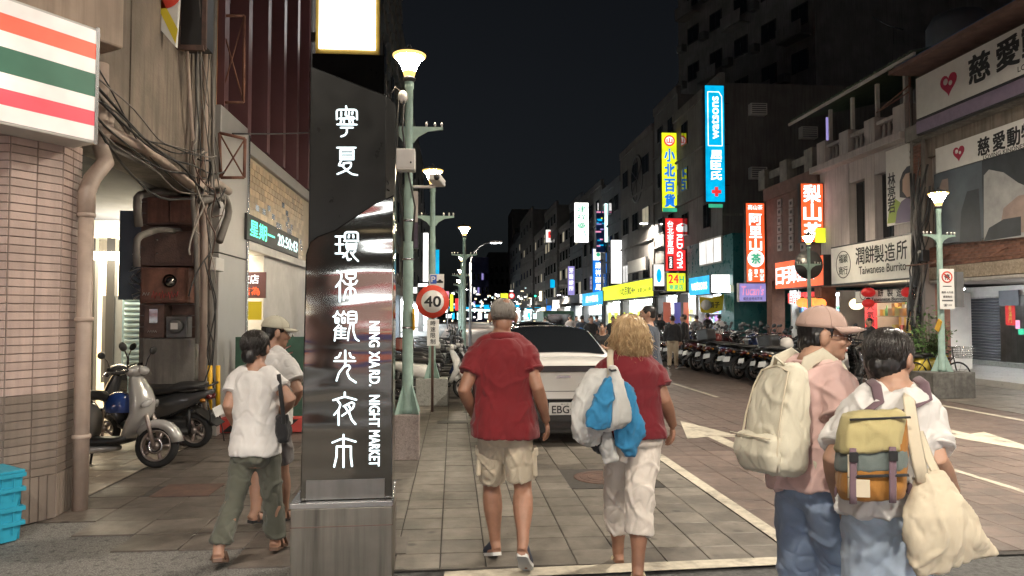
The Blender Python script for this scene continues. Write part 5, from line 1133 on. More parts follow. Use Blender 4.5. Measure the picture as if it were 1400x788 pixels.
p0, p1, p2, p3 = aty(956, 406, 32.8), aty(990, 402, 32.8), aty(988, 424, 32.8), aty(958, 427, 32.8); q = MB(); q.add([p0, (p0 + p1) / 2 - Vector((0, 0, .12)), p1, p2, (p2 + p3) / 2 - Vector((0, 0, .12)), p3], [(0, 1, 4, 5), (1, 2, 3, 4)]); q.build('cloth', MT['poster_yellow'], bn)
letters('心願子', frame_m((p0 + p2) / 2 - Vector((0, .012, .08)), (1, 0, .05), (0, 0, 1)), .8, .26, MT['ink'], bn, 0, 0, .02); MB().lathe([(.24, 0), (.24, -.01)], tuple((p0 + p3) / 2 + Vector((.28, -.012, -.02))), 18, 'Y').build('white_disc', MT['sign_white'], bn)
for k in range(3):
    for j in range(2): tag(MB().box((11.75 + .0 * k, 33.4 + k * .52, .22 + j * .45), (.45, .45, .42)).build('goods_carton', GC[5 if (k + j) % 2 else 0], None, .02), ['white', 'purple'][(k + j) % 2] + ' paper goods pack, %s from the teal wall, %s layer' % (ORD[k], ['lower', 'upper'][j]), 'carton')
Dt = block('brick_building', 'dark brick block rising behind the drugstore', 33.9, 41.5, atx(995, 105, FX).z, 'dark_wall_b', z0=zD - .05, floors=3, nwin=2, cols=False, pane='dark_glass')
a_ = aty(993, 400, 33.9); 
for k, (px, py) in enumerate(((1036, 158), (1036, 245), (1105, 190))): 
    p_ = aty(px, py, 33.7); o = aircon(tuple(p_), ['upper window air conditioner on the dark brick side wall', 'lower window air conditioner on the dark brick side wall', 'air conditioner on the dark wall right of the others'][k]); o.rotation_euler = (0, 0, R(90))
MB().bb(FX + .02, FX + 7, 33.86, 33.9, zD + 1.1, zD + 1.2).build('side_band', MT['concrete_dark'], Dt)
MB().bb(FX + 7, FX + 16, 36, 44, zD, atx(1000, 108, FX).z).build('rear_wing', MT['dark_wall'], Dt)
e, M_, w_, h_ = vsign('very tall turquoise lit drugstore sign with white script and red cross', 963, 116, 992, 277, 33.6, 'e_cyan', dep=.35)
letters('watsons', M_, h_ * .36, w_ * .34, MT['e_glyph'], e, w_ * .02, h_ * .22, .03, rot=math.pi / 2); column_text('屈臣氏', M_, w_ * .52, h_ * .072, -h_ * .06, MT['e_glyph'], e, w_ * .05, .04, pitch=h_ * .088)
q = MB(); r_ = w_ * .23
for a, b in (((0, 0), (r_ * 2, r_ * .7)), ((0, 0), (r_ * .7, r_ * 2))): q.box(tuple(M_ @ Vector((w_ * .05, -h_ * .41, .006 + (.002 if b[0] < r_ else 0)))), (b[0], .008, b[1]))
q.build('red_cross', MT['e_red'], e); q = MB()
pts = [(-.34, -.02), (-.34, .44), (.22, .44), (.36, .40), (.36, -.02)]
for a, b in zip(pts, pts[1:] + pts[:1]): q.tube([M_ @ Vector((a[0] * w_, a[1] * h_, .008)), M_ @ Vector((b[0] * w_, b[1] * h_, .008))], .018, 4)
q.build('outline', MT['e_glyph'], e)
MB().box(tuple(M_ @ Vector((0, -h_ * .53, 0))), (w_ * .7, .03, h_ * .03)).build('footer', MT['e_green'], e)
# ---- E: tall dark block with gym and general-store signs
yE0, yE1 = 41.0, 46.0
E_ = block('dark_block', 'tall dark narrow block behind the yellow general store sign', yE0, yE1, 14.5, 'dark_wall', X=12.9, floors=4, nwin=2, wh=1.0)
for k, py in enumerate((192, 233, 268)): p_ = aty(934, py, 41.0); aircon((p_.x, 40.9, p_.z), '%s white air conditioner beside the yellow general store sign' % ['top', 'middle', 'bottom'][k]).rotation_euler = (0, 0, R(90))
shop('brightly lit shopfront behind the window posters under the gym sign', yE0 - 2.6, yE1 - .3, 13.0, 2.9, 'e_shop', 3.0, pal=[0, 0, 3, 1, 2])
e, M_, w_, h_ = vsign('tall yellow lit general store sign with blue characters and red ring', 904, 181, 927, 290, 41.0, 'e_yellow_b', dep=.3)
column_text('小北百貨', M_, w_ * .62, h_ * .155, h_ * .29, MT['e_blue'], e, 0, .045, pitch=h_ * .19)
MB().lathe([(w_ * .34, 0), (w_ * .34, -.01)], tuple(M_ @ Vector((0, h_ * .395, .004))), 28, 'Y').build('red_disc', MT['e_red'], e); MB().lathe([(w_ * .25, -.011), (w_ * .25, -.015)], tuple(M_ @ Vector((0, h_ * .395, .004))), 28, 'Y').build('white_disc', MT['e_white_soft'], e); letters('山', M_, w_ * .34, w_ * .3, MT['e_red'], e, 0, h_ * .395, .05, off=.024)
MB().box(tuple(M_ @ Vector((0, -h_ * .475, .008))), (w_ * .9, .012, h_ * .05)).build('footer', MT['e_green'], e)
e, M_, w_, h_ = vsign('red lit gym sign with white vertical Latin letters', 909, 298, 938, 371, 39.8, 'e_red', dep=.25)
column_text('台北寧夏店', M_, w_ * .28, h_ * .115, h_ * .44, MT['e_glyph'], e, -w_ * .24, .02, pitch=h_ * .125); letters('W RLD GYM', M_, h_ * .84, w_ * .26, MT['e_glyph'], e, w_ * .2, -h_ * .02, .03, rot=-math.pi / 2)
MB().ell(tuple(M_ @ Vector((w_ * .2, h_ * .30, 0))), (w_ * .16, .02, w_ * .16)).build('globe', MT['e_glyph'], e); MB().box(tuple(M_ @ Vector((-w_ * .24, -h_ * .34, .008))), (w_ * .26, .012, h_ * .24)).build('black_tab', MT['black'], e); letters('EXPRESS', M_, h_ * .2, w_ * .12, MT['e_glyph'], e, -w_ * .24, -h_ * .34, .01, rot=-math.pi / 2, off=.018)
e, M_, w_, h_ = vsign('yellow lit 24H sign with red digits under the gym sign', 911, 373, 938, 399, 39.75, 'e_yellow', dep=.25)
letters('24', M_, w_ * .5, h_ * .45, MT['e_red'], e, -w_ * .14, h_ * .17, .04); letters('H', M_, w_ * .22, h_ * .34, MT['e_green'], e, w_ * .28, h_ * .14, .04); letters('寧夏店', M_, w_ * .7, h_ * .26, MT['e_green'], e, 0, -h_ * .27, .02)
e, M_, w_, h_ = vsign('white lit poster sign left of the 24H sign', 893, 361, 909, 398, 41.5, 'e_white_soft'); MB().box(tuple(M_ @ Vector((0, -h_ * .4, .01))), (w_ * .9, .01, h_ * .16)).build('footer', MT['ink'], e); MB().ell(tuple(M_ @ Vector((0, .1, 0))), (w_ * .22, .02, h_ * .26)).build('printed_shape', MT['e_cyan'], e)
for k, px in enumerate((912, 926, 938)):
    p_ = aty(px, 425, 39.5 + k * .4); q = MB(); tag(MB().box((p_.x, p_.y, 1.55), (.42 - .06 * k, .05, 1.7)).build('window_poster', MT[['poster_a', 'poster_b', 'poster_a'][k]], None), ['orange', 'blue', 'red'][k] + ' lit window poster below the 24H sign', 'poster')
# ---- F: general store with yellow fascia
yF0, yF1 = 46.0, 61.2
F_ = block('store_building', 'dark building with arched upper window above the yellow store fascia', yF0, yF1 - 6, 13.6, 'dark_wall_b', floors=3, nwin=3, ww=1.6, lit={1: (0,)})
c_ = atx(870, 245, FX - .06); q = MB(); q.lathe([(1.7, 0), (1.7, -.05), (1.5, -.05), (1.5, 0)], (FX - .02, c_.y, c_.z), 30, 'X', cap=False); q.build('arched_window', MT['metal_dark'], F_)
for k in range(3): MB().box((FX - .05, c_.y, c_.z), (.04, .06, 3.0), m=ellm(R(60 * k))).build('mullion', MT['metal_dark'], F_)
F2 = block('slate_building', 'slate grey building beside the arched window block', yF1 - 6, yF1 + 1, 12.0, 'slate_wall', floors=3, nwin=3, ww=1.3)
e, M_, w_, h_ = hsign('long bright yellow general store fascia with dark characters', 893, 824, 393, 412, 12.3, 'e_yellow_b', dep=.4)
letters('小北百貨24H', M_, w_ * .32, h_ * .5, MT['ink'], e, w_ * .05, 0, .02); letters('南區 生活百貨', M_, w_ * .22, h_ * .28, MT['ink'], e, -w_ * .36, 0, .01) if False else letters('寧夏 24小時', M_, w_ * .22, h_ * .28, MT['ink'], e, w_ * .36, -.1, .01)
shop('bright general store with white and yellow displays', yF0 + .3, yF1, 12.9, 2.8, 'e_shop', 3.4, pal=[0, 3, 0, 4, 7])
for k in range(6): y = yF0 + 1.2 + k * 2.4; tag(MB().bb(12.88, 12.92, y, y + 1.0, .5, 1.9).build('window_panel', MT['e_yellow'], None), 'yellow window panel, %s from the gym, in the general store front' % ORD[k], 'panel')
# ---- G: pharmacy and further
yG1 = 72
G_ = block('pharmacy_building', 'dark building behind the blue pharmacy signs', yF1 + 1, yG1, 13.0, 'dark_wall', floors=3, nwin=3, ww=1.3)
shop('bright pharmacy shopfront under the blue fascia', yF1 + .3, yG1, 12.9, 2.7, 'e_shop', 3, pal=[0, 0, 7, 2])
e, M_, w_, h_ = hsign('blue lit pharmacy fascia', 824, 796, 402, 419, 12.2, 'e_cyan', dep=.4); letters('建祥藥局', M_, w_ * .6, h_ * .5, MT['e_glyph'], e, 0, 0, .02)
e, M_, w_, h_ = vsign('blue lit pharmacy sign with white top and four white characters', 810, 340, 826, 400, 63, 'e_blue', dep=.35); MB().box(tuple(M_ @ Vector((0, h_ * .36, .008))), (w_ * .9, .012, h_ * .26)).build('white_field', MT['e_white_soft'], e); column_text('建祥藥局', M_, w_ * .5, h_ * .13, h_ * .18, MT['e_glyph'], e, 0, .03, pitch=h_ * .165); MB().ell(tuple(M_ @ Vector((0, h_ * .36, 0))), (w_ * .2, .03, w_ * .2)).build('leaf_logo', MT['e_green'], e)
e, M_, w_, h_ = vsign('plain white glowing sign right of the blue pharmacy sign', 835, 328, 856, 388, 55, 'e_white', dep=.35)
e, M_, w_, h_ = vsign('white glowing sign with pale green characters high above the pharmacy', 785, 277, 805, 332, 66, 'e_white', dep=.35); column_text('建祥藥局', M_, w_ * .6, h_ * .16, h_ * .42, MT['e_green'], e, 0, .02, pitch=h_ * .21)
e, M_, w_, h_ = vsign('dim blue sign beyond the pharmacy', 828, 342, 836, 400, 60.5, 'e_blue'); 
e, M_, w_, h_ = vsign('teal strip sign in front of the slate building', 826, 278, 836, 332, 60, 'e_led_pale')
e, M_, w_, h_ = hsign('grey fabric sign above the yellow store fascia', 882, 858, 358, 375, 12.4, 'sign_white', dep=.2)
e, M_, w_, h_ = vsign('dim violet sign with faint characters', 776, 364, 786, 404, 72, 'e_violet'); column_text('牙醫診所', M_, w_ * .6, h_ * .16, h_ * .42, MT['e_glyph'], e, 0, .01, pitch=h_ * .2)
q = MB(); ek = empty('led_screen', (0, 0, 0), 0, 'angled blue LED screen on the slate building', 'screen'); p0 = aty(815, 288, 61); p1 = aty(829, 345, 61); MB().bb(p0.x, p1.x, 61, 61.2, p1.z, p0.z).build('panel', MT['sign_blue'], ek)
for k in range(14): MB().box((p0.x + rg.uniform(.1, p1.x - p0.x - .1), 60.99, rg.uniform(p1.z + .1, p0.z - .1)), (rg.uniform(.1, .5), .02, .12)).build('lit_strip', MT[rg.choice(['e_violet', 'e_pink', 'e_cyan', 'e_yellow'])], ek)
Hs = [(72, 80, 13.5, 'slate_wall'), (80, 90, 12.0, 'dark_wall_b'), (90, 102, 15.5, 'dark_wall'), (102, 118, 14, 'dark_wall_b'), (118, 140, 19, 'dark_wall'), (140, 170, 17, 'slate_wall')]
for k, (a, b, H, m) in enumerate(Hs): block('row_building', '%s dark building beyond the pharmacy on the right' % ORD[k], a, b, H, m, floors=4, nwin=4, ww=1.4, lit={k % 4: (k % 3, 3), (k + 2) % 4: ((k + 1) % 3,)}, X=12.8 + (k % 2) * .3); shop('%s lit shopfront beyond the pharmacy on the right' % ORD[k], a + .4, b - .4, 13.3, 2.7, 'e_shop', 2, goods=False)
for k, (x0, y0_, x1, y1_, Y, m, lb_) in enumerate([(739, 354, 752, 371, 110, 'e_white_soft', 'small square white corner-store sign far down the right side'), (746, 314, 760, 332, 96, 'e_white_soft', 'tilted red and white rooftop sign'), (737, 390, 746, 397, 112, 'e_orange', 'tiny orange square sign far down the right'), (752, 382, 762, 394, 92, 'e_cyan', 'small pale blue board on the far right row'), (737, 398, 743, 412, 108, 'e_warm', 'tiny cream upright sign far down the right'), (747, 408, 754, 425, 100, 'e_blue', 'small blue sign near the van'), (755, 410, 768, 422, 90, 'e_white_soft', 'small white sign near the van'), (728, 418, 735, 432, 120, 'e_violet', 'pale violet sign far down the right'), (740, 420, 747, 432, 105, 'e_warm', 'little warm sign above the van'), (792, 402, 800, 415, 72, 'e_white_soft', 'small white board below the violet sign')]):
    e, M_, w_, h_ = vsign(lb_, x0, y0_, x1, y1_, Y, m, arm=False)
    if k == 0: letters('7', M_, w_ * .5, h_ * .6, MT['e_orange'], e, 0, 0, .04); MB().box(tuple(M_ @ Vector((-w_ * .4, 0, .01))), (w_ * .12, .02, h_ * .9)).build('green_edge', MT['e_green'], e)
    if k == 1: MB().box(tuple(M_ @ Vector((w_ * .1, h_ * .1, .012))), (w_ * .7, .02, h_ * .5)).build('red_field', MT['e_red'], e)
# ---- dark apartment tower behind
tw = empty('apartment_tower', (23.4, 45.2, 0), R(16.5), 'dark apartment tower with balconies and air conditioners at upper right', 'building')
MB().bb(0, 34, 0, 15.5, 0, 34).build('wall', MT['tower_wall'], tw)
for f in range(4, 10):
    z = 1.5 + f * 3.1
    for i in range(5):
        y = .6 + i * 3.0
        wdw = MB().bb(-.06, -.005, y, y + 1.5, z + .9, z + 2.3).build('window', MT['metal_dark'], tw); MB().bb(-.075, -.061, y + .1, y + .7, z + 1.0, z + 2.2).build('pane', MT['dark_glass'], wdw); MB().bb(-.075, -.061, y + .8, y + 1.4, z + 1.0, z + 2.2).build('pane', MT['dark_glass'], wdw)
        if (i + f) % 3 == 0: MB().bb(-.9, -.001, y - .3, y + 2.0, z - .1, z).build('balcony_floor', MT['dark_wall_b'], tw); MB().bb(-.95, -.9, y - .3, y + 2.0, z, z + .9).build('balcony_rail', MT['tower_wall'], tw)
        else: MB().bb(-.5, -.001, y + 1.7, y + 2.4, z + .5, z + 1.1).build('air_conditioner', MT['plastic_grey'], tw)
e = empty('rooftop_tank', (0, 0, 0), 0, 'pale rounded steel water tank above the clinic roof', 'water tank'); p_ = aty(1310, 55, 24); MB().lathe([(1.0, -1.2), (1.0, .5), (.8, .85), (.3, 1.05)], tuple(p_), 24).build('tank', MT['shutter_grey'], e); MB().bb(p_.x - .8, p_.x + .8, 23.2, 24.8, 8.0, p_.z - 1.2).build('stand', MT['dark_wall_b'], e)
e = empty('rooftop_aerial', (0, 0, 0), 0, 'thin bent aerial on the dark roof', 'aerial'); MB().tube([aty(1193, 24, 40), aty(1215, 36, 40), aty(1235, 41, 40)], .04, 5).build('rod', MT['steel'], e); MB().tube([aty(1222, 38, 40), aty(1222, 60, 40)], .04, 5).build('mast', MT['plastic_grey'], e)
# ---- left side farther on
Ls = [(17.2, 24, 15, 'dark_wall_b'), (24, 33, 22, 'dark_wall'), (33, 46, 26, 'slate_wall'), (46, 60, 20, 'dark_wall_b'), (60, 80, 18, 'dark_wall'), (80, 110, 14, 'slate_wall'), (110, 150, 16, 'dark_wall')]
for k, (a, b, H, m) in enumerate(Ls):
    e = empty('row_building', (0, 0, 0), 0, '%s dark building beyond the hotel on the left' % ORD[k], 'building'); MB().bb(-12, -3.3, a, b - .02, 2.9, H).build('wall', MT[m], e)
    for y in (a + .05, b - .6): MB().bb(-3.8, -3.32, y, y + .5, 0, 2.9).build('column', MT[m], e)
    for f in range(4): 
        for i in range(3):
            y = a + .8 + i * (b - a) / 3; w_ = MB().bb(-3.295, -3.24, y, y + 1.2, 4 + f * 3, 5.4 + f * 3).build('window', MT['metal_dark'], e); MB().bb(-3.238, -3.225, y + .1, y + 1.1, 4.1 + f * 3, 5.3 + f * 3).build('pane', MT['dark_glass'], w_)
    s = empty('shop_interior', (0, 0, 0), 0, '%s lit shopfront beyond the hotel on the left' % ORD[k], 'shop'); MB().bb(-5.2, -5.1, a + .6, b - .6, .1, 2.8).build('back_wall', MT['white_paint'], s); MB().bb(-5.0, -4.0, a + .8, b - .8, 2.78, 2.82).build('ceiling_light', MT['e_shop'], s)
    if k == 2:
        for j in range(10):
            for i in range(14): q = MB(); z = 3.5 + i * 1.5; y = 33.3 + j * 1.25; q.prism([(0, 0), (.6, .5), (1.2, 0), (1.2, .35), (.6, .85), (0, .35)], (-3.298, y, z), (0, 1, 0), (0, 0, 1), (.05, 0, 0)); q.build('chevron', MT['dark_wall_b'], e)
for k, (x0, y0_, x1, y1_, Y, m, lb_) in enumerate([(578, 318, 586, 386, 38, 'e_white', 'narrow white glowing sign behind the second lamp'), (594, 341, 601, 376, 46, 'e_cyan', 'narrow pale blue glowing sign right of the second lamp'), (571, 387, 586, 393, 30, 'e_white', 'small flat white sign left of the speed limit sign'), (565, 304, 572, 340, 30, 'lilac', 'dim upright sign with a faint character behind the nearest lamp'), (608, 398, 614, 420, 60, 'e_pink', 'pink lit sign far down the left side'), (615, 402, 620, 426, 70, 'e_yellow', 'yellow green lit sign far down the left side'), (603, 415, 612, 428, 52, 'e_white', 'small white lit sign at the left shopfronts'), (622, 408, 627, 425, 85, 'e_red', 'thin red lit sign far down the left side'), (563, 392, 571, 402, 26, 'e_white', 'white lit panel with dark letter at the left shopfronts')]):
    vsign(lb_, x0, y0_, x1, y1_, Y, m, arm=False)
# ---- far end of the road
for k, (x0, y0_, x1, Y, m, nm) in enumerate([(640, 352, 668, 210, 'blue_wall', 'bluish lit tower at the far end of the road'), (668, 345, 705, 240, 'dark_wall', 'broad dark block at the far end of the road'), (700, 286, 762, 200, 'dark_wall', 'stepped dark tower at the far end on the right'), (706, 318, 740, 190, 'slate_wall', 'lower dark slab in front of the stepped tower')]):
    a, b = aty(x0, y0_, Y), aty(x1, y0_, Y); e = empty('distant_building', (0, 0, 0), 0, nm, 'building'); MB().bb(a.x, b.x, Y, Y + 15, 0, a.z).build('wall', MT[m], e)
    nf = int(a.z / 4)
    for f in range(1, nf):
        for i in range(5):
            x = a.x + (i + .3) * (b.x - a.x) / 5; MB().bb(x, x + (b.x - a.x) * .09, Y - .1, Y - .01, f * 4, f * 4 + 1.8).build('window', MT['e_violet' if (k == 0 and (f * 3 + i) % 4 == 0) else 'e_white_soft' if (f * 5 + i * 3 + k) % 13 == 0 else 'dark_glass'], e)
for k in range(16):                                                     # shop lights and cars bunched at the far end
    px = 612 + k * 8.5 + rg.uniform(-3, 3); Y = rg.uniform(95, 170); a = aty(px, rg.uniform(424, 434), Y); m = rg.choice(['e_white', 'e_white', 'e_led_pale', 'e_warm', 'e_pink', 'e_cyan'])
    e = empty('far_shop', (0, 0, 0), 0, '%s tiny bright shopfront, counted from the left, at the far end of the road' % ORD[k], 'shop', 'tiny shopfronts at the far end'); MB().box((a.x, Y, 1.6), (rg.uniform(.4, 1.3), .3, rg.uniform(.6, 1.6))).build('lit_front', MT[m], e); MB().box((a.x, Y + .3, 3.1), (1.6, .4, .35)).build('awning', MT[rg.choice(['dark_wall', 'sign_white', 'e_cyan'])], e)
    for j in range(9): MB().box((a.x + rg.uniform(-4, 4), Y - .5 - j * .2, rg.uniform(.6, 5.5)), (rg.uniform(.15, .5), .1, rg.uniform(.1, .4))).build('light_spot', MT[rg.choice(['e_white', 'e_warm', 'e_white', 'e_white_soft', 'e_warm', 'e_led_pale'])], e)
e = empty('market_canopy', (0, 0, 0), 0, 'row of white market canopies glowing at the far end of the road', 'canopy'); a, b = aty(640, 420, 150), aty(672, 420, 150); MB().bb(a.x, b.x, 150, 154, 2.6, 3.1).build('canopy', MT['e_led_pale'], e); MB().bb(a.x + 1, b.x - .5, 149.9, 150, 3.3, 3.9).build('sign_band', MT['e_cyan'], e)
vsign('yellow pedestrian warning sign far down the road', 684, 401, 695, 410, 70, 'e_yellow', arm=False)
e = empty('no_turn_sign', (0, 0, 0), 0, 'tiny round red-ringed sign beside the yellow warning sign', 'road sign'); p_ = aty(699.5, 404.5, 70); MB().lathe([(.3, 0), (.3, -.02)], tuple(p_), 20, 'Y').build('ring', MT['e_red'], e); MB().lathe([(.2, -.021), (.2, -.03)], tuple(p_), 20, 'Y').build('face', MT['e_white_soft'], e)
e = empty('traffic_signal', (0, 0, 0), 0, 'dark traffic signal with green lamp far down the right', 'traffic light'); p_ = aty(728, 405, 75); MB().box(tuple(p_), (.9, .3, .35)).build('housing', MT['black'], e); MB().tube([(p_.x, 75.1, 0), (p_.x, 75.1, p_.z)], .08, 8).build('post', MT['shutter_grey'], e); MB().lathe([(.12, 0), (.12, -.05)], (p_.x + .28, 74.85, p_.z), 12, 'Y').build('green_lamp', MT['e_cyan_led'], e)
# ---- far side of the junction, behind the viewer: shops whose light reaches this corner
for k, (x0, x1, m, sgm) in enumerate([(-17, -9, 'dark_wall_b', 'e_orange'), (-9, -2, 'brick_dark', 'e_warm'), (-2, 3, 'black', 'e_red'), (3, 9, 'brick_dark', 'e_white'), (9, 16, 'brick_dark', 'e_warm'), (16, 25, 'dark_wall_b', 'e_white')]):
    e = empty('corner_shop_building', (0, 0, 0), 0, '%s shop building across the junction behind the viewer' % ORD[k], 'building')
    MB().bb(x0 + .02, x1 - .02, -22, -11, 3.0, 12).build('wall', MT[m], e); MB().bb(x0 + .02, x1 - .02, -22, -14, 0, 3.0).build('shop_back', MT['brick_dark' if k in (1, 2, 3) else 'white_paint'], e)
    MB().bb(x0 + .4, x1 - .4, -10.98, -10.7, 2.3 if k in (1, 2) else 2.65, 2.52 if k in (1, 2) else 3.5).build('fascia', MT[sgm], e); MB().bb(x0 + .5, x1 - .5, -13.5, -11.3, 2.9, 2.96).build('ceiling_light', MT['e_shop'], e)  # some fascias lowered and thinned to shape the pillar's reflection
    for s in (x0 + .03, x1 - .43): MB().bb(s, s + .4, -11.4, -11.0, 0, 3.0).build('column', MT[m], e)
    for q_, (za, zb_, mm) in enumerate(((.5, .8, 'sign_blue'), (.95, 1.15, 'e_orange'), (1.3, 1.42, 'e_warm'), (1.6, 1.85, 'e_red'), (1.95, 2.02, 'e_white_soft'), (2.15, 2.4, 'e_violet'))): MB().bb(x0 + .6 + .3 * q_, x1 - .5 - .25 * q_, -11.9, -11.8, za, zb_).build('display', MT[mm], e)  # glowing bands added for the pillar's mirror slab to reflect
    for f in range(2):
        for i in range(3): x = x0 + 1 + i * (x1 - x0 - 1) / 3; MB().bb(x, x + 1.4, -10.99, -10.93, 5.2 + f * 3, 6.8 + f * 3).build('window', MT['dark_glass'], e)
    MB().bb(x0 + .4, x1 - .4, -10.95, -10.85, 4.5, 4.58).build('neon_strip', MT['e_warm'], e)
# ---- potted shrub and bicycle by the right lamp
sh = empty('potted_shrub', (0, 0, 0), 0, 'leafy green shrub in a pot left of the right lamp', 'plant'); c_ = aty(1272, 500, 15.6); c_.z = 0
MB().lathe([(.2, 0), (.27, .42), (.29, .44), (.25, .44)], tuple(c_), 20).build('pot', MT['planter'], sh)
q = MB(); lf = MB(); rl = random.Random(5)
for k in range(24):
    a = rl.uniform(0, 6.28); t = rl.uniform(.1, .55); tip = c_ + Vector((math.cos(a) * t, math.sin(a) * t, rl.uniform(.9, 1.85))); mid = c_ + Vector((math.cos(a) * t * .4, math.sin(a) * t * .4, .8)); q.tube([c_ + Vector((0, 0, .4)), mid, tip], [.014, .010, .005], 5)
    for j in range(34):
        u = rl.uniform(.15, 1); p = mid.lerp(tip, u) + Vector((rl.gauss(0, .09), rl.gauss(0, .09), rl.gauss(0, .07))); d = Vector((rl.uniform(-1, 1), rl.uniform(-1, 1), rl.uniform(-.6, .3))).normalized(); s_ = d.cross(Vector((0, 0, 1))).normalized() * rl.uniform(.018, .034); L_ = rl.uniform(.08, .16); n_ = d.cross(s_).normalized() * .012
        lf.add([p, p + d * L_ * .45 + s_ + n_, p + d * L_, p + d * L_ * .45 - s_ + n_], [(0, 1, 2, 3)])
q.build('stem', MT['bark'], sh); o = lf.build('foliage', MT['leaf'], sh); o['kind'] = 'stuff'
bk = empty('bicycle', (0, 0, 0), 0, 'small bicycle with front basket behind the right lamp', 'bicycle'); g_ = aty(1322, 497, 15.4); bx, by = g_.x - .22, 15.4
for s in (0, -1.0):
    MB().lathe([(.30, -.015), (.32, 0), (.30, .015), (.28, 0), (.30, -.015)], (bx + s, by, .32), 26, 'Y', cap=False).build('wheel', MT['rubber'], bk)
    q = MB()
    for k in range(10): a = k * math.pi / 5; q.tube([(bx + s, by, .32), (bx + s + .29 * math.cos(a), by, .32 + .29 * math.sin(a))], .003, 3)
    q.build('spokes', MT['steel'], bk)
q = MB(); q.tube([(bx, by, .32), (bx - .1, by, .78), (bx - .12, by, .95)], .014, 6); q.tube([(bx - .1, by, .72), (bx - .55, by, .32), (bx - 1.0, by, .32), (bx - .7, by, .75), (bx - .1, by, .72)], .014, 6); q.tube([(bx - .7, by, .75), (bx - .55, by, .32)], .014, 6); q.build('frame', MT['metal_dark'], bk)
q = MB(); q.tube([(bx - .12, by - .26, .98), (bx - .08, by, .95), (bx - .12, by + .26, .98)], .012, 6); q.build('handlebar', MT['steel'], bk); MB().ell((bx - .72, by, .80), (.13, .07, .04)).build('saddle', MT['seat'], bk)
q = MB()
for k in range(7):
    z = .72 + k * .04; w_ = .13 + k * .008; P = [(bx + .12 - w_, by - w_, z), (bx + .12 + w_, by - w_, z), (bx + .12 + w_, by + w_, z), (bx + .12 - w_, by + w_, z), (bx + .12 - w_, by - w_, z)]; q.tube(P, .004, 4)
for k in range(9):
    for s in (-1, 1): q.tube([(bx + .12 + (k - 4) * .033, by + s * .13, .72), (bx + .12 + (k - 4) * .044, by + s * .18, .96)], .003, 3); q.tube([(bx + .12 + s * .13, by + (k - 4) * .033, .72), (bx + .12 + s * .18, by + (k - 4) * .044, .96)], .003, 3)
q.build('basket', MT['steel'], bk)
# ---------------------------------------------------------------- scooters
def prof(mb, stations, n=14):
    """loft of superellipse sections: (y, zc, half width, half height)"""
    rr = []
    for (y, zc, a, b) in stations:
        ring = []
        for k in range(n):
            t = 2 * math.pi * k / n; cs, sn_ = math.cos(t), math.sin(t)
            ring.append(Vector((a * math.copysign(abs(cs) ** .75, cs), y, zc + b * math.copysign(abs(sn_) ** .75, sn_))))
        rr.append(ring)
    return mb.rings(rr)
def wheel(parent, name, y, r=.225, w=.05, rim='alloy'):
    e = MB().lathe([(r - .065, -w * .8), (r - .03, -w), (r - .008, -w * .6), (r, 0), (r - .008, w * .6), (r - .03, w), (r - .065, w * .8), (r - .065, -w * .8)], (0, 0, 0), 28, 'X', cap=False)
    t = e.build(name, MT['rubber'], parent); t.location = (0, y, r)
    q = MB(); q.lathe([(r - .062, -w * .7), (r - .062, w * .7), (r - .082, w * .7), (r - .082, -w * .7), (r - .062, -w * .7)], (0, 0, 0), 24, 'X', cap=False)
    q.lathe([(.04, -.04), (.04, .04)], (0, 0, 0), 14, 'X')
    for k in range(5):
        a = 2 * math.pi * k / 5; d = Vector((0, math.cos(a), math.sin(a))); q.tube([d * .03, d * (r - .075)], [.017, .022], 6)
    q.build('rim', MT[rim], t)
    MB().lathe([(.085, .045), (.085, .049), (.05, .049), (.05, .045)], (0, 0, 0), 20, 'X', cap=False).build('brake_disc', MT['steel'], t)
    return t
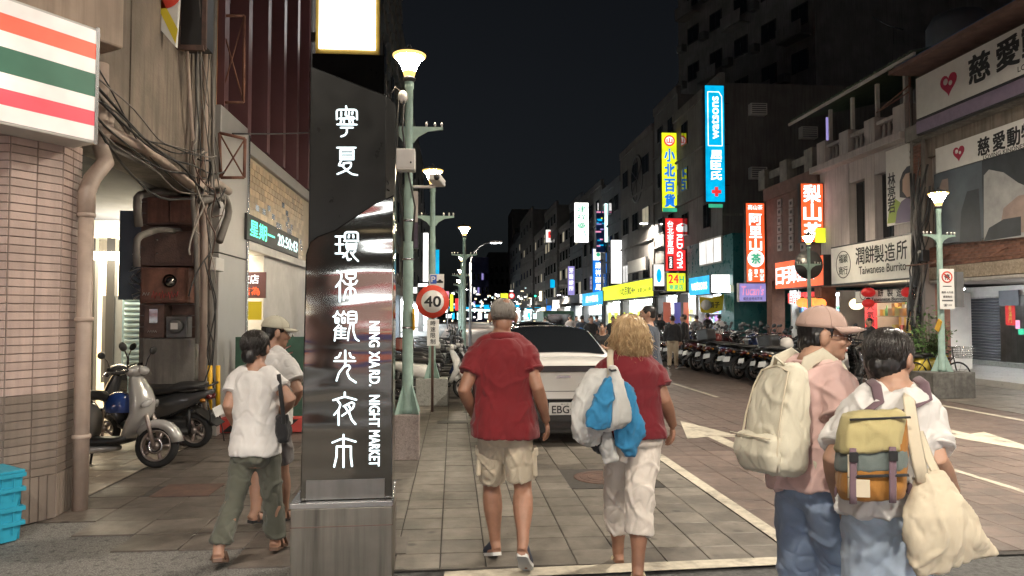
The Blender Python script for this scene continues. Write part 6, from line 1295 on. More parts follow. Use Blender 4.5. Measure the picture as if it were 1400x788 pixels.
def make_scooter(paint, label, box=False, helmet=None):
    e = empty('scooter', (0, 0, 0), 0, label, 'scooter'); P = MT[paint]
    wheel(e, 'front_wheel', .64); wheel(e, 'rear_wheel', -.60)
    q = MB()
    for s in (-1, 1): q.tube([(s * .075, .64, .225), (s * .075, .56, .48), (s * .05, .50, .62)], [.020, .022, .024], 8)
    q.tube([(0, .50, .60), (0, .40, .92)], .028, 8); q.build('fork', MT['alloy'], e)
    q = MB(); rr = []
    for k in range(9):                                                 # front mudguard
        a = R(10 + k * 17); c = Vector((0, .64, .225)); d = Vector((0, math.cos(a), math.sin(a)))
        rr.append([c + d * .245 + Vector((-.075, 0, 0)) - d * .06, c + d * .262 + Vector((-.05, 0, 0)), c + d * .270, c + d * .262 + Vector((.05, 0, 0)), c + d * .245 + Vector((.075, 0, 0)) - d * .06, c + d * .238])
    q.rings(rr); q.build('front_fender', P, e)
    q = MB(); rr = []                                                  # leg shield: front apron
    for (z, y, hw, th) in ((.30, .36, .13, .05), (.42, .42, .17, .06), (.56, .50, .20, .075), (.68, .50, .20, .085), (.80, .455, .165, .08), (.90, .41, .12, .06), (.95, .385, .08, .04)):
        rr.append([Vector((-hw, y - th * .9, z)), Vector((-hw * .85, y - th * .2, z)), Vector((-hw * .45, y + th * .7, z)), Vector((0, y + th, z)), Vector((hw * .45, y + th * .7, z)), Vector((hw * .85, y - th * .2, z)), Vector((hw, y - th * .9, z)), Vector((0, y - th * .75, z))])
    q.rings(rr); q.build('leg_shield', P, e)
    q = MB()
    for s in (-1, 1): q.ell((s * .10, .555, .655), (.075, .022, .035), ellm(R(-10), R(s * 25), R(-s * 28)))
    q.build('headlight', MT['lens_clear'], e)
    q = MB(); prof(q, [(.36, .30, .13, .04), (.25, .275, .17, .045), (.0, .27, .175, .045), (-.16, .29, .16, .06)]); q.build('floorboard', MT['plastic_black'], e)
    q = MB(); prof(q, [(.22, .20, .10, .03), (0, .185, .15, .045), (-.25, .20, .16, .06), (-.4, .24, .13, .06)]); q.build('belly_panel', P, e)
    q = MB(); prof(q, [(-.02, .44, .12, .16), (-.10, .50, .165, .18), (-.35, .555, .175, .15), (-.60, .625, .145, .10), (-.80, .69, .09, .055), (-.88, .72, .05, .03)]); q.build('body_shell', P, e)
    q = MB(); prof(q, [(.06, .70, .09, .03), (.02, .735, .12, .05), (-.15, .735, .15, .055), (-.33, .745, .15, .05), (-.42, .775, .14, .055), (-.62, .795, .12, .05), (-.78, .805, .08, .035)]); q.build('seat', MT['seat'], e)
    q = MB(); q.tube([(-.12, -.60, .77), (-.13, -.80, .80), (-.07, -.90, .82), (.07, -.90, .82), (.13, -.80, .80), (.12, -.60, .77)], .014, 6); q.build('grab_rail', MT['metal_dark'], e)
    q = MB(); q.ell((0, -.845, .665), (.10, .045, .045)); q.build('tail_light', MT['tail_red'], e)
    for s in (-1, 1): MB().ell((s * .12, -.80, .635), (.03, .035, .025)).build('rear_indicator', MT['amber'], e)
    q = MB(); q.prism([(-.08, -.60), (.08, -.60), (.10, -.95), (-.10, -.95)], (0, 0, 0), (1, 0, 0), (0, 1, .0), (0, 0, .012))
    q.M = None; q.v = [Vector((v.x, v.y, v.z + .52 + (v.y + .6) * .62)) for v in q.v]; q.build('rear_fender', MT['plastic_black'], e)
    MB().box((0, -.925, .475), (.20, .008, .12), m=ellm(R(-22))).build('license_plate', MT['plate'], e)
    q = MB(); q.box((.03, -.36, .27), (.20, .34, .20)); q.lathe([(.11, .10), (.12, .16), (.09, .18)], (.02, -.50, .27), 16, 'X'); q.tube([(-.12, -.60, .24), (-.12, -.2, .26)], .05, 8); q.build('engine', MT['engine'], e, .02)
    q = MB(); q.tube([(.17, -.22, .20), (.18, -.45, .22), (.19, -.82, .29)], [.03, .055, .048], 10); q.build('exhaust', MT['metal_dark'], e)
    q = MB()
    for s in (-1, 1): q.tube([(s * .13, -.60, .225), (s * .13, -.62, .52)], .022, 8)
    q.build('rear_shock', MT['metal_dark'], e)
    q = MB(); q.ell((0, .37, .98), (.13, .09, .07), ellm(R(20))); q.tube([(-.16, .36, .98), (.16, .36, .98)], .035, 8); q.build('handlebar_cover', P, e)
    q = MB(); q.ell((0, .44, .99), (.09, .05, .05), ellm(R(20))); q.build('headlamp_glass', MT['lens_clear'], e)
    for s in (-1, 1):
        MB().tube([(s * .15, .36, .985), (s * .25, .33, .995), (s * .36, .27, .985)], [.016, .019, .018], 8).build('grip', MT['rubber'], e)
        MB().tube([(s * .22, .39, .99), (s * .35, .345, .97)], .007, 5).build('brake_lever', MT['steel'], e)
        m_ = MB().tube([(s * .17, .36, 1.0), (s * .20, .37, 1.12), (s * .27, .37, 1.20)], .007, 5).build('mirror_stem', MT['metal_dark'], e)
        MB().ell((s * .30, .37, 1.22), (.072, .018, .045), ellm(0, R(-12 * s), 0)).build('mirror', MT['plastic_black'], m_)
    MB().tube([(-.12, -.10, .20), (-.20, -.16, .02)], .012, 6).build('side_stand', MT['metal_dark'], e)
    if box: MB().box((0, -.82, 1.0), (.36, .34, .30)).build('rear_box', MT[box], e, .04)
    if helmet:
        h_ = MB(); h_.lathe([(.0, .15), (.06, .145), (.11, .11), (.135, .04), (.135, -.02), (.12, -.06)], (0, 0, 0), 18, cap=False); o = h_.build('helmet', MT[helmet], e); o.location = (.12, .28, .62) if helmet == 'helmet_blue' else (0, -.25, .86)
    return e
PROT = {}
def scooter(paint, loc, rz, label, lean=R(7), box=False, helmet=None, sc=1.0, group=None):
    k = (paint, box, helmet)
    if k not in PROT: PROT[k] = o = make_scooter(paint, label, box, helmet)
    else: o = copy_tree(PROT[k])
    o.location = loc; o.rotation_euler = (0, -lean, rz); o.scale = (sc,) * 3; o['label'] = label
    if group: o['group'] = group
    return o
g_ = gnd(208, 640); hd = R(-96)
# silver scooter: front wheel at g_, heading to the street
def place(g, rz, off): return (g.x - off * -math.sin(rz), g.y - off * math.cos(rz), .0)
scooter('paint_silver', place(g_, hd, .64), hd, 'silver scooter with blue helmet, its front wheel out on the sidewalk', R(6), helmet='helmet_blue', sc=1.06)
g_ = gnd(268, 612); hd = R(78)
scooter('paint_dark_grey', place(g_, hd, -.60), hd, 'dark grey scooter backed in behind the silver one, its plate showing', R(8))
rn = random.Random(21); PAL = ['paint_black', 'paint_dark_grey', 'paint_black', 'paint_silver', 'paint_dark_red', 'paint_black', 'paint_navy', 'paint_white', 'paint_dark_grey', 'paint_black']
cn = lambda p: p[6:].replace('_', ' ')
n = 0; y = 14.9
while y < 31.5:
    p = PAL[(n * 7) % 10]
    hd = R(-66 + rn.uniform(-12, 12))
    scooter(p, (8.15 + rn.uniform(-.16, .16) - (y - 15.6) * .012, y, 0), hd, '%s scooter, %s from the concrete planter in the front row on the right' % (cn(p), ORD[n]), R(rn.uniform(5, 10)), box=('plastic_black' if n % 6 == 4 else False), helmet=('helmet_white' if n in (3, 17) else 'helmet_red' if n == 11 else None), sc=rn.uniform(1.0, 1.14), group='scooters parked in the front row on the right'); n += 1
    y += rn.uniform(.50, .62)
n = 0; y = 15.6
while y < 32:
    p = PAL[(n * 3 + 1) % 10] if n else 'paint_yellow'
    scooter(p, (10.25 + rn.uniform(-.2, .2) - (y - 15.6) * .01, y, 0), R(-70 + rn.uniform(-18, 18) + (180 if n % 3 == 0 else 0)), '%s scooter, %s from the potted shrub in the rear row on the right' % (cn(p), ORD[n]), R(rn.uniform(5, 10)), helmet=('helmet_red' if n == 9 else None), sc=rn.uniform(1.0, 1.14), group='scooters parked in the rear row on the right'); n += 1
    y += rn.uniform(.56, .80)
n = 0; y = 14.6
while y < 30:
    p = PAL[(n * 3 + 7) % 10]
    scooter(p, (-.35 + rn.uniform(-.15, .15), y, 0), R(-98 + rn.uniform(-10, 10)), '%s scooter, %s beyond the grey plinth along the left sidewalk' % (cn(p), ORD[n]), R(rn.uniform(5, 11)), box=('helmet_red' if n == 2 else False), helmet=('helmet_white' if n == 7 else None), sc=rn.uniform(.96, 1.06), group='scooters parked along the left sidewalk'); n += 1
    y += rn.uniform(.62, .85)
n = 0; y = 12.2
while y < 20:
    p = PAL[(n * 3) % 10]
    scooter(p, (-2.15 + rn.uniform(-.15, .15), y, 0), R(86 + rn.uniform(-10, 10)), '%s scooter, %s in the inner left row next to the shopfronts' % (cn(p), ORD[n]), R(rn.uniform(5, 11)), box=('helmet_red' if n == 3 else False), sc=rn.uniform(.96, 1.06), group='scooters parked beside the left shopfronts'); n += 1
    y += rn.uniform(.8, 1.0)
# ---------------------------------------------------------------- white car
mat('car_white', (.68, .67, .65), .22, coat=1.0); mat('car_black', (.01, .01, .011), .12, coat=.6); mat('light_bar', (.012, .006, .007), .15, coat=.8)
car = empty('parked_car', (1.40, 9.25, 0), R(1.0), 'white coupe seen from behind between the two red-shirted walkers', 'car')
def csec(y, hw_s, hw_m, hw_t, zs, zm, zt):
    pts = [(0, zs), (hw_s * .8, zs), (hw_s, zs + .06), (hw_m, (zs + zm) / 2), (hw_m, zm), (hw_m * .985, zm + .05), ((hw_m + hw_t) / 2, (zm + zt) / 2 + .03), (hw_t, zt - .01), (hw_t * .6, zt + .012), (0, zt + .02)]
    L_ = [Vector((a, y, z)) for a, z in pts]; return L_ + [Vector((-p.x, p.y, p.z)) for p in reversed(L_[1:-1])]
q = MB(); q.rings([csec(.02, .74, .80, .70, .34, .72, .93), csec(.0, .78, .86, .74, .30, .74, .99), csec(.08, .82, .92, .76, .26, .80, 1.05), csec(.35, .86, .965, .78, .24, .84, 1.10), csec(.9, .88, .98, .80, .22, .86, 1.10), csec(1.6, .88, .96, .82, .20, .86, 1.05), csec(2.6, .88, .95, .80, .20, .84, 1.02), csec(3.5, .87, .96, .74, .20, .80, .97), csec(4.2, .85, .93, .66, .22, .72, .84), csec(4.65, .72, .80, .5, .26, .58, .68), csec(4.78, .55, .62, .4, .32, .50, .58)])
q.build('body', MT['car_white'], car)
q = MB()
def ring_r(y, hw, z0, hwt, z1): return [Vector((-hw, y, z0)), Vector((-(hw * .45 + hwt * .55), y, z0 + (z1 - z0) * .55)), Vector((-hwt, y, z1 - .03)), Vector((-hwt * .6, y, z1)), Vector((0, y, z1 + .012)), Vector((hwt * .6, y, z1)), Vector((hwt, y, z1 - .03)), Vector(((hw * .45 + hwt * .55), y, z0 + (z1 - z0) * .55)), Vector((hw, y, z0))]
q.rings([ring_r(.42, .74, 1.09, .66, 1.13), ring_r(.75, .76, 1.09, .62, 1.29), ring_r(1.25, .78, 1.08, .58, 1.45), ring_r(1.8, .79, 1.06, .57, 1.50), ring_r(2.4, .79, 1.04, .57, 1.47), ring_r(3.0, .77, 1.0, .55, 1.28), ring_r(3.45, .74, .96, .60, 1.0)], True, True)
q.build('roof', MT['car_white'], car)
for a_, b_, c_, d_ in ((-.60, .60, .690, .695), (-.605, -.60, .690, .93), (.60, .605, .690, .93)): MB().bb(a_, b_, .009, .022, c_, d_).build('boot_seam', MT['car_black'], car)
MB().bb(-.09, .09, .008, .021, .86, .885).build('badge', MT['steel'], car)
# rear window: a dark sheet just proud of the sloping roof
def on_roof(t, s):
    ys = [.47, .75, 1.25, 1.5]; k = min(int(t * 3), 2); f = t * 3 - k; R_ = [(.66, 1.150), (.62, 1.29), (.58, 1.45), (.575, 1.478)]
    y_ = ys[k] + (ys[k + 1] - ys[k]) * f; hw = R_[k][0] + (R_[k + 1][0] - R_[k][0]) * f; z = R_[k][1] + (R_[k + 1][1] - R_[k][1]) * f
    return Vector((hw * s * (.97 - .02 * t), y_ - .012, z + .020 - .036 * abs(s) ** 3))
q = MB(); q.rings([[on_roof(t / 8, s / 6) for s in range(-6, 7)] for t in range(9)], False, True, False); q.build('rear_window', MT['dark_glass'], car)
q = MB()
for s in (-1, 1): q.add([Vector((s * .775, .95, 1.12)), Vector((s * .795, 2.9, 1.06)), Vector((s * .665, 2.4, 1.42)), Vector((s * .665, 1.4, 1.40))], [(0, 1, 2, 3)])
q.build('side_window', MT['dark_glass'], car)
q = MB(); q.bb(-.74, .74, -.012, .03, .935, 1.015); q.build('light_bar', MT['light_bar'], car, .012)
q = MB(); q.prism([(-.85, .16), (.85, .16), (.90, .33), (.86, .57), (.62, .60), (-.62, .60), (-.86, .57), (-.90, .33)], (0, -.035, 0), (1, 0, 0), (0, 0, 1), (0, .16, 0)); q.build('rear_bumper', MT['car_black'], car, .03)
MB().bb(-.20, .20, -.052, -.036, .40, .555).build('license_plate', MT['plate'], car, .004)
letters('EBG·0', frame_m((0, -.053, .47), (1, 0, 0), (0, 0, 1)), .32, .095, MT['ink'], car, 0, 0, .02, off=.003)
letters('臺北市', frame_m((0, -.053, .537), (1, 0, 0), (0, 0, 1)), .10, .018, MT['ink'], car, 0, 0, 0, off=.003)
for s in (-1, 1):
    MB().bb(s * .80 - .06, s * .80 + .06, -.005, .12, .83, .86).build('reflector', MT['tail_red'], car); MB().lathe([(.045, 0), (.045, .1)], (s * .6, -.04, .22), 16, 'Y').build('tailpipe', MT['steel'], car)
    for y in (.95, 3.75):
        t = MB().lathe([(.23, -.12), (.31, -.135), (.345, -.10), (.35, 0), (.345, .10), (.31, .135), (.23, .12), (.23, -.12)], (0, 0, 0), 32, 'X', cap=False).build('wheel', MT['rubber'], car); t.location = (s * .845, y, .35)
        q = MB(); q.lathe([(.235, -.02), (.235, .10)], (0, 0, 0), 28, 'X')
        for k in range(10): a = k * math.pi / 5; q.tube([(s * .1, .04 * math.cos(a), .04 * math.sin(a)), (s * .1, .22 * math.cos(a), .22 * math.sin(a))], .02, 5)
        q.build('rim', MT['alloy'], t)
    MB().ell((s * 1.0, 2.9, 1.08), (.10, .06, .07)).build('wing_mirror', MT['car_white'], car)
# pale van and a dark car farther on
van = empty('parked_van', (5.0, 44, 0), 0, 'dark green box van parked far down on the road', 'van')
a_, b_ = aty(752, 431, 44), aty(776, 445, 44); van.location = ((a_.x + b_.x) / 2 , 44, 0)
MB().bb(-.95, .95, 0, 3.6, .45, 1.95).build('cargo_box', MT['green_board'], van, .06); MB().bb(-.88, .88, 3.6, 4.7, .45, 1.5).build('cab', MT['green_board'], van, .12); MB().bb(-.7, .7, -.02, 0, 1.1, 1.75).build('rear_window', MT['dark_glass'], van)
for s in (-1, 1):
    for y in (.8, 3.8): MB().lathe([(.32, -.1), (.32, .1)], (s * .85, y, .32), 20, 'X').build('wheel', MT['rubber'], van)
    MB().bb(s * .8 - .08, s * .8 + .08, -.03, 0, .7, 1.0).build('tail_light', MT['tail_red'], van)
p_ = gnd(668, 470); c2 = empty('dark_car', (p_.x + .25, 19.5, 0), R(2), 'black car parked ahead, partly hidden behind the polo man', 'car')
q = MB(); q.rings([csec(.0, .76, .82, .72, .32, .72, .98), csec(.15, .80, .88, .76, .26, .78, 1.02), csec(2.2, .84, .9, .78, .22, .8, .98), csec(4.3, .7, .8, .55, .28, .6, .72)]); q.build('body', MT['car_black'], c2)
q = MB(); q.rings([ring_r(.3, .74, 1.0, .68, 1.04), ring_r(.75, .76, 1.0, .6, 1.42), ring_r(2.0, .77, .98, .58, 1.48), ring_r(3.0, .74, .95, .55, 1.0)]); q.build('roof', MT['car_black'], c2)
for s in (-1, 1):
    MB().bb(s * .68 - .12, s * .68 + .12, -.03, .05, .75, .88).build('tail_light', MT['tail_red'], c2)
    for y in (.8, 3.4): MB().lathe([(.32, -.1), (.32, .1)], (s * .8, y, .32), 20, 'X').build('wheel', MT['rubber'], c2)
# ---------------------------------------------------------------- people
mat('skin_light', (.42, .25, .175), .5, var=.10, scale=14, sss=.08, bump=.04, bscale=160); mat('skin_tan', (.30, .155, .10), .5, var=.14, scale=12, sss=.08, bump=.05, bscale=150); mat('skin_mid', (.37, .21, .145), .5, var=.10, scale=14, sss=.08)
mat('hair_black', (.010, .009, .009), .38, var=.3, scale=30); mat('hair_grey', (.15, .135, .118), .5, col2=(.06, .052, .047), scale=9); mat('hair_blond', (.30, .19, .09), .5, col2=(.13, .07, .03), scale=22); mat('hair_grey_tip', (.25, .23, .205), .5); mat('hair_blond_tip', (.60, .44, .25), .45, col2=(.36, .23, .11), scale=30); mat('hair_black_tip', (.028, .024, .022), .35); mat('hair_brown', (.035, .022, .016), .4)
def cloth(name, c, bump=.25, bs=320, **k): return mat(name, c, .85, bump=bump, bscale=bs, sheen=.15, **{'var': .07, 'scale': 7, **k})
cloth('polo_red', (.155, .006, .010)); cloth('tee_red', (.15, .006, .013)); cloth('tee_white', (.66, .645, .63)); cloth('tee_pink', (.64, .44, .41)); cloth('khaki', (.52, .45, .34), stain=.1); cloth('capri', (.64, .58, .52))
cloth('olive', (.095, .098, .075)); cloth('jean', (.20, .262, .375), var=.12, scale=9); cloth('jean_light', (.41, .50, .62), var=.10, scale=9); cloth('navy_cloth', (.03, .04, .06)); cloth('black_cloth', (.014, .014, .016)); cloth('beige_cloth', (.40, .33, .24)); cloth('grey_cloth', (.16, .15, .15))
cloth('canvas', (.58, .51, .385), bs=420); cloth('bag_cream', (.60, .565, .45)); cloth('jacket_blue', (.025, .20, .40), var=.12); cloth('jacket_white', (.53, .53, .51)); cloth('cap_pink', (.47, .33, .28)); cloth('cap_cream', (.50, .475, .38))
cloth('pack_yellow', (.42, .36, .17)); cloth('pack_sage', (.13, .16, .15)); cloth('pack_amber', (.33, .145, .025)); cloth('strap_plum', (.15, .095, .115)); mat('sole_white', (.62, .62, .60), .6); mat('shoe_navy', (.025, .035, .065), .6, bump=.1); mat('sandal', (.50, .42, .27), .6); mat('shoe_brown', (.13, .075, .05), .6); mat('eye_white', (.7, .68, .65), .3); mat('lip', (.40, .15, .12), .45); mat('glasses', (.05, .03, .03), .2)
V3 = Vector
def folds(amp, fx, fz, seed, drop=1.0):
    o = V3((seed * 7.3, seed * 3.1, seed * 5.7))
    def f(co, n_):
        a = noise.noise(V3((co.x * fx + co.z * 2.2, co.y * fx, co.z * fz)) + o); b = noise.noise(V3((co.x * fx * 2.3 - co.z * 4, co.y * fx * 2.3, co.z * fz * 1.7)) + o * 2)
        c_ = noise.noise(V3((co.x * fx * 4.1 + co.z * 9, co.y * fx * 4.1, co.z * fz * 3.1)) - o)
        r = max(0, 1 - abs(a) * 5.5) ** 1.3; r2 = max(0, 1 - abs(b) * 6.0)
        return amp * (1.0 * r - .55 * r2 + .55 * a + .35 * b + .22 * c_) * drop
    return f
def head_parts(mb, c, m, s=1.0, beard=False):
    def E(p, r, rot=None):
        mb.ell(c + m @ (V3(p) * s), V3(r) * s, (m @ rot) if rot is not None else m)
    E((0, -.018, .030), (.076, .094, .088)); E((0, .020, -.020), (.066, .074, .085)); E((0, .040, -.062), (.050, .052, .050)); E((0, .070, -.088), (.026, .024, .024))
    E((0, .086, .034), (.046, .014, .018)); E((0, .098, -.022), (.0145, .022, .018)); E((0, .088, .004), (.011, .018, .034), ellm(R(-14)))
    for q_ in (-1, 1):
        E((q_ * .086, -.014, -.006), (.014, .026, .038), ellm(0, 0, q_ * .35)); E((q_ * .040, .068, -.022), (.024, .02, .022)); E((q_ * .011, .098, -.030), (.009, .010, .008))
    E((0, .086, -.052), (.022, .013, .008)); E((0, .085, -.064), (.019, .013, .009)); E((0, -.055, -.045), (.056, .05, .06))
def hand(mb, w, tip, nrm, side, s=1.0, curl=.6, width=None):
    d = (tip - w).normalized(); nrm = (nrm - d * nrm.dot(d)).normalized(); l = d.cross(nrm) * side
    c = w + d * .052 * s; rot = Matrix((l, d, nrm)).transposed()
    mb.ell(c, (.040 * s, .056 * s, .017 * s), rot)
    for k, (x, L_, r) in enumerate(((-.030, .062, .0075), (-.010, .074, .0082), (.010, .078, .0084), (.030, .070, .0082))):
        b = w + d * (.088 + (.004 if k in (1, 2) else 0)) * s + l * x * s * 1.05; pts = [b - d * .02 * s]; a = 0.15; p = b.copy()
        pts.append(p.copy())
        for seg, f in enumerate((.45, .32, .23)):
            a += curl * (.55 if seg == 0 else .8); p = p + (d * math.cos(a) + nrm * math.sin(a)) * L_ * f * s; pts.append(p.copy())
        mb.tube(pts, [r * s * q_ for q_ in (1.1, 1.1, 1.05, .95, .75)], 8)
    b = w + d * .028 * s + l * .030 * s; mb.tube([b, b + (d * .6 + l * .65 + nrm * .25) * .032 * s, b + (d * 1.3 + l * .75 + nrm * .6) * .042 * s, b + (d * 2.0 + l * .6 + nrm * .9) * .042 * s], [.014 * s, .0125 * s, .0105 * s, .008 * s], 8)
def ring_at(c, u, f, a, b, n=20, e=.85):
    out_ = []
    for k in range(n):
        t = 2 * math.pi * k / n; cs, sn_ = math.cos(t), math.sin(t); out_.append(c + u * (a * math.copysign(abs(cs) ** e, cs)) + f * (b * math.copysign(abs(sn_) ** e, sn_)))
    return out_
BODY = [(-.20, .085, .08, 0), (-.10, .150, .112, -.010), (.05, .166, .120, -.015), (.20, .152, .110, -.002), (.38, .138, .100, .008), (.60, .155, .112, .008), (.78, .168, .110, 0), (.90, .135, .082, -.008), (1.0, .068, .062, -.008)]
class Person:
    def __init__(s, label, J, wd=1.0, dd=1.0, skin='skin_mid', hs=1.0, heading=None, vox=.0075, group=None):
        for q_ in 'LR': J['sh' + q_] = J['sh' + q_] - V3((0, 0, .022))
        s.J = J; s.wd, s.dd, s.skin, s.hs, s.vox = wd, dd, skin, hs, vox
        s.base = V3((J['pel'].x, J['pel'].y, 0)); s.e = empty('person', s.base, 0, label, 'person', group)
        s.us = (J['shR'] - J['shL']).normalized(); s.uh = (J['hiR'] - J['hiL']).normalized(); s.sp = (J['nk'] - J['pel']); s.up = s.sp.normalized()
        s.fw = s.up.cross(s.us).normalized()
    def fin(s, mb, name, mtl, vox, smooth=4, disp=None, parent=None):
        me = remesh(mb, name, vox, smooth, disp); me.transform(Matrix.Translation(-s.base)); me.materials.append(MT[mtl]); o = bpy.data.objects.new(name, me); C.objects.link(o); o.parent = parent or s.e; return o
    def raw(s, mb, name, mtl, parent=None, bevel=0.0):
        o = mb.build(name, MT[mtl], parent or s.e, bevel); o.data.transform(Matrix.Translation(-s.base)); return o
    def torso(s, mb, table, infl=0.0):
        rr = []
        for row in table:
            t, a, b, off = row; u = s.uh.lerp(s.us, max(0, min(1, t))).normalized(); f = s.up.cross(u).normalized()
            rr.append(ring_at(s.J['pel'] + s.sp * t + f * off, u, f, a * s.wd + infl, b * s.dd + infl))
        mb.rings(rr)
    def limb(s, mb, a, b, c, ra, rb, rc, bulge=0.0, n=12):
        p = []; r = []
        for i in range(5): t = i / 4; p.append(a.lerp(b, t)); r.append(ra + (rb - ra) * t)
        for i in range(1, 6): t = i / 5; p.append(b.lerp(c, t)); r.append(rb + (rc - rb) * t + bulge * math.sin(math.pi * min(1, t * 1.35)) )
        mb.tube(p, r, n)
    def body(s, m, hands=True, curl=.6, nrmL=None, nrmR=None, barefoot=True):
        J = s.J; mb = MB(); k = s.hs; s.hm = m
        s.torso(mb, BODY); mb.tube([J['nk'] - s.up * .05, J['nk'] + s.up * .02, J['hd'] - V3((0, 0, .04))], [.066, .056, .056], 14); head_parts(mb, J['hd'], m, k)
        for q_ in 'LR':
            sgn = 1 if q_ == 'R' else -1
            mb.ell(J['sh' + q_], (.058, .056, .056)); mb.tube([J['nk'] + s.up * .0 + s.us * sgn * .03, J['nk'].lerp(J['sh' + q_], .6) + s.up * .022, J['sh' + q_]], [.048, .050, .052], 10); s.limb(mb, J['sh' + q_], J['el' + q_], J['wr' + q_], .056 * s.wd, .042, .028, .006)
            if hands: hand(mb, J['wr' + q_], J['ha' + q_], (nrmL if q_ == 'L' else nrmR) or (-s.us * sgn), -sgn, .98, curl)
            s.limb(mb, J['hi' + q_], J['kn' + q_], J['an' + q_], .088 * s.wd, .058, .038, .016)
            an, to = J['an' + q_], J['to' + q_]; d = (to - an); hl = an - V3((d.x, d.y, 0)).normalized() * .045 + V3((0, 0, -.045)); mb.tube([hl, an * .5 + to * .5 - V3((0, 0, .012)), to], [.034, .036, .022], 10); mb.tube([an, hl], [.038, .032], 8)
        return s.fin(mb, 'body', s.skin, s.vox, 3)
    def top(s, mtl, hem=-.13, sleeve=.62, loose=.02, amp=.010, seed=1, width=None, name='shirt', flare=0.0, vox=.0085, srad=.022, taper=0.0):
        J = s.J; mb = MB(); T = [(hem, .180 + flare, .140, -.01), (hem + .1, .178 + flare * .8, .138, -.012), (.12, .172 + flare * .5, .130, -.008), (.35, .160 - taper, .118, .004), (.60, .164, .120, .006), (.78, .172, .116, 0), (.90, .142, .088, -.008), (.985, .082, .074, -.008)]
        s.torso(mb, T, loose)
        for q_ in 'LR':
            a, b, c = J['sh' + q_], J['el' + q_], J['wr' + q_]; sgn = 1 if q_ == 'R' else -1; mb.ell(a, (.060 + loose * .4,) * 3); mb.tube([J['nk'] - s.up * .012 + s.us * sgn * .035, J['nk'].lerp(a, .6) + s.up * .020, a], [.048 + loose * .3, .052 + loose * .5, .056 + loose * .5], 12)
            L1 = (b - a).length; pts = [a, a.lerp(b, min(1, sleeve * .5)), a.lerp(b, min(1, sleeve))]; rs = [.066 * s.wd + loose * .6, .064 * s.wd + srad * .8, .060 * s.wd + srad]
            if sleeve > 1: pts = [a, b, b.lerp(c, sleeve - 1)]; rs = [.068 + loose, .056 + srad, .040 + srad]
            mb.tube(pts, rs, 14)
            if s.vox < .012:                                            # sleeve hem
                d = (pts[-1] - pts[-2]).normalized(); x = d.orthogonal().normalized(); y = d.cross(x); cf = MB(); r_ = rs[-1] - .004
                cf.tube([pts[-1] - d * .012 + (x * math.cos(t) + y * math.sin(t)) * r_ for t in [k * math.pi / 10 for k in range(21)]], .008, 6, cap=False); s.raw(cf, 'sleeve_hem', mtl)
        return s.fin(mb, name, mtl, vox, 10, folds(amp * 1.0, 6.5, 4.5, seed))
    def trousers(s, mtl, upto, rk=.078, rh=.085, amp=.010, seed=2, name='trousers', vox=.0085, rt=.098, waist=.06):
        """upto: 0..1 hip to knee, 1..2 knee to ankle"""
        J = s.J; mb = MB(); s.torso(mb, [(-.19, .10, .09, 0), (-.10, .158, .118, -.012), (.0, .162, .118, -.014), (waist, .150, .108, -.008)], .008)
        for q_ in 'LR':
            a, b, c = J['hi' + q_], J['kn' + q_], J['an' + q_]
            if upto <= 1: pts = [a, a.lerp(b, upto * .5), a.lerp(b, upto)]; rs = [rt, (rt + rh) / 2, rh]
            else: t = upto - 1; pts = [a, a.lerp(b, .5), b, b.lerp(c, t * .5), b.lerp(c, t)]; rs = [rt, (rt + rk) / 2, rk, (rk + rh) / 2, rh]
            mb.tube(pts, [r * (s.wd * .5 + .5) for r in rs], 16)
        return s.fin(mb, name, mtl, vox, 5, folds(amp * .95, 6.5, 5, seed))
    def shoe(s, q_, mtl, sole='sole_white', fat=1.0, sandal=False):
        an, to = s.J['an' + q_], s.J['to' + q_]; d = to - an; h = V3((d.x, d.y, 0)).normalized(); ax = (to - (an - h * .05 - V3((0, 0, .06)))).normalized(); heel = an - h * .05 - V3((0, 0, .062)); L_ = (to - heel).length + .03
        up = (V3((0, 0, 1)) - ax * ax.z).normalized(); sd = ax.cross(up)
        mb = MB(); rr = []
        for t, a, b in ((0, .026, .026), (.08, .034, .040), (.3, .036, .044), (.5, .038, .036), (.75, .046, .026), (.93, .036, .02), (1, .016, .012)): rr.append(ring_at(heel + ax * L_ * t + up * (b + .004), sd, up, a * fat, b, 14))
        so = MB(); sr = []
        for t, a in ((-.01, .026), (.08, .036), (.3, .035), (.5, .038), (.75, .050), (.93, .038), (1.01, .014)): sr.append([heel + ax * L_ * t + sd * a * q2 * fat + up * z for q2, z in ((-1, -.014), (1, -.014), (1, .008), (-1, .008))])
        so.rings(sr, True, False); o2 = s.raw(so, 'sole' if sandal else 'shoe_sole', sole)
        if not sandal: mb.rings(rr); o = s.raw(mb, 'shoe', mtl)
        else:
            mb = MB()
            for t in (.3, .68): c = heel + ax * L_ * t; mb.tube([c + sd * .045 * fat, c + sd * .03 + up * .05, c + up * (.075 if t < .5 else .05), c - sd * .03 + up * .05, c - sd * .045 * fat], .010, 6, flat=.5)
            s.raw(mb, 'sandal_strap', mtl)
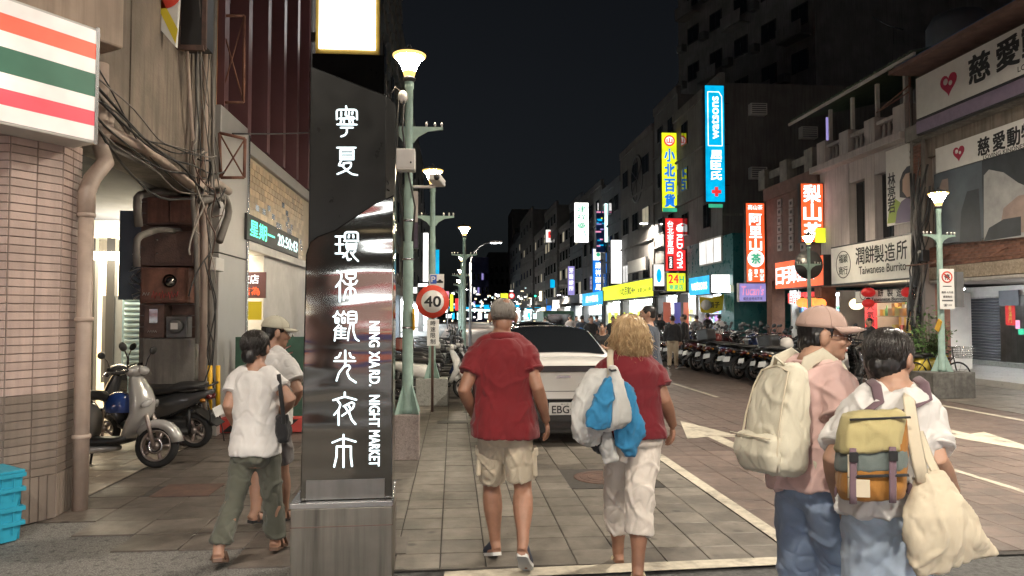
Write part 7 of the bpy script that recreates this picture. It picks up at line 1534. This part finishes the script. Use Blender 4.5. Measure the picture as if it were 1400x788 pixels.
    def hair(s, mtl, parts, vox=.007, amp=.004, strands=0, rad=(.088, .106, .10), end=2.2, drop=.0, front=.5, seed=3, cen=(0, -.02, .03), curl=.0, wid=.0022):
        c, m, k = s.J['hd'], s.hm, s.hs; mb = MB()
        for p, r in parts: mb.ell(c + m @ (V3(p) * k), V3(r) * k, m)
        f = folds(amp, 38, 5, seed); o = s.fin(mb, 'hair', mtl, vox, 2, f)
        if strands:
            rnn = random.Random(seed); st = MB(); cc = V3(cen)
            for i in range(strands):
                az = rnn.uniform(-math.pi, math.pi); isf = math.cos(az) > front    # az 0 = face side
                e_ = (1.05 if isf else end) * rnn.uniform(.78, 1.10); ph, fq, off = rnn.uniform(0, 6.28), rnn.uniform(.5, 1.1), V3((rnn.gauss(0, 1), rnn.gauss(0, 1), rnn.gauss(0, .6))); t0 = rnn.uniform(.05, e_ * .75); pts = []; j = rnn.uniform(.985, 1.045)
                for q_ in range(7):
                    th = t0 + (e_ - t0) * q_ / 6; a2 = az + .16 * math.sin(q_ + i) * rnn.random(); p = V3((rad[0] * math.sin(th) * math.sin(a2), rad[1] * math.sin(th) * math.cos(a2), rad[2] * math.cos(th))) * j
                    if th > 1.57 and drop: p.x = rad[0] * math.sin(a2) * j * (1 + .05 * rnn.random()); p.y = rad[1] * math.cos(a2) * j; p.z = -(th - 1.57) * drop
                    p += off * (.0015 + curl * (q_ / 6) ** 1.5 * math.sin(ph + q_ * fq)); pts.append(c + m @ ((p + cc) * k))
                st.tube(pts, [wid * w_ for w_ in (.6, 1, 1, 1, .9, .7, .3)], 3)
            s.raw(st, 'hair_strands', MT.get(mtl + '_tip') and mtl + '_tip' or mtl, o)
        return o
    def ring_collar(s, mtl, r=.070, th=.011, name='collar', t=.985, h=.0):
        mb = MB(); c = s.J['pel'] + s.sp * t + s.fw * -.006; pts = [c + (s.us * math.cos(a) * r + s.fw * math.sin(a) * (r - .008)) + s.up * (.008 - .010 * math.sin(a)) for a in [2 * math.pi * k / 20 for k in range(21)]]
        mb.tube(pts, th, 8, cap=False, flat=1.0 + h); return s.raw(mb, name, mtl)
    def face(s, glasses=False, brow='hair_black'):
        c, m, k = s.J['hd'], s.hm, s.hs
        for q_ in (-1, 1):
            mb = MB(); mb.ell(c + m @ (V3((q_ * .031, .083, .008)) * k), V3((.013, .008, .008)) * k, m); o = s.raw(mb, 'eye', 'eye_white'); mb = MB(); mb.ell(c + m @ (V3((q_ * .031, .089, .008)) * k), V3((.006, .004, .006)) * k, m); s.raw(mb, 'iris', 'black', o)
            mb = MB(); mb.tube([c + m @ (V3((q_ * x, y, z)) * k) for x, y, z in ((.014, .100, .030), (.030, .098, .036), (.048, .082, .030))], [.003, .004, .002], 5); s.raw(mb, 'eyebrow', brow)
            if glasses:
                mb = MB(); pts = [c + m @ (V3((q_ * (.033 + .024 * math.cos(a)), .108 - .008 * abs(math.cos(a)), .004 + .019 * math.sin(a))) * k) for a in [2 * math.pi * j / 16 for j in range(17)]]; mb.tube(pts, .0026, 5, cap=False); mb.tube([c + m @ (V3(p) * k) for p in ((q_ * .056, .100, .008), (q_ * .078, .06, .008), (q_ * .082, -.01, .004))], .0024, 5); s.raw(mb, 'glasses_rim', 'glasses')
        if glasses: mb = MB(); mb.tube([c + m @ (V3(p) * k) for p in ((-.010, .110, .008), (0, .113, .011), (.010, .110, .008))], .0024, 5); s.raw(mb, 'glasses_bridge', 'glasses')
        mb = MB(); mb.ell(c + m @ (V3((0, .0925, -.0575)) * k), V3((.020, .009, .0075)) * k, m); s.raw(mb, 'lips', 'lip')
    def cap(s, mtl, brimlen=.085, seed=4):
        c, m, k = s.J['hd'], s.hm, s.hs; mb = MB(); rr = []
        for j in range(9):
            th = R(12 + j * 9.8); rr.append([c + m @ (V3((.092 * math.sin(th) * math.cos(a), -.016 + .112 * math.sin(th) * math.sin(a), .040 + .100 * math.cos(th))) * k) for a in [2 * math.pi * i / 24 for i in range(24)]])
        mb.rings(rr, True); o = s.raw(mb, 'cap', mtl)
        mb = MB(); top_, bot = [], []
        for i in range(13):
            a = R(-72 + 12 * i); ca, sa = math.sin(a), math.cos(a)
            top_.append((V3((.090 * ca, -.016 + .108 * sa, .052)), V3((.098 * ca, -.016 + .108 * sa + brimlen * max(0, sa) ** .6, .046 - .035 * ca * ca))))
        rr = [[c + m @ (p * k) for p in (a, (a + b) / 2 + V3((0, 0, .006)), b, (a + b) / 2 - V3((0, 0, .002)), a - V3((0, 0, .006)))] for a, b in top_]; mb.rings(rr, True, True); s.raw(mb, 'cap_brim', mtl, o)
        mb = MB(); mb.ell(c + m @ (V3((0, -.016, .140)) * k), (.009, .009, .006)); s.raw(mb, 'cap_button', mtl, o)
        mb = MB()
        for q_ in range(6):
            a = q_ * math.pi / 3 + .26; mb.tube([c + m @ (V3((.0935 * math.sin(t) * math.cos(a), -.016 + .1135 * math.sin(t) * math.sin(a), .040 + .1015 * math.cos(t))) * k) for t in [R(8 + 16 * j) for j in range(6)]], .0016, 4)
        s.raw(mb, 'cap_seam', mtl, o); return o
    def patch(s, pts, Y, th, mtl, name, parent=None):
        pass
def hm(heading, pitch=0.0, roll=0.0):
    return (Matrix.Rotation(-R(heading), 3, 'Z') @ Matrix.Rotation(R(roll), 3, 'Y') @ Matrix.Rotation(R(pitch), 3, 'X'))
def JJ(**k): return {a: aty(*v) for a, v in k.items()}
def pouch(P, left, right, Ys, thick, mtl, name, parent_p=None, seed=5, amp=.01, ns=12, parent=None, bias=0.0, vox=.009):
    """soft bag or garment: outline rows given as photo columns at their own depth, real thickness"""
    mb = MB(); rr = []
    n = len(left); L_ = [aty(x, y, Ys[i]) for i, (x, y) in enumerate(left)]; R_ = [aty(x, y, Ys[i]) for i, (x, y) in enumerate(right)]
    rows = 14
    def at(A, t): f = t * (n - 1); i = min(int(f), n - 2); return A[i].lerp(A[i + 1], f - i)
    for j in range(rows + 1):
        t = j / rows; a, b = at(L_, t), at(R_, t); c = (a + b) / 2; h = (b - a) / 2; th = thick * (.35 + .65 * math.sin(math.pi * min(1, .15 + .75 * t))); d = V3((0, -1, 0)) * th
        rr.append([c + h * math.copysign(abs(math.cos(q_)) ** .8, math.cos(q_)) + d * math.copysign(abs(math.sin(q_)) ** .8, math.sin(q_)) for q_ in [2 * math.pi * i / 20 for i in range(20)]])
    mb.rings(rr); return P.fin(mb, name, mtl, vox, 4, folds(amp, 11, 6, seed), parent)
def strap(P, pts, w_, mtl, name='strap', th=.25, parent=None):
    mb = MB(); mb.tube([p if isinstance(p, Vector) else aty(*p) for p in pts], w_, 8, flat=th); return P.raw(mb, name, mtl, parent)
# --- man in the red polo
J = JJ(hd=(687, 433, 4.84), nk=(686, 461, 4.80), pel=(690, 584, 4.80), shL=(657, 475, 4.80), shR=(716, 474, 4.80), elL=(634, 534, 4.72), wrL=(649, 570, 4.90), haL=(656, 586, 5.02), elR=(735, 531, 4.70), wrR=(747, 576, 4.84), haR=(752, 606, 4.92), hiL=(675, 592, 4.80), hiR=(706, 592, 4.80), knL=(672, 664, 5.02), knR=(715, 668, 4.80), anL=(677, 741, 5.02), anR=(715, 741, 4.60), toL=(668, 757, 5.20), toR=(720, 775, 4.76))
p = Person('man in red polo shirt and beige cargo shorts walking away', J, 1.06, 1.12, 'skin_tan'); p.body(hm(-4)); p.top('polo_red', -.10, .60, .022, .009, 1, name='polo_shirt', flare=.012, srad=.02); p.ring_collar('polo_red', .074, .018, h=.5)
p.trousers('khaki', .86, rh=.092, seed=3, name='shorts', rt=.10)
for q_, sg_ in (('L', -1), ('R', 1)):
    a, b = J['hi' + q_], J['kn' + q_]; c = a.lerp(b, .52) + V3((sg_ * .092, -.015, 0)); mb = MB(); mb.box(c, (.03, .11, .17), m=ellm(0, R(-sg_ * 3), 0)); o = p.raw(mb, 'cargo_pocket', 'khaki', None, .010); mb = MB(); mb.box(c + V3((sg_ * .006, 0, .075)), (.032, .118, .05)); p.raw(mb, 'pocket_flap', 'khaki', o, .008)
    p.shoe(q_, 'shoe_navy')
p.hair('hair_grey', [((0, -.028, .042), (.075, .087, .078)), ((0, -.056, .008), (.064, .048, .050))], strands=1500, rad=(.078, .093, .083), end=2.15, front=.2, cen=(0, -.028, .036), wid=.0022, curl=.005)
mb = MB(); mb.ell(p.J['hd'] + p.hm @ V3((.012, -.080, .092)), (.026, .026, .022), p.hm @ ellm(R(42))); p.raw(mb, 'bald_spot', 'skin_tan')
strap(p, [J['wrL'] + V3((math.cos(a) * .032, math.sin(a) * .032, .01)) for a in [k * .5236 for k in range(13)]], .010, 'black_cloth', 'wristwatch', .5)
# --- blonde woman with the bag
J = JJ(hd=(861, 458, 4.60), nk=(862, 485, 4.56), pel=(867, 594, 4.55), shL=(834, 497, 4.56), shR=(890, 500, 4.56), elL=(813, 548, 4.48), wrL=(807, 588, 4.62), haL=(806, 612, 4.66), elR=(909, 548, 4.50), wrR=(920, 582, 4.62), haR=(919, 606, 4.68), hiL=(853, 602, 4.55), hiR=(882, 602, 4.55), knL=(844, 676, 4.76), knR=(875, 672, 4.42), anL=(845, 757, 4.93), anR=(872, 776, 4.38), toL=(838, 771, 5.08), toR=(874, 797, 4.50))
p = Person('blonde woman in red top and white capri trousers carrying bags', J, 1.02, 1.12, 'skin_tan'); p.body(hm(2)); p.top('tee_red', -.02, .60, .018, .008, 5, name='top', srad=.026, flare=.004)
p.trousers('capri', 1.56, rk=.088, rh=.088, seed=6, amp=.013, rt=.106)
for q_ in 'LR': p.shoe(q_, 'sandal', 'sandal', 1.0, True)
p.hair('hair_blond', [((0, -.022, .036), (.090, .102, .092)), ((0, -.058, -.02), (.084, .062, .08)), ((.056, -.02, -.03), (.038, .06, .07)), ((-.056, -.02, -.03), (.038, .06, .07)), ((0.01, -.062, -.070), (.060, .042, .045))], amp=.006, strands=2600, rad=(.098, .112, .100), end=2.75, drop=.125, front=.55, cen=(0, -.022, .03), seed=8, curl=.026, wid=.0026)
pouch(p, [(806, 506), (790, 530), (781, 560), (780, 590), (790, 606), (802, 610)], [(832, 504), (834, 520), (832, 545), (826, 575), (822, 596), (818, 606)], [4.36, 4.32, 4.30, 4.30, 4.32, 4.36], .055, 'jacket_white', 'white_jacket', seed=11, amp=.012)
pouch(p, [(833, 500), (826, 530), (818, 560), (812, 580), (816, 590)], [(842, 500), (855, 530), (862, 560), (862, 575), (850, 585)], [4.30, 4.27, 4.26, 4.26, 4.28], .075, 'jacket_white', 'shoulder_bag', seed=12, amp=.009)
pouch(p, [(827, 518), (814, 540), (803, 562), (800, 580), (808, 587)], [(836, 514), (838, 540), (838, 560), (838, 578), (836, 586)], [4.20, 4.19, 4.18, 4.18, 4.20], .04, 'jacket_blue', 'blue_jacket', seed=13, amp=.014)
pouch(p, [(853, 522), (852, 550), (838, 584), (840, 605), (856, 624)], [(862, 526), (874, 556), (880, 578), (882, 596), (866, 624)], [4.36, 4.34, 4.32, 4.33, 4.36], .035, 'jacket_blue', 'blue_jacket_tail', seed=14, amp=.014)
pouch(p, [(806, 585), (800, 596), (808, 610), (818, 620)], [(832, 588), (838, 600), (838, 612), (834, 622)], [4.42, 4.40, 4.40, 4.42], .04, 'black_cloth', 'dark_garment', seed=15, amp=.012)
pouch(p, [(822, 592), (820, 612), (826, 634)], [(838, 590), (842, 608), (846, 630)], [4.38, 4.37, 4.38], .03, 'jacket_white', 'white_sleeve', seed=16)
strap(p, [(835, 512, 4.27), (834, 490, 4.40), (835, 479, 4.55), (835, 484, 4.66)], .020, 'canvas', 'bag_strap', .3); strap(p, [(833, 505, 4.24), (836, 507, 4.235), (842, 506, 4.24)], .012, 'black_cloth', 'bag_buckle', .5)
# --- person with the pink cap and cream rucksack
J = JJ(hd=(1127, 460, 3.20), nk=(1108, 499, 3.16), pel=(1114, 662, 3.10), shL=(1080, 513, 3.28), shR=(1142, 517, 3.02), elL=(1078, 590, 3.30), wrL=(1100, 650, 3.42), haL=(1108, 680, 3.48), elR=(1156, 586, 2.92), wrR=(1168, 640, 3.10), haR=(1172, 668, 3.18), hiL=(1094, 674, 3.16), hiR=(1132, 678, 3.00), knL=(1094, 790, 3.28), knR=(1150, 780, 3.14), anL=(1090, 925, 3.05), anR=(1165, 920, 2.92), toL=(1110, 935, 3.18), toR=(1190, 938, 3.02))
p = Person('person in pale pink cap and T-shirt with a cream rucksack', J, .94, 1.0, 'skin_light', hs=.98); p.body(hm(108, -4)); p.face(True); p.top('tee_pink', -.05, .80, .026, .016, 21, name='t_shirt', srad=.036, flare=.01); p.ring_collar('tee_pink', .070, .010, 'neckband')
p.trousers('jean', 1.95, rk=.098, rh=.092, seed=22, amp=.010, rt=.112, name='jeans')
for q_ in 'LR': p.shoe(q_, 'sole_white')
p.hair('hair_black', [((0, -.028, .030), (.082, .096, .078)), ((0, -.066, -.030), (.072, .046, .062)), ((.068, -.030, -.012), (.020, .040, .040)), ((-.068, -.030, -.012), (.020, .040, .040)), ((0, .04, .05), (.07, .045, .03))], seed=9, amp=.006)
p.cap('cap_pink')
ubk = (J['shR'] - J['shL']).normalized(); bkv = -p.fw
def backpack_shape(P, rows, fd, mtl, name, seed, amp, parent=None, vox=.009):
    """rows: (px, py, half width, depth) centres down the back"""
    mb = MB(); rr = []
    for (c, a, b) in rows: rr.append(ring_at(c, P.us, fd, a, b, 20, .62))
    mb.rings(rr); return P.fin(mb, name, mtl, vox, 4, folds(amp, 9, 5, seed), parent)
bk_ = aty(1064, 570, 3.02); cc = lambda y, x=0: aty(1062 + x, y, 2.98)
o = backpack_shape(p, [(cc(497, 14), .06, .03), (cc(506, 12), .10, .055), (cc(530, 7), .118, .070), (cc(570, 1), .130, .082), (cc(610, -2), .138, .092), (cc(636, -2), .134, .088), (cc(647, -1), .10, .07)], bkv, 'bag_cream', 'rucksack', 23, .009)
backpack_shape(p, [(cc(592, -8) + bkv * .055, .10, .025), (cc(598, -8) + bkv * .065, .115, .04), (cc(620, -9) + bkv * .07, .120, .045), (cc(640, -7) + bkv * .06, .108, .038), (cc(645, -7) + bkv * .05, .08, .025)], bkv, 'bag_cream', 'rucksack_pocket', 24, .006, o)
for sg_ in (-1, 1):
    s0 = p.J['nk'] + p.us * sg_ * .095 + V3((0, 0, .012)); strap(p, [s0 + bkv * .13 - V3((0, 0, .08)), s0 + bkv * .10 + V3((0, 0, .0)), s0 + bkv * .02 + V3((0, 0, .035)), s0 - bkv * .08 - V3((0, 0, .02)), s0 + p.us * sg_ * .03 - bkv * .155 - V3((0, 0, .16)), s0 + p.us * sg_ * .06 - bkv * .12 - V3((0, 0, .34)), s0 + p.us * sg_ * .11 + bkv * .02 - V3((0, 0, .42)), s0 + p.us * sg_ * .08 + bkv * .15 - V3((0, 0, .44))], .030, 'bag_cream', 'strap', .22, o)
strap(p, [cc(596, -8) + bkv * .110 + p.us * x for x in (-.12, 0, .12)], .006, 'canvas', 'zip', .6, o)
for m_, dz in ((.80, 0), (.55, .0)):
    rows_ = [(640, -2, .134, .088), (610, -2, .138, .092), (570, 1, .130, .082), (530, 7, .118, .070), (508, 12, .10, .058)]; L_ = [cc(y, x) + p.us * -a * m_ + bkv * (b * (1.0 if m_ < .6 else .90) + .004) for y, x, a, b in rows_]; R_ = [cc(y, x) + p.us * a * m_ + bkv * (b * (1.0 if m_ < .6 else .90) + .004) for y, x, a, b in rows_]
    if m_ > .6: strap(p, L_ + [cc(501, 13) + bkv * .05] + R_[::-1], .0045, 'canvas', 'seam', .8, o)
strap(p, [cc(500, 12) + bkv * .03 - p.us * .03, cc(490, 12) + bkv * .05, cc(500, 12) + bkv * .03 + p.us * .03], .010, 'bag_cream', 'grab_loop', .5, o)
# --- woman with yellow rucksack and canvas tote
J = JJ(hd=(1219, 490, 2.80), nk=(1222, 533, 2.74), pel=(1213, 694, 2.70), shL=(1172, 561, 2.76), shR=(1264, 557, 2.70), elL=(1140, 628, 2.70), wrL=(1150, 690, 2.88), haL=(1156, 722, 2.94), elR=(1279, 628, 2.60), wrR=(1303, 672, 2.78), haR=(1304, 705, 2.86), hiL=(1190, 708, 2.72), hiR=(1236, 708, 2.70), knL=(1186, 848, 2.80), knR=(1238, 850, 2.66), anL=(1190, 1010, 2.72), anR=(1236, 1020, 2.58), toL=(1195, 1030, 2.90), toR=(1250, 1035, 2.74))
p = Person('black-haired woman in white T-shirt with yellow rucksack and canvas tote', J, .86, .94, 'skin_light', hs=.93); p.body(hm(64, -10)); p.top('tee_white', -.04, .82, .026, .014, 31, name='t_shirt', srad=.022, flare=.010); p.trousers('jean_light', 1.95, rk=.098, rh=.10, seed=32, amp=.009, rt=.108, name='jeans')
for q_ in 'LR': p.shoe(q_, 'sole_white')
p.hair('hair_black', [((0, -.026, .032), (.088, .102, .090)), ((0, -.060, -.026), (.080, .062, .080)), ((0, -.104, -.045), (.038, .030, .034)), ((.06, -.02, .0), (.032, .06, .05)), ((-.06, -.02, .0), (.032, .06, .05))], amp=.004, strands=1100, rad=(.091, .106, .096), end=2.45, front=.45, cen=(0, -.028, .03), seed=10)
bkv = -p.fw; c2 = lambda x, y, d=2.56: aty(x, y, d)
o = backpack_shape(p, [(c2(1196, 566), .085, .040), (c2(1196, 575), .104, .062), (c2(1195, 600), .108, .074), (c2(1192, 640), .114, .082), (c2(1190, 668), .114, .078), (c2(1190, 682), .098, .065)], bkv, 'pack_amber', 'rucksack', 33, .006)
backpack_shape(p, [(c2(1195, 561) , .09, .045), (c2(1194, 568), .110, .070), (c2(1188, 590) + bkv * .010, .113, .080), (c2(1185, 612) + bkv * .012, .108, .080), (c2(1184, 617) + bkv * .012, .104, .078)], bkv, 'pack_yellow', 'rucksack_lid', 34, .006, o)
backpack_shape(p, [(c2(1190, 614), .114, .080), (c2(1190, 628), .117, .085), (c2(1190, 640), .117, .085), (c2(1190, 644), .113, .082)], bkv, 'pack_sage', 'rucksack_panel', 35, .003, o)
strap(p, [c2(1194, 572) + bkv * .076 + p.us * x for x in (-.1, 0, .1)], .007, 'black_cloth', 'zip', .6, o); strap(p, [c2(1190, 648) + bkv * .086 + p.us * x for x in (-.1, 0, .1)], .009, 'black_cloth', 'zip', .6, o)
for x in (-.075, .055): strap(p, [c2(1187, y) + bkv * .091 + p.us * x for y in (610, 640, 668, 684)], .014, 'strap_plum', 'strap', .25, o); mb = MB(); mb.box(c2(1187, 622) + bkv * .096 + p.us * x, (.03, .012, .035), rz=math.atan2(p.us.y, p.us.x)); p.raw(mb, 'buckle', 'black_cloth', o, .003)
strap(p, [c2(1187, y) + bkv * .088 + p.us * -.088 for y in (618, 650, 676)], .005, 'canvas', 'cord', 1, o); mb = MB(); mb.box(c2(1187, 664) + bkv * .088 - p.us * .045, (.052, .006, .062), rz=math.atan2(p.us.y, p.us.x)); p.raw(mb, 'label_patch', 'canvas', o, .002)
for sg_ in (-1, 1):
    s0 = p.J['nk'] + p.us * sg_ * .085 + V3((0, 0, .036)); strap(p, [c2(1196, 572) + p.us * sg_ * .06, s0 + bkv * .105 - V3((0, 0, .08)), s0 + bkv * .07 - V3((0, 0, .02)), s0 - bkv * .01 + V3((0, 0, .005)), s0 - bkv * .11 - V3((0, 0, .07)), s0 + p.us * sg_ * .05 - bkv * .14 - V3((0, 0, .25)), s0 + p.us * sg_ * .10 - bkv * .02 - V3((0, 0, .36)), c2(1190, 672) + p.us * sg_ * .12], .019, 'strap_plum', 'strap', .22, o)
to = pouch(p, [(1256, 646), (1246, 672), (1238, 706), (1240, 750), (1252, 790)], [(1290, 645), (1306, 668), (1326, 700), (1350, 732), (1366, 754)], [2.50, 2.48, 2.46, 2.46, 2.48], .05, 'canvas', 'tote_bag', seed=36, amp=.010)
strap(p, [(1262, 660, 2.47), (1256, 630, 2.48), (1247, 580, 2.50), (1243, 548, 2.57), (1245, 537, 2.68), (1250, 548, 2.80), (1262, 600, 2.84)], .026, 'canvas', 'tote_strap', .16, to); strap(p, [(1284, 655, 2.48), (1272, 630, 2.52), (1256, 590, 2.56)], .02, 'canvas', 'tote_strap', .16, to)
# --- woman in olive trousers on the left
J = JJ(hd=(351, 476, 5.10), nk=(350, 506, 5.06), pel=(350, 616, 5.05), shL=(324, 516, 5.08), shR=(373, 516, 5.02), elL=(313, 554, 5.02), wrL=(321, 580, 5.18), haL=(325, 596, 5.26), elR=(397, 546, 4.94), wrR=(384, 566, 5.14), haR=(372, 572, 5.22), hiL=(336, 622, 5.05), hiR=(365, 622, 5.05), knL=(321, 682, 5.02), knR=(373, 682, 5.16), anL=(299, 749, 4.92), anR=(377, 735, 5.28), toL=(303, 766, 5.06), toR=(386, 742, 5.42))
p = Person('woman in white top and olive trousers walking along the left sidewalk', J, .82, .90, 'skin_mid', hs=.96); p.body(hm(12, -6)); p.top('tee_white', -.04, .52, .016, .008, 41, name='top', srad=.022, flare=.006)
p.trousers('olive', 1.93, rk=.070, rh=.080, seed=42, amp=.012, rt=.098)
for q_ in 'LR': p.shoe(q_, 'shoe_brown', 'shoe_brown', 1.0, True)
p.hair('hair_black', [((0, -.026, .034), (.088, .100, .090)), ((0, -.072, -.005), (.072, .05, .07)), ((-.01, -.085, -.060), (.055, .045, .055)), ((.058, -.02, .0), (.034, .06, .06)), ((-.058, -.02, .0), (.034, .06, .06))], amp=.006, strands=600, rad=(.092, .105, .096), end=2.3, front=.4, cen=(0, -.028, .03), seed=12, curl=.004)
strap(p, [(381, 512, 4.95), (384, 540, 4.90), (388, 575, 4.93), (386, 590, 5.0)], .014, 'black_cloth', 'bag_strap', .3); pouch(p, [(378, 568), (377, 590), (380, 604)], [(394, 566), (398, 588), (396, 606)], [5.0, 5.0, 5.0], .05, 'black_cloth', 'shoulder_bag', seed=43)
# --- man with the pale cap beside her
J = JJ(hd=(378, 456, 6.0), nk=(371, 478, 5.97), pel=(368, 574, 5.95), shL=(356, 490, 6.08), shR=(389, 492, 5.88), elL=(352, 530, 6.1), wrL=(368, 556, 6.2), haL=(376, 566, 6.25), elR=(408, 534, 5.80), wrR=(402, 552, 5.98), haR=(394, 560, 6.05), hiL=(358, 582, 6.0), hiR=(380, 582, 5.9), knL=(354, 644, 6.02), knR=(385, 644, 6.0), anL=(349, 700, 5.88), anR=(388, 698, 6.1), toL=(362, 710, 5.95), toR=(402, 706, 6.2))
p = Person('man in white T-shirt and pale cap half hidden behind the woman in olive trousers', J, .98, 1.0, 'skin_mid'); p.body(hm(62, -8)); p.face(); p.top('tee_white', -.08, .72, .022, .009, 51, name='t_shirt', srad=.03); p.trousers('grey_cloth', .8, rh=.095, seed=52, name='shorts')
for q_ in 'LR': p.shoe(q_, 'shoe_brown', 'black_cloth', 1.0, True)
p.hair('hair_black', [((0, -.028, .026), (.081, .095, .075)), ((0, -.064, -.030), (.070, .046, .055))]); p.cap('cap_cream')
# --- standing people farther off
def stand(px, py, Y, H, heading, label, top, bottom, hair='hair_black', skin='skin_mid', head=None, bend=0.0, pitch=0, sleeve=.6, pose=0.0, group=None, wd=1.0, vox=.013):
    k = H / 1.72; b = aty(px, py, Y); b.z = 0; q = Matrix.Rotation(-R(heading), 3, 'Z')
    L0 = dict(hd=(0, .03, 1.60), nk=(0, 0, 1.44), pel=(0, 0, .93), shL=(-.165, 0, 1.38), shR=(.165, 0, 1.38), elL=(-.23, -.03, 1.10), elR=(.23, -.03, 1.10), wrL=(-.22, .06, .86), wrR=(.22, .06, .86), haL=(-.215, .09, .72), haR=(.215, .09, .72), hiL=(-.085, 0, .88), hiR=(.085, 0, .88), knL=(-.10, .02, .48), knR=(.10, .03 + pose * .1, .48), anL=(-.11, -.02 - pose * .12, .085), anR=(.11, pose * .14, .085), toL=(-.13, .14 - pose * .12, .03), toR=(.13, .16 + pose * .14, .03))
    if bend: L0.update(elL=(-.20, .06, 1.12), elR=(.20, .06, 1.12), wrL=(-.09, .24, 1.16), wrR=(.09, .24, 1.16), haL=(-.02, .30, 1.20), haR=(.03, .31, 1.20))
    J = {a: b + q @ (V3(v) * k) for a, v in L0.items()}
    p = Person(label, J, wd, 1.0, skin, k, vox=vox, group=group); p.body(hm(heading if head is None else head, pitch), hands=True); p.top(top, -.06, sleeve, .016, .008, 3, vox=.016); p.trousers(bottom, 1.95, seed=4, vox=.016, rk=.076, rh=.07)
    for s_ in 'LR': p.shoe(s_, 'black_cloth')
    p.hair(hair, [((0, -.024, .034), (.084, .098, .086)), ((0, -.060, -.018), (.070, .05, .06))], vox=.012)
    return p
p = stand(889, 560, 10.0, 1.80, -60, 'bearded dark-haired man in navy polo beyond the blonde woman', 'navy_cloth', 'black_cloth', head=-80, skin='skin_light', pose=.6, wd=1.08, vox=.010)
mb = MB(); mb.ell(p.J['hd'] + p.hm @ V3((0, .048, -.066)), (.056, .056, .050), p.hm); p.raw(mb, 'beard', 'hair_brown'); p.face()
p = stand(824, 560, 14.2, 1.52, 195, 'man looking down at his phone behind the white car', 'black_cloth', 'black_cloth', bend=1, pitch=-18, skin='skin_light'); p.face()
stand(920, 505, 22.5, 1.66, 20, 'person in black jacket and beige trousers at the scooter row', 'black_cloth', 'beige_cloth', sleeve=1.9)
stand(936, 505, 22.9, 1.70, -60, 'person in black suit facing left at the scooter row', 'black_cloth', 'black_cloth', sleeve=1.9, hair='hair_brown')
stand(953, 490, 29.5, 1.68, 10, 'person in grey shirt in front of the drugstore', 'grey_cloth', 'black_cloth')
stand(984, 490, 30.5, 1.70, 30, 'person in white shirt at the drugstore door', 'tee_white', 'navy_cloth', wd=.9)
stand(808, 480, 24, 1.66, 170, 'dark-clothed person beyond the roof of the white car', 'black_cloth', 'black_cloth'); stand(796, 480, 28, 1.68, 10, 'dark-clothed person left of the yellow store front', 'navy_cloth', 'black_cloth'); stand(838, 480, 26, 1.64, 190, 'person in dark top under the yellow fascia', 'black_cloth', 'grey_cloth')
for k, (px, Y, hd_, t_, b_) in enumerate([(745, 40, 0, 'tee_white', 'black_cloth'), (768, 46, 180, 'navy_cloth', 'grey_cloth'), (788, 38, 160, 'grey_cloth', 'navy_cloth'), (816, 33, 20, 'navy_cloth', 'black_cloth'), (846, 31, 200, 'tee_white', 'navy_cloth'), (856, 36, 90, 'polo_red', 'black_cloth'), (868, 42, 180, 'beige_cloth', 'black_cloth'), (902, 30, 30, 'black_cloth', 'navy_cloth'), (968, 31, -30, 'black_cloth', 'black_cloth')]): stand(px, 470, Y, 1.62 + .02 * k, hd_, ['far walker in white top beside the van', 'far walker in navy top under the violet sign', 'far walker in grey top left of the pharmacy', 'walker in navy under the blue pharmacy fascia', 'walker in white top in front of the general store', 'walker in dark red top in front of the general store', 'walker in beige top near the yellow fascia', 'walker in black just left of the pair at the scooters', 'walker in black between the two drugstore customers'][k], t_, b_, vox=.02)
stand(780, 470, 34, 1.68, 0, 'small distant person beside the van', 'grey_cloth', 'black_cloth'); stand(1190, 500, 19.5, 1.60, -90, 'dim figure between the two passers-by in front of the burrito kitchen', 'black_cloth', 'black_cloth')

bpy.data.scenes.remove(WS)
